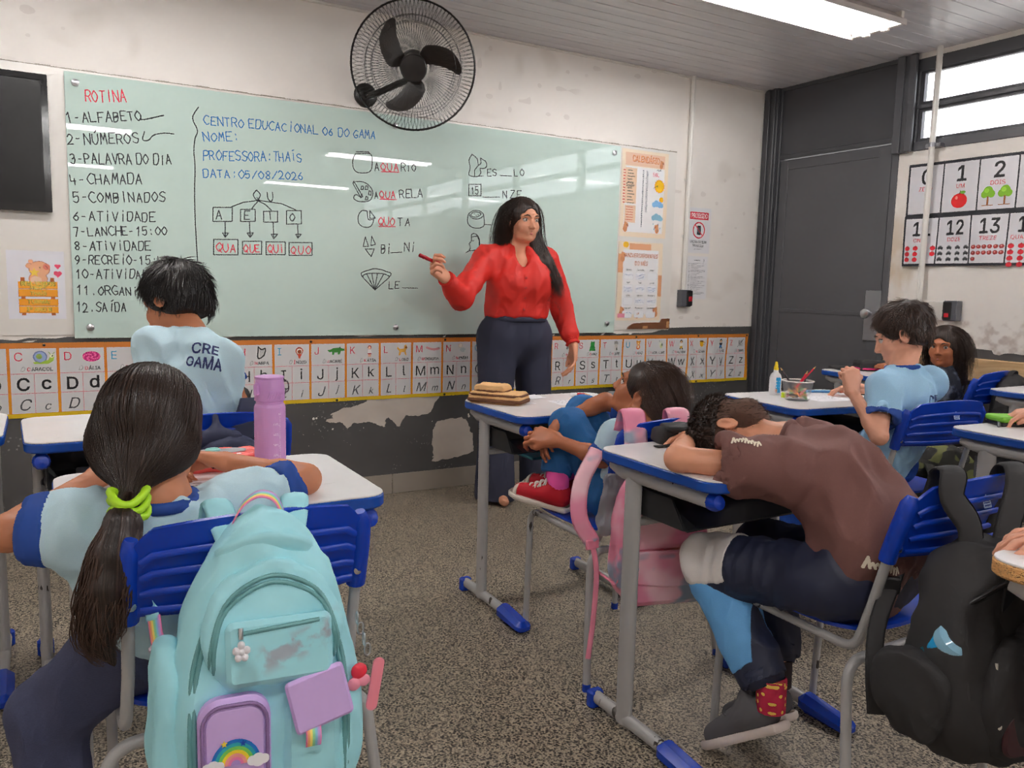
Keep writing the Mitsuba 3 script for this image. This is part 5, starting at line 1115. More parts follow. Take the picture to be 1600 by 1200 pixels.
# turquoise bag
M = xf(.290, 1.290, .372, -7) @ np.diag([.86, .86, .97, 1.0])
k = thing('school_bag', 'turquoise school bag with lavender pockets hung on the chair of the girl with the ponytail', 'backpack')
S = bag_sdf(.155, .165, .470, .17, .66)
def soft(S, h, amp, fr, seed, dirn=(0, 0, 1)):
    m = S.mesh(h); m.vertices = np.asarray(m.vertices) + vnormals(m) * folds(np.asarray(m.vertices), amp, fr, dirn, .5, seed)[:, None]; return m
part(k, 'body', mv(soft(S, .0045, .008, 13, 91), M), 'bag_teal', True)
arch = [(-.132, .04), (-.132, .16), (-.122, .27), (-.075, .365), (0, .40), (.075, .365), (.122, .27), (.132, .16), (.132, .05)]
for o in (0, .008): part(k, 'zipper', mv(tube(on_front(S, [(x * (1 - o * 6), z - o * .9) for x, z in arch], 8, .003), .0042, 8), M), 'zip_teal', True, label='grey green zipper')
# padded handle and yoke on top
hd_ = [(-.068, -.085, .405), (-.058, -.100, .424), (0, -.112, .440), (.058, -.100, .424), (.068, -.085, .405)]
part(k, 'handle', mv(strap(hd_, .044, .018, 8, (0, -.5, .8)), M), 'bag_teal', True)
up_ = bag_sdf(.105, .055, .13, .03, .8, .02); part(k, 'pocket', mv(soft(Sdf().grp(bag_sdf(.114, .05, .190, .06, .55, .022)), .004, .005, 18, 92), M @ xf(.008, -.134, .225, rx=-9)), 'bag_teal', True, label='domed front pocket')
S2 = bag_sdf(.114, .05, .190, .06, .55, .022); MP = M @ xf(.008, -.134, .225, rx=-9)
for o in (0, .010): part(k, 'zipper', mv(tube(on_front(S2, [(-.104 * (1 - o * 5), .005), (-.104 * (1 - o * 5), .07), (-.074, .136 - o), (0, .166 - o), (.074, .136 - o), (.104 * (1 - o * 5), .07), (.104 * (1 - o * 5), .03)], 8, .004), .0036, 8), MP), 'zip_teal', True)
fl = slab(rrect(.176, .098, .014, 5, .006, .056), .020, .008, -.042); part(k, 'flap_pocket', mv(fl, MP), 'bag_teal', 40, label='stained flat zip pocket')
part(k, 'zipper', mv(tube([(-.062, -.0625, .088), (.072, -.0625, .095)], .0035, 8), MP), 'zip_teal', True)
mat('charm_white', (226, 224, 228), .35); mat('charm_pink', (240, 150, 170), .45)
def charm(M_, x, y, z):
    c = part(k, 'puller', mv(tube([(x, y, z + .016), (x, y - .002, z)], .004, 8), M_), 'chrome', True, label='metal zip puller'); pl = cat(*[mv(trimesh.creation.icosphere(2, .0062), M_ @ xf(x + dx, y - .003, z - .018 + dz)) for dx, dz in ((0, .010), (-.0085, .002), (.0085, .002), (-.005, -.008), (.005, -.008), (0, 0))]); part(c, 'charm', pl, 'charm_white', True, label='white flower charm')
charm(MP, -.058, -.068, .082); charm(M, -.132, -.163, .075)
lp = slab(rrect(.118, .165, .036, 7, -.062, .142), .040, .014, -.152); part(k, 'lavender_pocket', mv(lp, M), 'lavender', 40, label='lavender pocket with a rainbow patch')
rz = rrect(.104, .150, .032, 8, -.062, .143).exterior.coords[:-1]; part(k, 'zipper', mv(tube([(x, -.1925, z) for x, z in rz], .0032, 8, True), M), 'zip_lav', True)
P = Print()
for i, c in enumerate(((34, 108, 186), (46, 168, 176), (120, 196, 90), (248, 220, 60), (244, 160, 150), (240, 130, 180))):
    r0 = .040 - .0055 * i; P.poly(Point(0, 0).buffer(r0, quad_segs=14).intersection(sbox(-.05, 0, .05, .05)), c, 1 + i)
P.poly(Point(0, 0).buffer(.008, quad_segs=6).intersection(sbox(-.05, 0, .05, .05)), (188, 150, 216), 8)
for x in (-.036, .036):
    for dx, r in ((-.010, .008), (0, .011), (.010, .008)): P.disc(x + dx, .002, r, (244, 242, 246), 9)
star = lambda x, y, r, c: P.poly(Polygon([(x + (r if q % 2 == 0 else r * .45) * math.sin(q * math.pi / 5), y + (r if q % 2 == 0 else r * .45) * math.cos(q * math.pi / 5)) for q in range(10)]), c, 10)
star(-.018, .036, .006, (250, 220, 80)); star(.012, .033, .006, (30, 70, 170))
m, c = P.build(M @ np.array([[1, 0, 0, -.062], [0, 0, -1, -.1935], [0, 1, 0, .125], [0, 0, 0, 1.0]])); part(k, 'rainbow_patch', m, 'print', False, color=c)
part(k, 'pouch', mv(slab(rrect(.098, .17, .02, 5, .068, .11), .030, .012, -.150), M), 'bag_teal', 40)
part(k, 'lavender_flap', mv(slab(rrect(.102, .086, .008, 3, 0, 0), .012, .005, 0), M @ xf(.078, -.186, .205, rx=-6, ry=-14)), 'lavender', 40, label='lavender flap')
w_, u_ = webbing([(.066, -.196, .166), (.066, -.202, .149), (.066, -.196, .132)], .026, .003); part(k, 'tab', mv(w_, M), 'rainbow_web', True, uv=u_, label='rainbow tab')
SP = bag_sdf(.060, .045, .27, .17, .7, .02); part(k, 'side_pocket', mv(soft(SP, .0045, .006, 20, 93), M @ xf(-.150, -.075, .02, rz=-90 + 8)), 'bag_teal', True, label='gathered side pocket')
# straps over the chair back and the loop
for x in (-.075, .075): part(k, 'shoulder_strap', mv(strap([(x * .7, -.03, .425), (x * .85, .0, .452), (x * .95, .035, .470), (x, .072, .455), (x * 1.2, .075, .36), (x * 1.6, .062, .24)], .052, .014, 6, (1, 0, 0)), M), 'bag_teal', True, label='padded shoulder strap')
w_, u_ = webbing([(-.050, -.02, .440), (-.044, -.02, .458), (-.026, -.018, .482), (.0, -.016, .494), (.026, -.016, .486), (.040, -.018, .462), (.044, -.02, .440)], .026, .0025, 8, (.25, 1, .2)); part(k, 'loop', mv(w_, M), 'rainbow_web', True, uv=u_, label='rainbow webbing loop')
w_, u_ = webbing([(-.185, .03, .29), (-.178, .0, .255), (-.155, -.03, .215), (-.14, -.045, .19)], .026, .003, 6, (.6, 0, .8)); part(k, 'side_web', mv(w_, M), 'rainbow_web', True, uv=u_, label='rainbow adjusting strap')
mat('clear_buckle', (206, 190, 206), .2); part(k, 'buckle', mv(bx(-.018, .018, -.004, .004, -.012, .012, .003), M @ xf(-.176, -.004, .252, ry=-40)), 'clear_buckle', False)
part(k, 'strap_end', mv(strap([(-.15, .05, .33), (-.185, .045, .31), (-.188, .03, .285)], .03, .006, 6, (.5, 0, .8)), M), 'bag_teal', True)
w_, u_ = webbing([(.175, .03, .20), (.185, .01, .08), (.18, .0, -.08)], .024, .003, 6, (.3, 1, 0)); part(k, 'side_web', mv(w_, M), 'rainbow_web', True, uv=u_, label='hanging rainbow strap')
# key ring with charms on its right edge
kk = thing('key_ring', 'pink key ring charms hanging at the right edge of the turquoise bag', 'keychain')
B0 = np.array(M @ [.158, -.125, .300, 1])[:3]; mat('charm_rose', (240, 140, 156), .5); mat('charm_red', (226, 50, 70), .4)
for i in range(4): part(kk, 'link', tube([B0 + A_(.004 * i + .005 * math.cos(a) * (i % 2), -.005 * i + .005 * math.cos(a) * ((i + 1) % 2), -.016 * i + .010 * math.sin(a)) for a in np.arange(14) * math.pi / 7], .0014, 6, True), 'chrome', True)
sb = extrude(rrect(.018, .085, .008, 4), .004); part(kk, 'wrist_strap', mv(sb, xf(*(B0 + A_(.022, -.02, -.105)), rx=90, ry=10)), 'charm_rose', False, label='pink flower-print strap')
for dx, dz, r in ((-.006, -.075, .013), (.002, -.092, .010), (-.014, -.095, .011)): e = trimesh.creation.icosphere(2, r); e.apply_scale([1, .45, 1]); e.apply_translation(B0 + A_(dx, -.026, dz)); part(kk, 'charm', e, 'charm_red' if r > .012 else 'charm_pink', True)

# tie-dye pink bag
def t_tie(p, n, uv):
    a = fbm(p.x * 11, p.y * 11, p.z * 11, 3); b = fbm(p.x * 13 + 9, p.y * 13, p.z * 13 + 4, 3); c = noise(p.x * 9 + 3, p.y * 9, p.z * 9)
    o = mix(lin((232, 140, 168)), lin((246, 196, 206)), smoothstep(.35, .65, a)); o = mix(o, lin((244, 214, 180)), .6 * smoothstep(.62, .78, c))
    return mix(o, lin((128, 166, 186)), .8 * smoothstep(.60, .74, b))
mat('tie_dye_pink', None, .55, proc(t_tie), sheen=.3); mat('pink_web', (236, 142, 166), .6); mat('zip_dark', (70, 58, 66), .4)
k = thing('school_bag', 'pink tie-dye school bag hung on the chair behind the sleeping boy\'s desk', 'backpack')
M = xf(1.525, 1.768, .305, -16)
S = bag_sdf(.135, .115, .40, .20, .7); part(k, 'body', mv(soft(S, .005, .008, 13, 95), M), 'tie_dye_pink', True)
part(k, 'zipper', mv(tube(on_front(S, [(-.132, .03), (-.132, .18), (-.10, .30), (0, .355), (.10, .30), (.132, .18), (.132, .03)], 8), .004, 8), M), 'pink_web', True)
part(k, 'pocket', mv(slab(rrect(.235, .135, .03, 6, 0, .225), .030, .012, -.098), M), 'tie_dye_pink', 40, label='upper front pocket'); part(k, 'pocket', mv(slab(rrect(.265, .155, .03, 6, 0, .085), .045, .018, -.105), M), 'tie_dye_pink', 40, label='lower front pocket')
part(k, 'flap', mv(slab(Polygon([(-.135, .165), (.135, .165), (.135, .11), (.11, .085), (0, .07), (-.11, .085), (-.135, .11)]).buffer(.006), .010, .004, -.149), M), 'tie_dye_pink', 40, label='pocket flap')
mat('snap_blue', (150, 190, 216), .3); b = lathe([(.011, 0), (.011, .003), (.007, .006)], 16); part(k, 'snap', mv(b, M @ xf(-.115, -.158, .125, rx=90)), 'snap_blue', 40, label='pale blue snap')
for x, z in ((-.095, .275), (-.118, .045)):
    hx = [(x + .010 * math.sin(t) ** 3 * 1.1, -.141, z + .0085 * (1.0 * math.cos(t) - .4 * math.cos(2 * t) - .15 * math.cos(3 * t))) for t in np.arange(20) * math.pi / 10]; part(k, 'puller', mv(tube([np.array(q) + A_(0, -.016 if z < .1 else 0, 0) for q in hx], .0017, 6, True), M), 'zip_dark', True, label='heart-shaped zip puller')
for x in (-.07, .07): part(k, 'shoulder_strap', mv(strap([(x, -.03, .39), (x, -.02, .47), (x, .0, .525), (x, .03, .532), (x * 1.1, .045, .47)], .072, .013, 6, (1, 0, 0)), M), 'tie_dye_pink', True, label='pink strap over the chair back')
part(k, 'handle', mv(strap([(-.03, -.025, .39), (-.02, -.022, .43), (.02, -.022, .43), (.03, -.025, .39)], .022, .006, 6, (0, 1, 0)), M), 'pink_web', True)
part(k, 'side_strap', mv(strap([(-.165, .03, .42), (-.222, .0, .33), (-.235, -.03, .24), (-.20, -.045, .17)], .048, .014, 7, (1, -.4, .2)), M), 'tie_dye_pink', True, label='loose padded shoulder strap'); part(k, 'side_web', mv(strap([(-.20, -.045, .17), (-.185, -.05, .08), (-.192, -.055, -.06), (-.205, -.06, -.17)], .016, .003, 7, (1, 0, 0)), M), 'pink_web', True, label='hanging pink webbing')
part(k, 'buckle', mv(bx(-.022, .022, -.006, .006, -.014, .014, .003), M @ xf(-.20, -.047, .165, rz=20)), 'pink_web', False)
mat('silver_cloth', (150, 152, 160), .35, metallic=.3); part(k, 'lining', mv(soft(Sdf().cap((-.125, .02, .20), (-.11, .02, .32), .034, .03), .004, .010, 22, 96), M), 'silver_cloth', True, label='silver grey side pouch')

# black bag on the sleeping boy's chair
mat('bag_black', None, .75, proc(t_weave((26, 26, 27), (40, 39, 40))), sheen=.2); mat('bag_black_shine', (30, 30, 32), .3); mat('bag_wine', (52, 22, 28), .35); mat('zip_red', (214, 20, 44), .35); mat('emblem_yellow', (226, 168, 30), .5)
k = thing('school_bag', 'big black school bag slung over the sleeping boy\'s chair by two wide straps', 'backpack')
M = xf(1.615, .905, .335, -12)
S = bag_sdf(.175, .20, .37, .17, .7, .06); part(k, 'body', mv(soft(S, .0055, .016, 9, 97), M), 'bag_black', True)
part(k, 'front_pocket', mv(soft(bag_sdf(.145, .06, .24, .12, .7, .025), .005, .010, 12, 98), M @ xf(.01, -.165, .02)), 'bag_black', True); part(k, 'lower_panel', mv(slab(rrect(.255, .09, .03, 6, .01, .075), .012, .005, -.215), M), 'bag_wine', 40, label='dark wine coloured lower panel')
zp = on_front(S, [(-.16, .06), (-.16, .20), (-.13, .29), (0, .34), (.13, .29), (.16, .20)], 8, .001); part(k, 'zipper', mv(tube(zp, .005, 8), M), 'bag_black_shine', True)
part(k, 'zipper', mv(tube(spline([(-.04, -.232, .16), (.04, -.236, .152), (.13, -.222, .17)], 6), .0045, 8), M), 'zip_red', True, label='red zipper')
for x, z in ((-.075, .118), (-.015, .122)):
    rp_ = part(k, 'puller', mv(tube([(x + .016 * math.cos(a), -.240, z + .016 * math.sin(a)) for a in np.arange(18) * math.pi / 9], .0026, 6, True), M), 'zip_red', True, label='round red zip puller'); part(rp_, 'bar', mv(cat(tube([(x - .01, -.240, z - .004), (x - .003, -.240, z + .008), (x, -.240, z - .004), (x + .004, -.240, z + .009), (x + .011, -.240, z - .004)], .002, 6), tube([(x + .004, -.240, z + .015), (x + .012, -.238, z + .036)], .003, 6)), M), 'zip_red', True)
mat('white_cord', (196, 188, 180), .7); part(k, 'cord', mv(tube(spline([(-.125, -.20, .205), (-.128, -.215, .16), (-.13, -.22, .10), (-.127, -.222, .10), (-.121, -.217, .16), (-.119, -.202, .205)], 6), .0028, 6), M), 'white_cord', True, label='looped pale cord')
part(k, 'emblem', mv(tube(spline([(.06, -.20, .285), (.045, -.206, .29), (.038, -.206, .268), (.052, -.207, .262), (.048, -.209, .245), (.036, -.209, .243)], 6), [.004] + [.0085] * 24 + [.004] * 6, 8, squash=.35, up=(0, -1, 0)), M), 'emblem_yellow', True, label='curved yellow emblem') if 0 else part(k, 'emblem', mv(extrude(LineString(spline([(.062, .285), (.046, .292), (.036, .272), (.05, .262), (.047, .246), (.034, .243)], 6)).buffer(.0075), .004), M @ np.array([[1, 0, 0, .06], [0, 0, -1, -.20], [0, 1, 0, -.07], [0, 0, 0, 1.0]])), 'emblem_yellow', False, label='curved yellow emblem')
SP = bag_sdf(.075, .050, .165, .11, .8, .022); part(k, 'side_pocket', mv(soft(SP, .005, .006, 16, 99), M @ xf(-.175, -.085, .02, rz=-90 + 12)), 'bag_black', True)
for x0, x1 in ((-.055, -.085), (.075, .085)): part(k, 'shoulder_strap', mv(strap([(x0 * .6, -.05, .33), (x0 * .8 + .02, -.03, .40), (x1 + .03, -.012, .455), (x1 + .045, .005, .500), (x1 + .05, .032, .504), (x1 + .055, .050, .465), (x1 * 1.2 + .05, .06, .35)], .066, .012, 6, (1, 0, 0)), M), 'bag_black', True, label='wide black strap over the chair back')
part(k, 'panel', mv(slab(Polygon([(-.075, .28), (-.045, .36), (.0, .36), (.02, .24), (-.03, .20)]).buffer(.005), .006, .002, -.158, 12, .28), M), 'bag_black_shine', False, label='embossed shiny panel')
part(k, 'hanging_strap', mv(strap([(-.05, .09, .37), (-.085, .085, .27), (-.155, .05, .18), (-.185, .02, .10), (-.19, .0, .01)], .034, .004, 7, (.8, -.6, 0)), M), 'bag_black', True); part(k, 'buckle', mv(bx(-.022, .022, -.008, .008, -.018, .018, .004), M @ xf(-.105, .080, .245, rz=-35)), 'black_plastic', False, label='black buckle')
mat('bottle_teal', (10, 74, 84), .1, clearcoat=.6); mat('lid_cyan', (36, 160, 214), .25); mat('lid_clear', (150, 200, 226), .1)
k = thing('water_bottle', 'dark teal drink bottle with a cyan lid in the side pocket of the black bag', 'bottle'); MB = xf(1.462, .925, .378, -101.5, 0, 35)
part(k, 'body', mv(lathe([(.030, 0), (.034, .006), (.035, .02), (.035, .165), (.032, .178)], 32), MB), 'bottle_teal', 40); part(k, 'lid', mv(lathe([(.033, .176), (.0345, .18), (.0345, .212), (.031, .218), (.02, .222)], 32), MB), 'lid_cyan', 40, label='cyan lid'); part(k, 'lid_rim', mv(lathe([(.0355, .205), (.0365, .209), (.0355, .226), (.026, .234), (.022, .230), (.02, .224)], 32), MB), 'lid_clear', 40, label='pale translucent lid cover')
# navy bag on the chair behind the bottle, black and camouflage bags by the door wall
mat('bag_navy', (28, 34, 60), .75); k = thing('school_bag', 'dark navy bag hung on the chair behind the pink bottle', 'backpack'); M = xf(.43, 2.305, .33, 0)
part(k, 'body', mv(soft(bag_sdf(.145, .13, .43, .22, .7), .006, .008, 12, 101), M), 'bag_navy', True); part(k, 'shoulder_strap', mv(strap([(.02, -.03, .40), (.06, .0, .46), (.085, .03, .515), (.09, .06, .50), (.09, .07, .42)], .075, .012, 6, (1, 0, 0)), M), 'bag_navy', True)
part(k, 'handle', mv(soft(Sdf().cap((-.07, -.045, .425), (.01, -.045, .425), .024, None, .02).cap((-.03, -.045, .44), (-.03, -.02, .485), .012, .006, .03), .004, .003, 30, 103), M), 'bag_navy', True)
k = thing('school_bag', 'black bag behind the backrest of the girl by the wooden rail', 'backpack'); part(k, 'body', mv(soft(bag_sdf(.15, .14, .44, .2, .7), .007, .008, 12, 105), xf(4.22, 2.25, .36, 6)), 'bag_black', True); part(k, 'handle', mv(strap([(-.04, -.04, .42), (-.02, -.05, .46), (.02, -.05, .46), (.04, -.04, .42)], .025, .005, 6, (0, 1, 0)), xf(4.22, 2.25, .36, 6)), 'bag_black', True)
def t_camo(p, n, uv):
    a = noise(p.x * 21, p.y * 21, p.z * 21); b = noise(p.x * 17 + 9, p.y * 17, p.z * 17)
    o = mix(lin((36, 36, 30)), lin((84, 88, 46)), smoothstep(.52, .56, a)); return mix(o, lin((20, 20, 18)), smoothstep(.58, .62, b))
mat('camo', None, .8, proc(t_camo)); k = thing('school_bag', 'black and green camouflage bag on the floor beyond the grey-plated chair', 'backpack'); M = xf(3.36, 2.06, 0.001, -25)
part(k, 'body', mv(soft(bag_sdf(.17, .18, .55, .28, .7, .05), .007, .012, 11, 107), M), 'camo', True); part(k, 'shoulder_strap', mv(strap([(-.08, -.10, .50), (-.10, -.20, .42), (-.09, -.215, .25)], .06, .014, 6, (1, 0, 0)), M), 'camo', True)

# ---------------------------------------------------------------- small things on the desks
mat('bottle_pink', (206, 152, 208), .38, specular=.5); mat('bottle_lid', (200, 146, 204), .32)
k = thing('water_bottle', 'tall lilac pink drink bottle with a flip lid on the front left desk', 'bottle'); M = xf(.432, 1.80, .7606)
part(k, 'body', mv(lathe([(.030, 0), (.0335, .003), (.034, .012), (.034, .148), (.032, .154), (.029, .157)], 40), M), 'bottle_pink', 40); lid = part(k, 'lid', mv(lathe([(.0295, .157), (.0295, .162), (.0325, .164), (.0325, .192), (.0305, .204), (.030, .2125), (.027, .215)], 40), M), 'bottle_lid', 40)
part(lid, 'lid_top', mv(lathe([(.029, .2115), (.0315, .213), (.0315, .2165), (.028, .218)], 32), M), 'bottle_lid', 40); part(lid, 'latch', mv(bx(-.010, .010, -.006, .006, -.014, .014, .004), M @ xf(-.030, -.012, .190, 62)), 'bottle_lid', False)
for q in range(6): part(lid, 'groove', mv(tube([(-.012 + .0055 * q, -.0322, .168), (-.006 + .0055 * q, -.0322, .184)], .0013, 5), M), 'bottle_pink', True)
part(lid, 'loop', mv(tube(spline([(.030, .0, .204), (.040, .0, .203), (.042, .0, .185), (.034, .0, .178)], 5), .0014, 6), M), 'zip_dark', True)
P = Print()
def cyl(v, r=.03425):
    a = v[:, 0] / r - .95; return np.column_stack([r * np.sin(a + math.pi * .5 * 0) , -r * np.cos(a), v[:, 1]]) 
P.rect(.0375, .016, .0382, .132, (240, 226, 242), 1)
for q in range(5): P.rect(.0325, .018 + .023 * q, .0375, .0188 + .023 * q, (240, 226, 242), 1); P.text(('100', '200', '300', '400', '500')[q], .0325, .0195 + .023 * q, .0042, (240, 226, 242), 1, True, 'r')
P.text('ml', .034, .134, .0042, (240, 226, 242), 1, True)
m, c = P.build(None, lambda v: cyl(v)); m.apply_transform(M @ xf(rz=16)); part(k, 'scale_marks', m, 'ink', False, color=c, label='white measuring marks')
mat('coral', (236, 100, 92), .45); mat('clear_plastic', (176, 172, 172), .15, specular=.6); mat('mint', (150, 214, 206), .35); mat('leaf_green', (70, 130, 40), .5)
def pillow(w, d, h, r, amp=.004, fr=22, seed=1, hstep=.0035):
    def f(p):
        q = np.abs(p - np.array([0, 0, h / 2], np.float32)) - np.array([w / 2, d / 2, h / 2], np.float32) + r
        return (np.linalg.norm(np.maximum(q, 0), axis=-1) + np.minimum(q.max(-1), 0) - r).astype(np.float32)
    return soft(Sdf().fn(f, (-w / 2, -d / 2, 0), (w / 2, d / 2, h)), hstep, amp, fr, seed)
k = thing('pencil_case', 'coral pencil case with a clear top beside the lilac pink bottle', 'pencil case'); M = xf(.345, 1.885, .7605, -6)
part(k, 'body', mv(pillow(.15, .095, .036, .010, .004, 20, 111), M), 'coral', True); part(k, 'window', mv(extrude(affinity.scale(Point(.0, .012).buffer(.05, quad_segs=10), 1.05, .56), .002), M @ xf(z=.0365)), 'clear_plastic', False, label='clear window'); part(k, 'tape_roll', mv(tube([(-.02 + .014 * math.cos(a), .014 + .012 * math.sin(a), .040) for a in np.arange(16) * math.pi / 8], .0035, 6, True), M), 'mint', True, label='mint ring seen through the window')
part(k, 'patch', mv(extrude(affinity.scale(Point(.045, -.030).buffer(.014), 1.3, .6), .002), M @ xf(z=.036)), 'cloth_white', False, label='cream patch'); part(k, 'zip_gap', mv(bx(-.028, .062, -.052, -.044, .010, .023, .003), M), 'black_gap', False, label='open zip'); 
for q, cc in enumerate(('leaf_green', 'emblem_yellow', 'leaf_green')): part(k, 'pencil', mv(tube([(-.02 + .012 * q, -.0535, .013 + .003 * q), (.045 + .006 * q, -.0535, .017 + .001 * q)], .003, 6), M), cc, True)
def paper(label, x, y, w, d, rz, seed, lines=0, curl_=.0, z=.7606, group=None):
    n = 14; u, v = np.meshgrid(np.linspace(-.5, .5, n), np.linspace(-.5, .5, n), indexing='ij'); zz = .0008 + curl_ * np.clip(meshkit.noise(np.stack([u * 3 + seed, v * 3, u * 0], -1)) - .35, 0, 1)
    i, j = np.meshgrid(np.arange(n - 1), np.arange(n - 1), indexing='ij'); a = (i * n + j).ravel(); q = np.stack([a, a + n, a + n + 1, a + 1], 1)
    kx = thing('paper', label, 'paper', group); part(kx, 'sheet', mv(tm(np.stack([u * w, v * d, zz], -1).reshape(-1, 3), q), xf(x, y, z, rz)), 'paper_white', True)
    if lines:
        P = Print(); rr = random.Random(seed)
        for r in range(lines): yy = d * (.38 - .76 * r / lines); P.line([(-w * .38, yy), (-w * .38 + w * rr.uniform(.3, .75), yy)], .0022, (90, 92, 110), 0); 
        m, c = P.build(xf(x, y, z + .0016 + curl_, rz)); part(kx, 'print_lines', m, 'ink', False, color=c)
mat('paper_white', (234, 233, 236), .7)
paper('small printed slip beside the brown pencil case', 1.515, 2.50, .095, .06, 6, 2, 4); paper('crumpled white paper behind the printed slip on the desk before the woman in red', 1.60, 2.615, .15, .075, 8, 5, 0, .03); paper('white worksheet on the desk before the woman in red', 1.715, 2.455, .17, .12, -8, 7, 3)
paper('white worksheet under the arms of the girl with the ponytail', .265, 1.70, .16, .14, 10, 9, 6); paper('white drawing sheet with pencil lines beside the tub of pencils', 2.80, 2.17, .25, .17, -10, 12, 4)
# brown felt pencil case
mat('felt_tan', (214, 170, 118), .9, sheen=.4); mat('felt_brown', (92, 56, 34), .9, sheen=.3)
k = thing('pencil_case', 'tan and dark brown rounded plush pencil case on the desk before the woman in red', 'pencil case'); M = xf(1.445, 2.555, .7605, -52)
part(k, 'body', mv(pillow(.205, .115, .042, .020, .003, 20, 121), M), 'felt_tan', True); part(k, 'zip_band', mv(tube([(x, y, .013) for x, y in rrect(.208, .118, .03, 8).exterior.coords[:-1]], .0075, 8, True), M), 'felt_brown', True, label='dark brown lower band'); part(k, 'zip_band', mv(tube([(x, y, .033) for x, y in rrect(.203, .113, .03, 8).exterior.coords[:-1]], .0045, 8, True), M), 'felt_brown', True)
part(k, 'snout', mv(pillow(.12, .085, .030, .013, .003, 24, 122), M @ xf(-.025, .004, .037)), 'felt_tan', True, label='raised rounded top pouch'); part(k, 'trim', mv(tube([(x - .025, y + .004, .044) for x, y in rrect(.122, .087, .025, 8).exterior.coords[:-1]], .0055, 8, True), M), 'felt_brown', True, label='dark brown trim')
k = thing('eraser', 'red and white eraser pencil on the desk before the woman in red', 'eraser'); ex = A_(1.845, 2.575, .768); part(k, 'body', tube([ex + A_(-.028, .012, 0), ex], .0075, 10), 'red_plastic', True); part(k, 'tip', tube([ex, ex + A_(.022, -.010, -.002)], [.0075, .002], 10), 'pale_wood', True); part(k, 'cap', tube([ex + A_(-.05, .021, 0), ex + A_(-.028, .012, 0)], .008, 10), 'paper_white', True)
mat('folder_teal', (16, 84, 96), .4); one('folder', bx(1.44, 1.80, 2.30, 2.56, .594, .604, .002), 'folder_teal', 'dark teal folder in the tray of the desk before the woman in red', 'folder')
one('notebook', mv(bx(-.19, .19, -.12, .12, 0, .03, .004), xf(.26, 2.55, .593)), 'clear_plastic', 'grey notebook in the tray of the desk behind the ponytail', 'notebook')
# black zip case on the sleeping boy's desk
k = thing('pencil_case', 'open black zip case by the sleeping boy\'s head', 'pencil case'); M = xf(1.575, 1.70, .7605, -8)
part(k, 'body', mv(pillow(.20, .075, .045, .014, .006, 18, 131), M), 'bag_black', True); part(k, 'flap', mv(pillow(.19, .05, .012, .005, .004, 18, 132), M @ xf(.01, -.02, .040, rx=14)), 'bag_black', True); part(k, 'puller', mv(tube([(-.05, -.042, .044), (-.048, -.047, .03)], .0035, 8), M), 'chrome', True); part(k, 'strap', mv(strap([(-.06, -.05, .006), (-.10, -.06, .004), (-.135, -.06, .004)], .022, .004, 5, (0, 1, 0)), M), 'bag_black', True)
# glue, tub of pencils, pens
k = thing('glue_bottle', 'white glue bottle with a yellow cap and blue label', 'glue'); M = xf(2.655, 2.335, .7606, -20)
gl = np.array([(.020, 0), (.023, .003), (.023, .075), (.018, .088), (.010, .096), (.009, .106)]); part(k, 'body', mv(mv(lathe(gl, 28), np.diag([1.15, .72, 1, 1])), M), 'paper_white', 40); mat('yellow_cap', (240, 208, 20), .4); part(k, 'cap', mv(lathe([(.009, .105), (.0105, .107), (.0055, .135), (.0045, .14)], 20), M), 'yellow_cap', 40, label='yellow cap')
P = Print(); P.poly(rrect(.036, .048, .006, 4, 0, .050), (40, 156, 216), 1); P.rect(-.018, .010, .002, .028, (200, 120, 90), 1); P.rect(.004, .010, .018, .028, (60, 160, 220), 1); [P.rect(-.012, .056 - .012 * q, .012, .060 - .012 * q, (236, 244, 250), 2) for q in range(3)]; P.disc(-.008, .02, .005, (240, 200, 170), 2)
m, c = P.build(None, lambda v: np.column_stack([v[:, 0], -.0168 * np.sqrt(np.clip(1 - (v[:, 0] / .0275) ** 2, .05, 1)) - v[:, 2] * .8, v[:, 1]])); m.apply_transform(M @ xf(rz=-8)); part(k, 'label_print', m, 'ink', False, color=c, label='blue printed label')
scene['clear_tub'] = {'type': 'mask', 'opacity': .13, 'bsdf': {'type': 'twosided', 'bsdf': {'type': 'principled', 'base_color': rgb((222, 224, 228)), 'roughness': .12, 'specular': .6}}}
k = thing('pencil_tub', 'round clear plastic tub full of coloured pencils', 'tub'); M = xf(2.615, 2.185, .7606)
part(k, 'wall', mv(lathe([(.044, .001), (.047, .004), (.060, .077)], 36, False), M), 'clear_tub', 50); part(k, 'base', mv(lathe([(.001, 0), (.044, 0), (.046, .003), (.001, .0035)], 36), M), 'clear_tub', 50); part(k, 'rim', mv(tube([(.061 * math.cos(a), .061 * math.sin(a), .078) for a in np.arange(40) * math.pi / 20], .0026, 6, True), M), 'white_plastic', True, label='white rim')
PC = {'red': (206, 30, 60), 'orange': (236, 130, 50), 'green': (90, 176, 40), 'pink': (230, 120, 140), 'wood': (220, 176, 110), 'dark': (50, 40, 44), 'blue': (60, 120, 170), 'yellow': (240, 200, 70), 'purple': (140, 100, 160), 'mint': (140, 206, 150)}
for n_, c_ in PC.items(): mat('pencil_' + n_, c_, .4)
NM = {'wood': 'yellowish', 'dark': 'black', 'mint': 'pale green'}
rp = random.Random(3); spec = [('red', -.01, .0, .135, 40, -30), ('red', .0, .01, .10, 30, -60), ('dark', -.022, .0, .115, 35, 140), ('dark', .028, -.005, .09, 25, 20)]
for i in range(24): spec.append((list(PC)[i % 10], rp.uniform(-.028, .028), rp.uniform(-.028, .028), rp.uniform(.055, .09), rp.uniform(50, 86), rp.uniform(0, 360)))
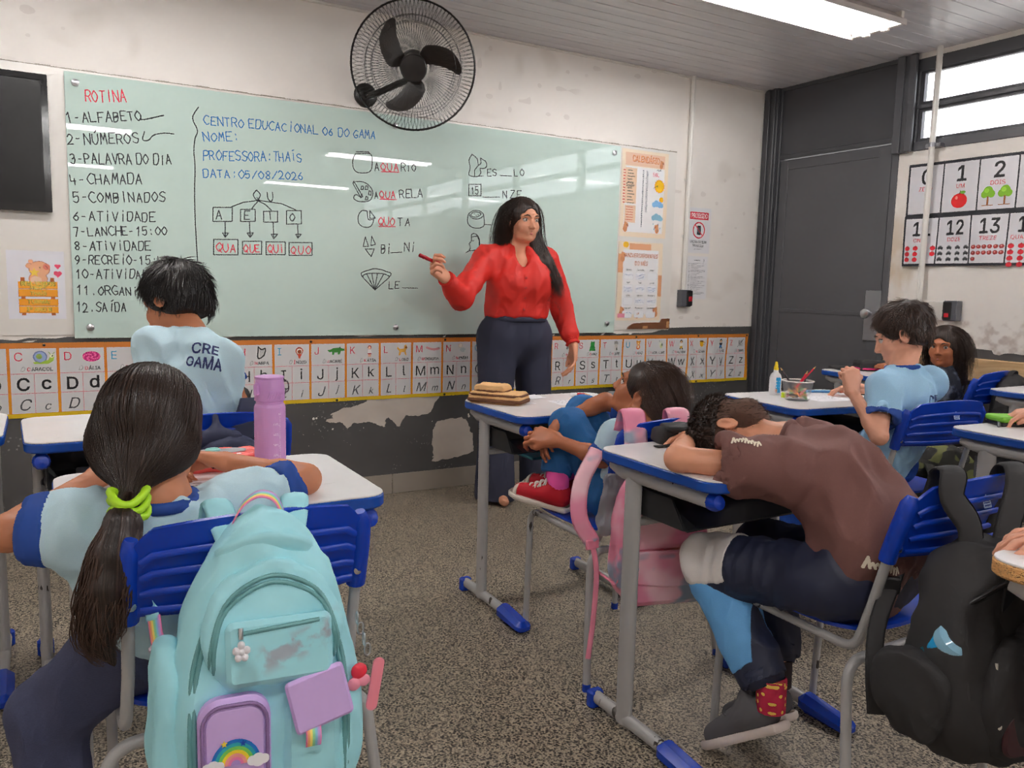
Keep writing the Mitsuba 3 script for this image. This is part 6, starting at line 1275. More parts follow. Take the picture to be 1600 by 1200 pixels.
for i, (c_, x, y, L, tl, az) in enumerate(spec):
    t = math.radians(tl); a = math.radians(az); d = A_(math.sin(t) * math.cos(a), math.sin(t) * math.sin(a), math.cos(t)); L = min(L, .135 if i < 4 else .070)
    b = A_(x, y, .008 + .0016 * (i % 14)) - d * L * (.15 if i < 4 else .5) + A_(0, 0, max(0, d[2] * L * .4)); b[2] = max(b[2], .006)
    e = b + d * L
    for q in (b, e):
        r_ = math.hypot(q[0], q[1]); m_ = .040 if q[2] < .07 else .075
        if r_ > m_: q[0] *= m_ / r_; q[1] *= m_ / r_
    kk = thing('coloured_pencil', ('long red pencil sticking out of the clear tub, the tallest', 'shorter red pencil leaning over the rim of the clear tub', 'dark pencil leaning left over the rim of the clear tub', 'dark pencil leaning right in the clear tub')[i] if i < 4 else f'{NM.get(c_, c_)} coloured pencil inside the clear tub on the desk by the door', 'pencil', 'coloured pencils in the tub'); L_ = unit(e - b)
    part(kk, 'shaft', mv(tube([b, e - L_ * .012], .0036, 6), M), 'pencil_' + c_, True); part(kk, 'tip', mv(tube([e - L_ * .012, e], [.0036, .0008], 6), M), 'pencil_wood', True)
def pen(label, x, y, rz, c1, L=.10, r=.0055, z=.7606, name='marker'):
    k = thing(name, label, 'pen'); M = xf(x, y, z + r, rz); part(k, 'barrel', mv(tube([(-L / 2, 0, 0), (L * .2, 0, 0)], r, 10), M), c1, True); part(k, 'cap', mv(tube([(L * .2, 0, 0), (L * .46, 0, 0), (L / 2, 0, 0)], [r * 1.1, r * 1.1, r * .6], 10), M), c1, True)
pen('blue marker lying behind the drawing sheet on the desk by the door', 2.90, 2.315, -25, 'pencil_blue', .11); pen('short orange crayon lying behind the tub of pencils', 2.845, 2.365, -12, 'pencil_orange', .045, .006, name='crayon'); pen('short pink highlighter near the seated boy with the raised fist', 2.985, 2.205, -20, 'pencil_pink', .05, .007, name='highlighter'); pen('grey pencil lying near the blue marker', 2.975, 2.30, -25, 'pencil_dark', .07, .004, name='pencil')
k = thing('lid', 'small lime green lid in front of the glue bottle', 'lid'); mat('lime', (196, 220, 40), .35); part(k, 'shell', mv(tube([(0, 0, 0), (0, 0, .018), (0, 0, .021)], [.0095, .009, .006], 14), xf(2.625, 2.262, .7606)), 'lime', True)
# black and pink case, green case
k = thing('pencil_case', 'black pencil case with pink trim on the desk by the door wall', 'pencil case'); M = xf(4.10, 2.86, .7605, -30); part(k, 'body', mv(pillow(.27, .12, .055, .016, .004, 16, 141), M), 'bag_black', True); mat('hot_pink', (206, 40, 110), .5); part(k, 'trim', mv(tube([(x, y, .014) for x, y in rrect(.272, .122, .03, 8).exterior.coords[:-1]], .0055, 8, True), M), 'hot_pink', True, label='hot pink trim'); part(k, 'tag', mv(bx(-.035, .045, -.03, .02, .054, .057), M), 'paper_white', False, label='white tag'); part(k, 'flap', mv(pillow(.17, .10, .012, .005, .003, 16, 142), M @ xf(-.17, .05, .004, 10)), 'bag_black', True)
k = thing('pencil_case', 'black and lime green flat case under the hand at the right edge', 'pencil case'); M = xf(2.885, 1.445, .7605, -25); mat('lime_dark', (110, 176, 40), .45); part(k, 'base', mv(bx(-.12, .12, -.045, .045, 0, .016, .005), M), 'black_plastic', False); part(k, 'lid', mv(pillow(.24, .09, .016, .006, .003, 16, 151), M @ xf(z=.016)), 'lime_dark', True, label='lime green lid')
k = thing('sharpener', 'small grey pencil stub at the finger tips by the green case', 'pencil'); part(k, 'stub', tube([(2.735, 1.455, .766), (2.775, 1.475, .772)], [.005, .007], 10), 'brushed', True)
# bag on the left desk
k = thing('pouch', 'black soft pouch on the desk of the boy bending over', 'bag'); part(k, 'body', mv(pillow(.22, .13, .085, .035, .012, 12, 161, .005), xf(.455, 2.685, .7605, 20)), 'bag_black', True)
# waste bin
mat('bin_grey', (140, 142, 144), .45); mat('bin_bag', (124, 150, 140), .3); k = thing('waste_bin', 'grey waste bin with a green liner folded over its rim below the alphabet banner', 'bin'); M = xf(3.30, 3.89, 0)
part(k, 'tub', mv(lathe([(.14, 0.001), (.15, .01), (.20, .53), (.205, .60), (.198, .60), (.185, .53), (.14, .02)], 40), M), 'bin_grey', 40); part(k, 'liner', mv(lathe([(.206, .535), (.216, .56), (.214, .605), (.205, .614), (.192, .60), (.18, .50), (.17, .35)], 40, False), M), 'bin_bag', 40, label='grey green liner over the rim'); 
for a in (-30, 150): part(k, 'handle', mv(bx(.20, .265, -.05, .05, .515, .54, .006), M @ xf(rz=a)), 'bin_grey', False)

# a figure from its joints: skin as one mesh, clothes over it
def skin_body(J, s, hands, hs=1.0, feet=False, adult=False, ears=True):
    S = Sdf(); W = head(S, J['head'], J['R'], J['hs'], ears=ears)
    hd = W(0, -.012, -.055); a = 1.15 if adult else 1.0
    S.cap(hd, J['neck'], .047 * s, .046 * s, .025).cap(J['shL'], J['shR'], .040 * s, None, .03)
    S.cap(J['neck'], J['chest'], .045 * s, .075 * s, .04, J['w'], 1.35).cap(J['chest'], J['pelvis'], .085 * s, .085 * s, .04, J['w'], 1.35)
    for q in 'LR':
        limb(S, [J['sh' + q], J['el' + q], J['wr' + q]], [.036 * s, .030 * s * a, .0215 * s], .012)
        m = J['el' + q] + .3 * (J['wr' + q] - J['el' + q]); S.cap(J['el' + q], m, .029 * s * a, .032 * s * a, .015)
        d, n, cu, th, sd = hands[q][:5]; L = (.15 if not adult else .172) * hs
        hand(S, J['wr' + q], d, n, L, cu, th, sd, rw=.0205 * s)
        limb(S, [J['hip' + q], J['kn' + q], J['an' + q]], [.058 * s, .042 * s, .030 * s], .02)
        if feet: S.cap(J['an' + q], J['toe' + q], .034 * s, .022 * s, .02)
    return S, W
def sleeve(J, q, t, r0, r1, s):
    G = Sdf(); a, b = J['sh' + q], J['el' + q]; e = a + (b - a) * t; d = unit(b - a)
    G.cap(a, e + d * .03, r0 * s, r1 * s, .01).plane(e, d, .002)
    G.cap(e - d * .035, e + d * .06, (r1 - .007) * s, (r1 - .005) * s, .003, op='sub')
    return G, e, d
def band(J, q, t, r0, r1, s, wd=.024):
    a, b = J['sh' + q], J['el' + q]; e = a + (b - a) * t; d = unit(b - a); G = Sdf()
    G.cap(a, e + d * .03, r0 * s + .003, r1 * s + .003, .01).plane(e + d * .0015, d, .002).plane(e - d * wd, -d, .002)
    G.cap(e - d * .05, e + d * .06, (r1 - .007) * s, (r1 - .005) * s, .003, op='sub'); return G
def shirt(J, s, t=.62, r0=.056, r1=.055, fat=1.0, hem=None):
    S = Sdf(); w = J['w']
    S.cap(J['shL'], J['shR'], .053 * s, None, .03).cap(J['chest'], J['waist'], .128 * s * fat, .122 * s * fat, .05, w, 1.45).cap(J['waist'], J['pelvis'], .122 * s * fat, .130 * s * fat, .05, w, 1.35)
    S.cap(J['neck'], J['chest'], .056 * s, .12 * s, .05, w, 1.4)
    nd = unit(J['head'] - J['neck']) if 'ncut' not in J else J['ncut']
    S.plane(J['neck'] + nd * .006 * s, nd, .006)
    if hem is not None: S.plane(hem[0], hem[1], .004)
    for q in 'LR': S.grp(sleeve(J, q, t, r0, r1, s)[0], .03)
    return S
def collar(J, s, r=.052, th=.010):
    nd = unit(J['head'] - J['neck']) if 'ncut' not in J else J['ncut']; c = J['neck'] + nd * .004 * s
    f = frame(J['w'], nd); return tube([c + f[0] * r * s * 1.05 * math.cos(a) + unit(np.cross(nd, f[0])) * r * s * math.sin(a) for a in np.arange(28) * math.pi / 14], th * s, 8, True)
def pants(J, s, rs=(.080, .062, .047), t=.95, wf=1.0):
    S = Sdf(); w = J['w']; S.cap(J['hipL'], J['hipR'], .083 * s, None, .03).cap(J['pelvis'], J['waist'], .112 * s * wf, .108 * s * wf, .04, w, 1.3)
    for q in 'LR':
        G = Sdf(); a, b = J['kn' + q], J['an' + q]; e = a + (b - a) * t; d = unit(b - a)
        limb(G, [J['hip' + q], a, e + d * .03], [r * s for r in rs], .03); 
        L = Sdf(); L.cap(a, e + d * .04, rs[1] * s, rs[2] * s).plane(e, d, .002).cap(e - d * .03, e + d * .05, (rs[2] - .008) * s, None, .003, op='sub')
        S.cap(J['hip' + q], a, rs[0] * s, rs[1] * s, .03); S.grp(L, .02)
    return S
def shoe(pk, heel, toe, s, upper, sole, up=(0, 0, 1), name='shoe', lift=.0, laces=None):
    """heel and toe on the ground line"""
    h, t = np.asarray(heel, float), np.asarray(toe, float); d = unit(t - h); u = unit(np.asarray(up) - d * (np.asarray(up) @ d)); r = np.cross(d, u); L = np.linalg.norm(t - h)
    W = lambda x, y, z: h + d * y * L + r * x * L + u * z * L
    S = Sdf(); S.cap(W(0, .14, .17), W(0, .30, .20), .135 * L, .125 * L, .03).cap(W(0, .30, .20), W(0, .82, .10), .15 * L, .115 * L, .03).cap(W(0, .10, .24), W(0, .2, .36), .105 * L, .115 * L, .03)
    S.plane(W(0, .5, .055), -u, .004); S.plane(W(0, .2, .44), u, .004); S.cap(W(0, .15, .38), W(0, .2, .60), .098 * L, None, .004, op='sub')
    k = part(pk, name, S.mesh(.0035), upper, True)
    o = [(-.125, .06), (-.10, .0), (0, -.03), (.10, .0), (.125, .06), (.125, .30), (.155, .62), (.15, .82), (.09, .96), (0, 1.0), (-.09, .96), (-.15, .82), (-.155, .62), (-.125, .30)]
    so = bevel_extrude(Polygon(spline(o, 4, True)).buffer(.012), .085, .02, -.01); M = np.eye(4); M[:3, 0], M[:3, 1], M[:3, 2], M[:3, 3] = r * L, d * L, u * L, h
    part(k, 'sole', mv(so, M), sole, 50)
    if laces:
        for i in range(5):
            y = .36 + .085 * i; z = .372 - .048 * i; pts = [W(-.085, y, z - .03), W(-.03, y + .03, z + .025), W(.03, y + .03, z + .025), W(.085, y, z - .03)]; part(k, 'lace', tube(spline(pts, 4), .017 * L, 6), laces, True)
            pts = [W(-.085, y + .05, z - .05), W(0, y + .01, z + .03), W(.085, y - .03, z - .02)]; part(k, 'lace', tube(spline(pts, 4), .017 * L, 6), laces, True)
    return k, W
def joints(**k): return {a: (np.array(b, float) if a not in ('hs',) else b) for a, b in k.items()}
JOBS = []
def curl(a, b=None, c=None): return (a, b if b is not None else a, c if c is not None else a * .7)
HB = .0042

# ---- the girl with the ponytail, back to us
pk = thing('person', 'girl with a long dark ponytail in a pale blue shirt, back to the camera', 'person')
R = frame((.50, .86, -.18), (0.05, .1, 1))
J = joints(head=(.166, 1.535, .925), R=R, hs=.93, w=(0, 1, 0), neck=(.165, 1.475, .805), ncut=unit((0, -.1, 1)), shL=(.045, 1.495, .765), shR=(.30, 1.515, .765), chest=(.17, 1.485, .70), waist=(.18, 1.475, .64), pelvis=(.19, 1.50, .585),
           elL=(-.062, 1.525, .765), wrL=(.085, 1.755, .795), elR=(.45, 1.585, .79), wrR=(.325, 1.745, .805), hipL=(.115, 1.52, .54), hipR=(.27, 1.52, .54), knL=(-.02, 1.555, .42), anL=(-.01, 1.53, .09), knR=(.29, 1.80, .50), anR=(.29, 1.83, .09), toeL=(-.03, 1.67, .03), toeR=(.29, 1.98, .03))
S, W = skin_body(J, .93, {'L': ((.8, .6, .0), (0, 0, -1), curl(25), (.3, .3), 1), 'R': ((-.75, .5, .15), (-.3, -.2, -.9), curl(60), (.25, .8), -1)}, .9)
part(pk, 'body', S.mesh(HB), 'skin_tan', True)
SH = shirt(J, .95, .66, .058, .050, 1.0); part(pk, 'shirt', cloth(SH, .005, .014, 13, (0, .2, 1), .5, 1), 'shirt_blue', True)
for q in 'LR': part(pk, 'sleeve_band', cloth(band(J, q, .66, .058, .050, .95, .026), .004, .014, 13, (0, .2, 1), .5, 1), 'navy_trim', True, label='dark blue sleeve band')
part(pk, 'collar', collar(J, .95, .056, .012), 'navy_trim', True, label='dark blue collar')
part(pk, 'trousers', cloth(pants(J, .95, (.082, .066, .056)), .006, .006, 18, (0, 0, 1), .6, 2), 'jeans', True, label='dark blue jeans')
H = Sdf(); Wc = W(0, -.012, .03)
H.ell(W(0, -.022, .026), R, (.088 * .93, .106 * .93, .096 * .93), .02).cap(W(-.046, -.045, -.03), W(.046, -.045, -.03), .052, None, .03).cap(W(-.03, -.08, -.06), W(.03, -.08, -.06), .034, None, .03).cap(W(0, -.085, -.07), A_(.113, 1.418, .836), .038, .018, .03)
H.ell(W(0, .10, -.05), R, (.066, .055, .10), .012, 'sub')
m = H.mesh(.0035); hk = part(pk, 'hair', m, 'hair_dark', True, uv=hair_uv(m, W(0, .0, .05), R))
rng = np.random.default_rng(11)
p0 = scalp(H, J['head'], R, .93, 800, rng, lambda l: (l[:, 1] < .55))
tie = A_(.110, 1.412, .828)
st = comb(H, p0, lambda p: (lambda g, v: v - g * (v * g).sum(1, keepdims=True))(H.grad(p), (tie - p) / np.linalg.norm(tie - p, axis=1, keepdims=True)), np.full(len(p0), .16), 9, .0012, False)
part(hk, 'strand', hairs(st, .0011, 3), 'strand_dark', True, kind='stuff')
sc_ = tie + A_(0, -.006, 0)
mat('neon_green', (176, 226, 40), .5)
rings = [tube([sc_ + A_(.027 * math.cos(a), .027 * math.sin(a) - .010, .009 * math.sin(2 * a + k) + .012 * (k - 1)) for a in np.arange(20) * math.pi / 10], .0065, 8, True) for k in range(3)]
for r_ in rings: part(pk, 'hair_tie', r_, 'neon_green', True, label='neon green hair tie')
ctr = spline([sc_ + A_(.003, .01, .010), sc_ + A_(-.014, -.035, -.035), sc_ + A_(-.032, -.055, -.085), sc_ + A_(-.048, -.06, -.145), sc_ + A_(-.052, -.06, -.20), sc_ + A_(-.034, -.065, -.24)], 6)
P_ = tress(ctr, [.012, .030, .038, .040, .034, .010], 460, rng, 30, .7, .008)
pt = Sdf(); limb(pt, ctr[::5], np.interp(np.linspace(0, 1, len(ctr[::5])), [0, .12, .4, .7, 1], [.014, .024, .030, .022, .006]), .02)
m = pt.mesh(.005); tk = part(pk, 'ponytail', m, 'hair_dark', True, uv=hair_uv(m, sc_, R)); part(tk, 'strand', hairs(P_, .0022, 3), 'strand_brown', True, kind='stuff')

# ---- the boy kneeling on a chair at the board side
pk = thing('person', 'boy with black hair bending over, back print CRE GAMA on a pale blue shirt', 'person')
R = frame((-.60, .62, -.42), (0, .35, 1))
J = joints(head=(.340, 2.545, 1.115), R=R, hs=.92, w=unit((0.05, 1, -.15)), neck=(.365, 2.47, 1.030), ncut=unit((0, .25, 1)), shL=(.272, 2.450, .995), shR=(.458, 2.425, .965), chest=(.375, 2.44, .93), waist=(.405, 2.44, .84), pelvis=(.415, 2.47, .765),
           elL=(.232, 2.40, .845), wrL=(.30, 2.53, .80), elR=(.495, 2.455, .825), wrR=(.47, 2.62, .81), hipL=(.365, 2.50, .72), hipR=(.47, 2.50, .72), knL=(.34, 2.62, .525), anL=(.345, 2.44, .50), knR=(.485, 2.62, .525), anR=(.48, 2.44, .50), toeL=(.345, 2.40, .50), toeR=(.48, 2.40, .50))
S, W = skin_body(J, .88, {'L': ((.2, .95, 0), (0, 0, -1), curl(20), (.3, .3), 1), 'R': ((-.2, .95, 0), (0, 0, -1), curl(20), (.3, .3), -1)}, .85)
part(pk, 'body', S.mesh(HB), 'skin_tan', True)
SH = shirt(J, .90, .55, .047, .044, .72); FD = lambda p: folds(p, .012, 13, (-.4, 0, 1), .5, 5)
part(pk, 'shirt', cloth(SH, .005, .012, 13, (-.4, 0, 1), .5, 5), 'shirt_blue', True)
for q in 'LR': part(pk, 'sleeve_band', cloth(band(J, q, .55, .047, .044, .90, .022), .0045, .012, 13, (-.4, 0, 1), .5, 5), 'navy_trim', True, label='dark blue sleeve band')
for t_, o, h_, w_ in (('CRE', (.388, 2.35, .988), .034, .076), ('GAMA', (.382, 2.35, .942), .034, .100)): part(pk, 'lettering', letter_on(SH, t_, o, (1, -.05, -.22), (.16, 0, 1), h_, w_, .0016, FD), 'navy_text', False, label='dark blue back lettering')
part(pk, 'shorts', cloth(pants(J, .95, (.070, .062, .05), .95, .55), .006, .005, 16, (0, 0, 1), .5, 6), 'shorts_blue', True, label='royal blue trousers')
def short_hair(pk, J, R, W, s, base, strand, n, ln, seed, cap=(.084, .102, .092), front=.35, nape=-.075, lift=.35, top=.0):
    H = Sdf(); H.ell(W(0, -.020, .036 + top), R, np.array(cap) * s, .02).cap(W(-.04, -.055, -.02), W(.04, -.055, -.02), .045 * s, None, .03)
    H.ell(W(0, .105, -.035), R, (.085 * s, .07 * s, .085 * s), .014, 'sub').plane(W(0, -.03, nape), -R[2] + R[1] * .35, .012)
    for q in (-1, 1): H.ell(W(q * .085, .0, -.03), R, (.026 * s, .034 * s, .034 * s), .01, 'sub')
    m = H.mesh(.0035); k = part(pk, 'hair', m, base, True, uv=hair_uv(m, W(0, -.03, .06), R)); rng = np.random.default_rng(seed)
    p = scalp(H, J['head'], R, s, n, rng, lambda l: (l[:, 2] > -.35 - .25 * (l[:, 1] < 0)) & (l[:, 1] < front + .6 * l[:, 2]))
    crown = W(0, -.06, .11)
    def fl(p):
        g = H.grad(p); v = p - crown; v = v / (np.linalg.norm(v, axis=1, keepdims=True) + 1e-9); v = v - g * (v * g).sum(1, keepdims=True); v = v / (np.linalg.norm(v, axis=1, keepdims=True) + 1e-9)
        return v + g * lift + .35 * np.stack([meshkit.noise(p * 40 + seed + i * 9) - .5 for i in range(3)], 1)
    st = comb(H, p, fl, rng.uniform(.6, 1.2, len(p)) * ln, 6, .001); part(k, 'strand', hairs(st, .0013, 3), strand, True, kind='stuff'); return H
short_hair(pk, J, R, W, .92, 'hair_black', 'strand_black', 1500, .045, 21, nape=-.10, cap=(.094, .108, .102), lift=.3)

# ---- the teacher
pk = thing('person', 'woman with long dark hair in a red blouse and navy trousers, pointing at the board', 'person')
R = frame((.02, -1, -.06), (0, 0, 1)); FW = unit((-.28, -.96, 0))
J = joints(head=(2.238, 3.735, 1.535), R=R, hs=1.02, w=FW, neck=(2.235, 3.775, 1.385), ncut=unit((0, -.55, .85)), shL=(2.405, 3.755, 1.335), shR=(2.065, 3.805, 1.335), chest=(2.24, 3.765, 1.235), waist=(2.24, 3.785, 1.06), pelvis=(2.24, 3.80, .93),
           elR=(1.838, 3.675, 1.128), wrR=(1.705, 3.575, 1.225), elL=(2.535, 3.775, 1.065), wrL=(2.552, 3.68, .865), hipL=(2.345, 3.80, .90), hipR=(2.145, 3.81, .90), knL=(2.395, 3.815, .48), knR=(2.125, 3.80, .48), anL=(2.45, 3.85, .075), anR=(2.135, 3.80, .075), toeL=(2.41, 3.70, .03), toeR=(2.12, 3.66, .03))
S, W = skin_body(J, 1.12, {'R': ((-.80, -.15, .50), (.25, -.75, .35), [curl(55, 60, 40), curl(62, 70, 45), curl(70, 75, 50), curl(75, 75, 50)], (.35, .75), 1), 'L': ((-.10, -.22, -1), (-.75, .2, 0), curl(22, 25, 15), (.25, .2), 1)}, 1.0, True, True)
S.cap(J['neck'] + A_(0, 0, -.01), J['chest'] + A_(0, 0, .03), .066, .148, .03, FW, 1.42)
part(pk, 'body', S.mesh(.0038), 'skin_light', True)
face_parts(pk, W, R, 1.02)
for q in (-1,):
    e = trimesh.creation.icosphere(2, .0075); e.apply_translation(W(q * .086, -.004, -.044)); mat('pearl', (226, 220, 210), .2); part(pk, 'earring', e, 'pearl', True, label='pearl earring')
BL = Sdf(); w = J['w']
BL.cap(J['shL'], J['shR'], .058, None, .04).cap(J['chest'], J['waist'], .168, .158, .06, w, 1.35).cap(J['waist'], J['waist'] + A_(0, .005, -.05), .158, .150, .05, w, 1.3).cap(J['neck'] + A_(0, 0, -.03), J['chest'], .06, .15, .05, w, 1.4)
for q in (-1, 1): BL.ell(J['chest'] + FW * .070 + np.cross(FW, [0, 0, 1]) * q * .075 + A_(0, 0, -.03), np.eye(3), (.078, .066, .08), .07)
BL.plane(A_(2.24, 3.78, 1.022), (0, 0, -1), .004)
for q in 'LR':
    BL.cap(J['sh' + q], J['el' + q], .062, .058, .04); e = J['el' + q] + .66 * (J['wr' + q] - J['el' + q]); BL.cap(J['el' + q], e, .058, .044, .03)
nk = J['neck']; BL.ell(nk + FW * .085 + A_(0, 0, -.02), np.eye(3), (.042, .05, .115), .008, 'sub').cap(nk + A_(0, 0, .01), nk + A_(0, 0, .12), .058, .075, .008, op='sub')
bm_ = cloth(BL, .006, .011, 12, (0.2, 0, 1), .5, 9); part(pk, 'blouse', bm_, 'blouse_red', True, label='red blouse')
for q in 'LR':
    a, b = J['el' + q] + .50 * (J['wr' + q] - J['el' + q]), J['wr' + q] - unit(J['wr' + q] - J['el' + q]) * .012; pts = [a + (b - a) * t for t in np.linspace(0, 1, 40)]
    rr_ = np.interp(np.linspace(0, 1, 40), [0, .2, .85, 1], [.047, .043, .034, .043]) + .0032 * np.sin(np.arange(40) * 1.57); part(pk, 'cuff', tube(pts, rr_, 20), 'blouse_red', True, label='shirred red cuff')
fr_ = frame(FW)
for q in (-1, 1):
    cpts = [nk + A_(0, 0, .025) + fr_[0] * q * .052 - FW * .03, nk + fr_[0] * q * .066 + FW * .02 + A_(0, 0, .012), nk + fr_[0] * q * .050 + FW * .075 + A_(0, 0, -.035), nk + fr_[0] * q * .012 + FW * .112 + A_(0, 0, -.105)]
    part(pk, 'collar', tube(spline(cpts, 6), np.interp(np.linspace(0, 1, 19), [0, .5, 1], [.016, .019, .008]), 8, squash=.4), 'blouse_red', True)
pl_ = np.array([J['chest'] + FW * .16 + A_(0, 0, z) for z in np.linspace(.02, -.20, 12)])
for _ in range(8): pl_ = pl_ - BL.grad(pl_) * BL(pl_)[:, None]
part(pk, 'placket', tube(pl_ + FW * .001, .011, 8, squash=.35, up=fr_[0]), 'blouse_red', True)
mat('button_red', (176, 40, 36), .3)
for i in (1, 4, 7, 10):
    b = lathe([(.0065, 0), (.0065, .002), (.004, .003)], 12); M = np.eye(4); M[:3, 2] = FW; M[:3, 0] = fr_[0]; M[:3, 1] = np.cross(FW, fr_[0]); M[:3, 3] = pl_[i] + FW * .006; part(pk, 'button', mv(b, M), 'button_red', 40)
TR = Sdf(); TR.cap(J['hipL'] + A_(-.01, 0, .03), J['hipR'] + A_(.01, 0, .03), .105, None, .05).cap(J['pelvis'], J['waist'] + A_(0, 0, -.02), .165, .148, .05, w, 1.25)
for q in 'LR':
    TR.cap(J['hip' + q], J['kn' + q], .112, .088, .04); L = Sdf(); L.cap(J['kn' + q], J['an' + q] + A_(0, -.015, -.06), .086, .112, .02, w, 1.0).plane(A_(0, 0, .022), (0, 0, -1), .003); TR.grp(L, .03)
TR.plane(A_(0, 0, 1.035), (0, 0, 1), .003)
part(pk, 'trousers', cloth(TR, .0065, .007, 7, (0, 0, 1), .25, 12), 'trouser_navy', True, label='wide dark navy trousers')
part(pk, 'waistband', tube([A_(2.24, 3.79, 1.012) + fr_[0] * .165 * math.cos(a) + FW * .132 * math.sin(a) for a in np.arange(40) * math.pi / 20], .014, 8, True, squash=.45, up=(0, 0, 1)), 'trouser_navy', True)
HR = Sdf(); HR.ell(W(0, -.020, .032), R, (.086, .106, .094), .02).cap(W(-.058, -.03, 0), W(-.066, -.03, -.10), .038, .042, .03).cap(W(.046, -.055, 0), W(.045, -.078, -.12), .036, .030, .03)
HR.cap(W(-.066, -.03, -.10), W(-.098, .065, -.21), .046, .050, .03).cap(W(-.098, .065, -.21), W(-.140, .125, -.31), .044, .018, .03).cap(W(-.03, -.09, -.05), W(-.03, -.10, -.22), .05, .045, .04).cap(W(.035, -.09, -.08), W(.045, -.095, -.19), .038, .022, .04)
HR.ell(W(0, .115, -.045), R, (.068, .088, .120), .012, 'sub').ell(W(.09, .02, -.03), R, (.022, .036, .045), .008, 'sub')
m = HR.mesh(.004); hk = part(pk, 'hair', m, 'hair_dark', True, uv=hair_uv(m, W(0, 0, .05), R)); rng = np.random.default_rng(31)
def off_face(P, c, R, s):
    l = (P - c) @ R.T / s; return P[~((l[..., 1] > .03) & (np.abs(l[..., 0]) < .064) & (l[..., 2] < .10)).any(1)]
p0 = scalp(HR, J['head'], R, 1.02, 1400, rng, lambda l: (l[:, 1] < .25 + .3 * l[:, 2]))
def fall(p): g = HR.grad(p); l = (p - W(0, 0, .02)) / .1; v = np.tile(A_(0, 0, -1.0), (len(p), 1)) + .3 * np.sign((p - W(0, 0, 0)) @ R[0])[:, None] * R[0] * np.clip(l[:, 2:], 0, 1) - .35 * R[1] * np.clip(l[:, 2:] + .6, 0, 1); return v - g * (v * g).sum(1, keepdims=True) * .9
part(hk, 'strand', hairs(off_face(comb(HR, p0, fall, rng.uniform(.25, .46, len(p0)), 12, .001), J['head'], R, 1.02), .0012, 3), 'strand_dark', True, kind='stuff')
lk = spline([W(-.060, -.02, .01), W(-.072, .02, -.10), W(-.100, .078, -.21), W(-.140, .130, -.31), W(-.175, .150, -.395)], 6)
part(hk, 'strand', hairs(tress(lk, [.030, .044, .052, .044, .016], 320, rng, 18, .7, .008), .0022, 3), 'strand_dark', True, kind='stuff')
mk = thing('marker', 'red board marker in the hand of the woman in red', 'pen'); mw_ = J['wrR'] + A_(-.085, -.03, .075); md = unit((-.62, -.25, .18)); part(mk, 'barrel', tube([mw_ - md * .075, mw_ + md * .03], .0085, 12), 'red_plastic', True); part(mk, 'cap', tube([mw_ + md * .03, mw_ + md * .082], .0095, 12), 'red_plastic', True, label='red cap'); part(mk, 'tip', tube([mw_ - md * .09, mw_ - md * .075], [.003, .006], 8), 'white_plastic', True)

# ---- the girl hugging her knees
pk = thing('person', 'girl hugging her knees on a blue chair, red canvas shoes and blue trousers', 'person')
R = frame((-.52, .74, .44), (.2, -.3, 1))
J = joints(head=(1.695, 2.035, .855), R=R, hs=.92, w=unit((-.05, 1, 0)), neck=(1.645, 1.985, .765), ncut=unit((.1, -.1, 1)), shL=(1.525, 1.945, .735), shR=(1.735, 1.985, .75), chest=(1.63, 1.955, .69), waist=(1.62, 1.95, .61), pelvis=(1.61, 1.985, .565),
           elL=(1.485, 1.965, .665), wrL=(1.40, 2.105, .705), elR=(1.655, 2.185, .805), wrR=(1.455, 2.165, .752), hipL=(1.555, 2.00, .535), hipR=(1.665, 2.01, .535), knL=(1.495, 2.165, .735), anL=(1.435, 2.155, .555), knR=(1.615, 2.25, .755), anR=(1.535, 2.26, .545), toeL=(1.37, 2.27, .49), toeR=(1.50, 2.38, .49))
S, W = skin_body(J, .90, {'L': ((-.35, .55, .10), (.5, .3, -.6), curl(35, 45, 25), (.2, .6), 1), 'R': ((-.62, -.10, -.62), (.35, -.3, -.55), curl(18, 28, 20), (.2, .3), -1)}, .92)
part(pk, 'body', S.mesh(HB), 'skin_brown', True); LOOK = (0, .002); face_parts(pk, W, R, .92, lips='lips_dark', eyes=(-1, 1)); LOOK = (0, 0)
SH = shirt(J, .9, .72, .052, .045, .92); part(pk, 'shirt', cloth(SH, .005, .010, 15, (0, .2, 1), .5, 21), 'shirt_blue', True)
for q in 'LR': part(pk, 'sleeve_band', cloth(band(J, q, .98 if q == 'L' else .72, .052, .046, .9, .022), .004, .010, 15, (0, .2, 1), .5, 21), 'navy_trim', True, label='dark blue sleeve band')
part(pk, 'collar', collar(J, .9), 'navy_trim', True, label='dark blue collar')
part(pk, 'trousers', cloth(pants(J, .92, (.078, .062, .048), .86), .005, .008, 16, (-.3, 0, 1), .5, 22), 'pants_blue', True, label='blue trousers')
mat("shoe_red", (176, 16, 34), .75); mat('sock_pink', (244, 92, 172), .85); mat('sole_white', (218, 208, 196), .6); mat('lace_white', (222, 214, 206), .8)
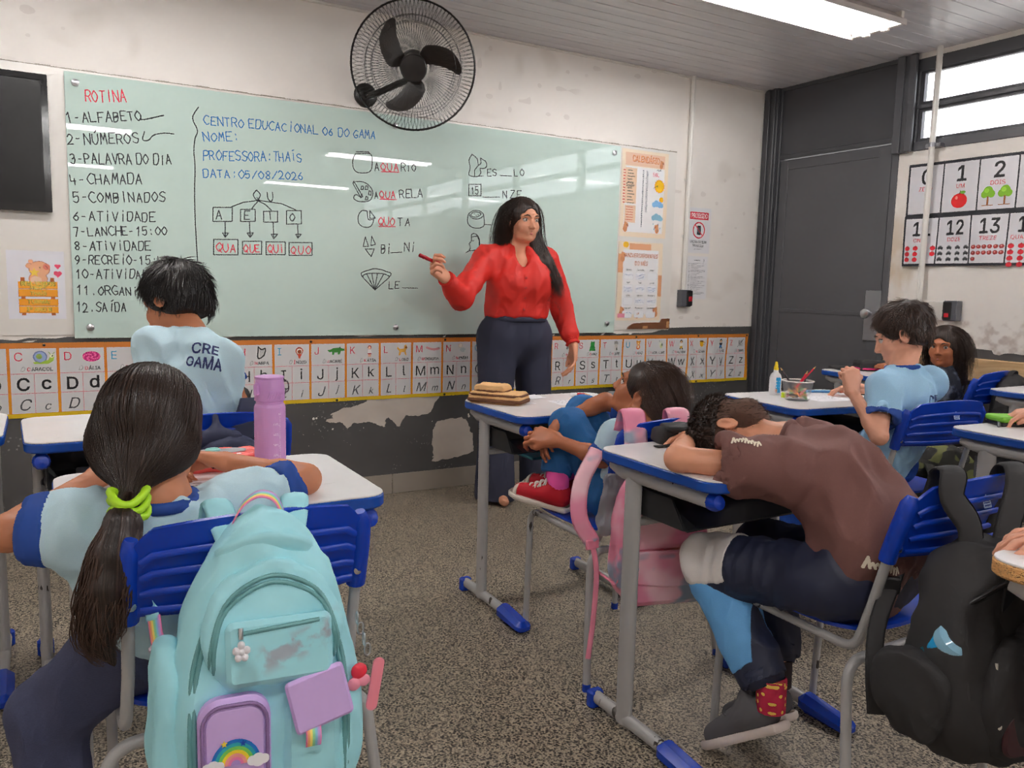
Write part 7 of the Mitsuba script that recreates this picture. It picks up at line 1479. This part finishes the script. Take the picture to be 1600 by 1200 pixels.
for q, (hl, to, u_) in {'L': ((1.455, 2.095, .468), (1.345, 2.285, .495), (-.08, -.2, 1)), 'R': ((1.56, 2.215, .468), (1.47, 2.40, .49), (-.08, -.2, 1))}.items():
    k, WS = shoe(pk, hl, to, 1, 'shoe_red', 'sole_white', u_, 'canvas_shoe', laces='lace_white')
    tc = Sdf(); tc.cap(WS(-.03, .80, .10), WS(.03, .80, .10), .122 * .22, None, .01).plane(WS(0, .83, 0), WS(0, 0, 0) - WS(0, 1, 0), .002).plane(WS(0, .9, .04), WS(0, 0, 0) - WS(0, 0, 1), .002); part(k, 'toe_cap', tc.mesh(.003), 'sole_white', True, label='white rubber toe cap')
    part(pk, 'sock', tube([WS(0, .17, .26), WS(0, .19, .42), J['an' + q] + .12 * (J['kn' + q] - J['an' + q])], [.031, .034, .036], 18), 'sock_pink', True, label='neon pink sock')
H = Sdf(); H.ell(W(0, -.022, .028), R, (.084 * .92, .106 * .92, .093 * .92), .02)
dn = A_(.02, -.01, -1)
for x in (-.05, 0, .05): H.cap(W(x, -.06, -.02), W(x, -.085, -.03) + dn * .10, .046, .040, .04)
H.ell(W(0, .112, -.05), R, (.072, .075, .108), .012, 'sub')
for q in (-1, 1): H.ell(W(q * .088, .005, -.02), R, (.024, .034, .036), .01, 'sub')
m = H.mesh(.0035); hk = part(pk, 'hair', m, 'hair_dark', True, uv=hair_uv(m, W(0, .04, .06), R)); rng = np.random.default_rng(41)
p0 = scalp(H, J['head'], R, .92, 1100, rng, lambda l: l[:, 1] < .35 + .3 * l[:, 2])
def fall(p): g = H.grad(p); v = np.tile(dn - .9 * R[1] * 1.0, (len(p), 1)); return v - g * (v * g).sum(1, keepdims=True)
part(hk, 'strand', hairs(off_face(comb(H, p0, fall, rng.uniform(.14, .24, len(p0)), 9, .001), J['head'], R, .92), .0011, 3), 'strand_brown', True, kind='stuff')

# ---- the boy asleep on his arms
pk = thing('person', 'boy in a brown T-shirt asleep with his head on his arms on a desk', 'person')
R = frame((-.42, -.25, -.87), (-.35, .90, .02))
J = joints(head=(1.535, 1.475, .815), R=R, hs=.93, w=unit((-.1, .8, -.65)), neck=(1.585, 1.340, .812), ncut=unit((-.40, .85, .10)), shL=(1.470, 1.255, .778), shR=(1.755, 1.335, .772), chest=(1.620, 1.22, .742), waist=(1.605, 1.12, .66), pelvis=(1.60, 1.13, .575),
           elL=(1.285, 1.405, .795), wrL=(1.475, 1.575, .79), elR=(1.80, 1.535, .795), wrR=(1.60, 1.64, .79), hipL=(1.53, 1.14, .54), hipR=(1.685, 1.14, .54), knL=(1.475, 1.475, .49), anL=(1.488, 1.262, .235), knR=(1.70, 1.50, .49), anR=(1.625, 1.36, .22), toeL=(1.46, 1.42, .03), toeR=(1.6, 1.5, .03))
S, W = skin_body(J, .98, {'L': ((.75, .35, 0), (0, 0, -1), curl(20), (.2, .3), 1), 'R': ((-.9, .1, 0), (0, 0, -1), curl(20), (.2, .3), -1)}, .92)
part(pk, 'body', S.mesh(HB), 'skin_light', True)
SH = shirt(J, 1.0, .60, .064, .062, .95); SH.cap(J['chest'] + A_(0, -.015, .0), J['waist'] + A_(0, -.015, .02), .115, .11, .04, J['w'], 1.3)
FD = lambda p: folds(p, .017, 10, (.3, .5, .7), .45, 31)
part(pk, 'shirt', cloth(SH, .005, .017, 10, (.3, .5, .7), .45, 31), 'tee_brown', True, label='brown T-shirt')
def poly_on(S, poly, o, u, v, lift=.002, disp=None):
    m = trimesh.Trimesh(*[np.asarray(a) for a in trimesh.creation.triangulate_polygon(poly, engine='earcut')], process=False) if 0 else None
    vv, ff = trimesh.creation.triangulate_polygon(poly, engine='earcut'); vv = np.asarray(vv)
    m = trimesh.Trimesh(np.column_stack([vv, np.zeros(len(vv))]), np.asarray(ff), process=False).subdivide_to_size(.008); x = np.asarray(m.vertices)
    p = np.asarray(o) + x[:, :1] * unit(u) + x[:, 1:2] * unit(v)
    for _ in range(5): p = p - S.grad(p) * S(p)[:, None]
    g = S.grad(p); m.vertices = p + g * (lift + (disp(p)[:, None] if disp else 0)); return m
mat('print_cream', (226, 216, 196), .8)
rp = random.Random(8)
pr_ = unary_union([LineString([(-.03 + .007 * i, rp.uniform(-.008, .0)), (-.026 + .007 * i, rp.uniform(.004, .013)), (-.022 + .007 * i, rp.uniform(-.006, .004))]).buffer(.0022) for i in range(9)])
for o, u, v in (((1.375, 1.285, .845), (.70, -.62, -.2), (.3, .3, .8)), ((1.545, 1.05, .625), (.25, -.9, -.35), (-.3, -.3, .8))):
    for g_ in getattr(pr_, 'geoms', [pr_]): part(pk, 'print', poly_on(SH, g_, o, u, v, .0022, FD), 'print_cream', False, label='cream print')
nk = collar(J, 1.0, .058); part(pk, 'collar', nk, 'tee_brown', True)
PT = pants(J, 1.0, (.084, .068, .056), .93); part(pk, 'trousers', cloth(PT, .005, .009, 14, (0, 0.3, 1), .5, 33), 'track_navy', True, label='navy tracksuit trousers')
a, b, c = J['hipL'], J['knL'], J['anL']; e1, e2 = unit(b - a), unit(c - b)
G = Sdf(); G.cap(a, b, .0855, .0705, .03).cap(b, c, .0705, .0590, .02).plane(a + (b - a) * .72, -e1, .002).plane(b + (c - b) * .14, unit(e2 + .35 * e1), .002); part(pk, 'knee_panel', cloth(G, .004, .009, 14, (0, .3, 1), .5, 33), 'cloth_white', True, label='white knee panel')
G = Sdf(); G.cap(b, c, .0705, .0590, .02).plane(b + (c - b) * .14, -unit(e2 + .35 * e1), .002).plane(b + (c - b) * .80, e2, .002).plane(b + (c - b) * .8 + A_(0, -.03, 0), unit((.15, -1, .45)), .002); part(pk, 'shin_panel', cloth(G, .004, .009, 14, (0, .3, 1), .5, 33), 'cloth_sky', True, label='sky blue shin panel')
for q in 'LR': 
    d = unit(J['an' + q] - J['kn' + q]); part(pk, 'trouser_cuff', tube([J['an' + q] - d * .052, J['an' + q] - d * .03, J['an' + q] - d * .01], [.057, .051, .043], 20), 'track_navy', True)
mat('sock_red', None, .85, proc(lambda p, n, uv: mix(lin((170, 34, 62)), lin((224, 190, 90)), smoothstep(.24, .2, voronoi((p.y + p.x) * 55, p.z * 50)[0])))); mat('sock_dark', (40, 28, 30), .85); mat('shoe_grey', (74, 73, 76), .75); mat('sole_pale', (206, 192, 184), .55); mat('orange_tab', (240, 84, 30), .6)
k, WS = shoe(pk, (1.497, 1.222, .150), (1.455, 1.43, .004), 1, 'shoe_grey', 'sole_pale', (0, .45, 1), 'sneaker'); part(pk, 'sock', tube([J['an' + 'L'] + A_(0, -.004, -.05), J['anL'] + A_(0, 0, .03)], [.035, .037], 18), 'sock_red', True, label='red patterned sock')
part(k, 'lace', tube(spline([WS(-.12, .46, .22), WS(-.06, .56, .27), WS(.06, .56, .27), WS(.12, .46, .22)], 4), .0035, 6), 'shoe_grey', True)
k, WS = shoe(pk, (1.632, 1.305, .10), (1.585, 1.505, .004), 1, 'shoe_grey', 'sole_pale', (0, .45, 1), 'sneaker'); part(pk, 'sock', tube([J['an' + 'R'] + A_(0, -.004, -.05), J['anR'] + A_(0, 0, .02)], [.034, .036], 18), 'sock_dark', True, label='dark sock')
part(k, 'pull_tab', mv(bx(-.012, .012, -.004, .004, -.02, .025, .002), xf(*WS(0, -.02, .40))), 'orange_tab', False, label='orange pull tab')
FDH = Sdf(); FDH.ell(W(0, -.014, .028), R, (.0755 * .93, .096 * .93, .0855 * .93), .02).cap(W(-.035, -.055, -.04), W(.035, -.055, -.04), .043, None, .03).plane(W(0, -.06, -.088), -R[2], .02).ell(W(0, .105, -.035), R, (.085, .075, .085), .014, 'sub')
for q in (-1, 1): FDH.ell(W(q * .085, .0, -.03), R, (.024, .034, .034), .01, 'sub')
mat('hair_fade', (84, 58, 46), .75)
m = FDH.mesh(.0035); hk = part(pk, 'hair', m, 'hair_fade', True, label='hair clipped short at the nape')
H2 = Sdf(); H2.ell(W(0, -.018, .046), R, (.082 * .93, .102 * .93, .084 * .93), .02).plane(W(0, 0, .012), -unit(R[2] + .15 * R[1]), .03).ell(W(0, .105, -.035), R, (.085, .07, .085), .014, 'sub')
m = H2.mesh(.0035); part(hk, 'crop', m, 'hair_dark', True, uv=hair_uv(m, W(0, -.06, .12), R)); rng = np.random.default_rng(51)
p0 = scalp(H2, J['head'], R, .93, 2200, rng, lambda l: l[:, 2] > -.02)
def fl(p): g = H2.grad(p); v = p - W(0, -.06, .12); v = v / np.linalg.norm(v, axis=1, keepdims=True); return v * .8 + g * .25 + .8 * np.stack([meshkit.noise(p * 55 + i * 9) - .5 for i in range(3)], 1)
part(hk, 'strand', hairs(comb(H2, p0, fl, rng.uniform(.008, .017, len(p0)), 5, .0006), .0013, 3), 'strand_dark', True, kind='stuff')
p0 = scalp(FDH, J['head'], R, .93, 1500, rng, lambda l: (l[:, 2] < .35) & (l[:, 1] < .2))
part(hk, 'strand', hairs(comb(FDH, p0, lambda p: np.tile(-R[2], (len(p), 1)) + .3 * FDH.grad(p), rng.uniform(.006, .012, len(p0)), 3, .0006), .0006, 3), 'strand_brown', True, kind='stuff')

# ---- the boy in the pale blue shirt by the door
pk = thing('person', 'boy in a pale blue shirt seated with one fist raised, beside the tub of pencils', 'person')
R = frame((-.52, .76, -.36), (-.1, .3, 1))
J = joints(head=(2.845, 1.905, 1.035), R=R, hs=.97, w=unit((-.15, 1, 0)), neck=(2.80, 1.86, .915), ncut=unit((0, .1, 1)), shL=(2.665, 1.835, .845), shR=(2.945, 1.845, .85), chest=(2.80, 1.84, .79), waist=(2.78, 1.855, .66), pelvis=(2.78, 1.90, .58),
           elL=(2.555, 1.765, .69), wrL=(2.575, 1.905, .835), elR=(3.03, 1.965, .79), wrR=(2.93, 2.13, .80), hipL=(2.70, 1.91, .535), hipR=(2.86, 1.91, .535), knL=(2.70, 2.23, .51), anL=(2.70, 2.25, .09), knR=(2.87, 2.23, .51), anR=(2.87, 2.25, .09), toeL=(2.69, 2.38, .03), toeR=(2.87, 2.38, .03))
S, W = skin_body(J, .95, {'L': ((-.05, .15, 1), (.35, .9, 0), [curl(70, 90, 50), curl(75, 90, 55), curl(78, 92, 55), curl(80, 95, 55)], (.25, .9), -1), 'R': ((-.4, .8, -.05), (0, 0, -1), curl(25), (.3, .3), -1)}, .93)
part(pk, 'body', S.mesh(HB), 'skin_fair', True); face_parts(pk, W, R, .97, eyes=(-1,))
SH = shirt(J, .97, .66, .060, .056, 1.0); FD = lambda p: folds(p, .013, 12, (0, .1, 1), .5, 61)
part(pk, 'shirt', cloth(SH, .005, .013, 12, (0, .1, 1), .5, 61), 'shirt_sky', True)
for q in 'LR': part(pk, 'sleeve_band', cloth(band(J, q, .66, .060, .056, .97, .026), .004, .013, 12, (0, .1, 1), .5, 61), 'navy_trim', True, label='dark blue sleeve band')
part(pk, 'collar', collar(J, .97, .056), 'navy_trim', True, label='navy collar')
for t_, o, h_, w_ in (('CRE', (2.835, 1.73, .785), .045, .10), ('GAMA', (2.82, 1.73, .722), .045, .15)): part(pk, 'lettering', letter_on(SH, t_, o, (1, -.05, 0), (0, 0, 1), h_, w_, .0016, FD), 'navy_text', False, label='dark blue back lettering')
part(pk, 'trousers', cloth(pants(J, .98), .006, .006, 16, (0, 0, 1), .5, 62), 'shorts_blue', True, label='blue trousers')
for q in 'LR': shoe(pk, J['an' + q] * A_(1, 1, 0) + A_(0, -.045, .006), J['toe' + q] * A_(1, 1, 0) + A_(0, .03, .006), 1, 'shoe_grey', 'sole_pale')
short_hair(pk, J, R, W, .97, 'hair_dark', 'strand_brown', 1500, .034, 63, front=.55, nape=-.05, cap=(.086, .108, .094), top=.006)

# ---- the girl looking round
pk = thing('person', 'girl with long dark hair in a grey patterned blouse, looking back at the camera', 'person')
R = frame((-.97, -.20, -.06), (0, 0, 1))
J = joints(head=(4.065, 2.475, .930), R=R, hs=.90, w=unit((-.3, 1, 0)), neck=(4.085, 2.475, .825), ncut=A_(0, 0, 1), shL=(3.965, 2.46, .765), shR=(4.215, 2.50, .765), chest=(4.09, 2.48, .71), waist=(4.10, 2.49, .62), pelvis=(4.11, 2.52, .575),
           elL=(3.90, 2.62, .69), wrL=(3.99, 2.75, .80), elR=(4.27, 2.66, .77), wrR=(4.17, 2.78, .80), hipL=(4.04, 2.53, .54), hipR=(4.19, 2.53, .54), knL=(4.03, 2.83, .50), anL=(4.03, 2.84, .09), knR=(4.19, 2.83, .50), anR=(4.19, 2.84, .09), toeL=(4.03, 2.98, .03), toeR=(4.19, 2.98, .03))
S, W = skin_body(J, .88, {'L': ((.6, .6, 0), (0, 0, -1), curl(25), (.3, .3), 1), 'R': ((-.6, .6, 0), (0, 0, -1), curl(25), (.3, .3), -1)}, .88)
part(pk, 'body', S.mesh(HB), 'skin_brown', True); LOOK = (-.003, 0); face_parts(pk, W, R, .90, lips='lips_dark'); LOOK = (0, 0)
part(pk, 'blouse', cloth(shirt(J, .92, .75, .054, .050, .95), .006, .010, 15, (0, .2, 1), .5, 71), 'tie_dye_grey', True, label='dark grey patterned blouse')
part(pk, 'trousers', cloth(pants(J, .92), .007, .005), 'jeans', True, label='dark trousers')
for q in 'LR': shoe(pk, J['an' + q] * A_(1, 1, 0) + A_(0, -.045, .006), J['toe' + q] * A_(1, 1, 0) + A_(0, .03, .006), 1, 'shoe_grey', 'sole_pale')
H = Sdf(); H.ell(W(0, -.022, .028), R, (.088 * .9, .108 * .9, .096 * .9), .02)
for x, y, z2 in ((-.062, -.02, -.20), (.064, -.03, -.20), (-.03, -.07, -.20), (.03, -.07, -.20)): H.cap(W(x * .9, y, -.02), W(x * 1.15, y - .02, z2), .036, .034, .04)
H.ell(W(.004, .118, -.06), R, (.058, .080, .112), .012, 'sub')
m = H.mesh(.004); hk = part(pk, 'hair', m, 'hair_dark', True, uv=hair_uv(m, W(0, 0, .05), R)); rng = np.random.default_rng(73)
p0 = scalp(H, J['head'], R, .90, 900, rng, lambda l: l[:, 1] < .30 + .5 * l[:, 2])
def fall(p): g = H.grad(p); l = (p - W(0, 0, .02)) / .1; v = np.tile(A_(0, 0, -1.0), (len(p), 1)) + .5 * np.sign((p - W(0, 0, 0)) @ R[0])[:, None] * R[0] * np.clip(l[:, 2:], 0, 1) - .35 * R[1] * np.clip(l[:, 2:] + .6, 0, 1); return v - g * (v * g).sum(1, keepdims=True) * .9
part(hk, 'strand', hairs(off_face(comb(H, p0, fall, rng.uniform(.2, .32, len(p0)), 10, .001), J['head'], R, .9), .0012, 3), 'strand_dark', True, kind='stuff')

# ---- two pupils of whom only a hand is in view
def neighbour(label, o, hands_, wl, skin, sh):
    global J, R
    pk = thing('person', label, 'person'); o = np.asarray(o, float); R = frame((.05, 1, -.2))
    J = joints(head=o + A_(0, .06, 1.03), R=R, hs=.95, w=A_(0, 1, 0), neck=o + A_(0, 0, .90), ncut=A_(0, 0, 1), shL=o + A_(-.135, 0, .84), shR=o + A_(.135, 0, .84), chest=o + A_(0, 0, .78), waist=o + A_(0, 0, .65), pelvis=o + A_(0, .02, .58),
               elL=(o + A_(-.16, .02, .82) + wl) / 2 + A_(-.05, .0, -.06), wrL=wl, elR=o + A_(.2, .16, .79), wrR=o + A_(.12, .33, .80), hipL=o + A_(-.08, .04, .54), hipR=o + A_(.08, .04, .54), knL=o + A_(-.09, .36, .51), anL=o + A_(-.09, .38, .09), knR=o + A_(.09, .36, .51), anR=o + A_(.09, .38, .09), toeL=o + A_(-.09, .5, .03), toeR=o + A_(.09, .5, .03))
    S, W = skin_body(J, .95, {'L': hands_, 'R': ((-.2, .9, 0), (0, 0, -1), curl(25), (.3, .3), -1)}, .95)
    part(pk, 'body', S.mesh(.0045), skin, True); face_parts(pk, W, R, .95)
    part(pk, 'shirt', cloth(shirt(J, .96, .6, .058, .052, .98), .007, .010, 13), sh, True); part(pk, 'trousers', cloth(pants(J, .96), .008, 0), 'jeans', True)
    for q in 'LR': shoe(pk, J['an' + q] * A_(1, 1, 0) + A_(0, -.045, .006), J['toe' + q] * A_(1, 1, 0) + A_(0, .03, .006), 1, 'shoe_grey', 'sole_pale')
    short_hair(pk, J, R, W, .95, 'hair_dark', 'strand_dark', 500, .03, 81, front=.5)
neighbour('pupil at the right edge, only a hand in view resting by a green pencil case', (3.02, .99, 0), ((-.55, .55, -.12), (.0, .1, -1), curl(28, 35, 20), (.3, .5), 1), A_(2.875, 1.395, .815), 'skin_fair', 'shirt_blue')
neighbour('pupil in the lower right corner, only a hand in view on a chipboard desk edge', (1.82, .20, 0), ((-.60, .45, -.10), (0, .1, -1), curl(15, 22, 18), (.1, .3), 1), A_(1.525, .655, .797), 'skin_fair', 'shirt_blue')
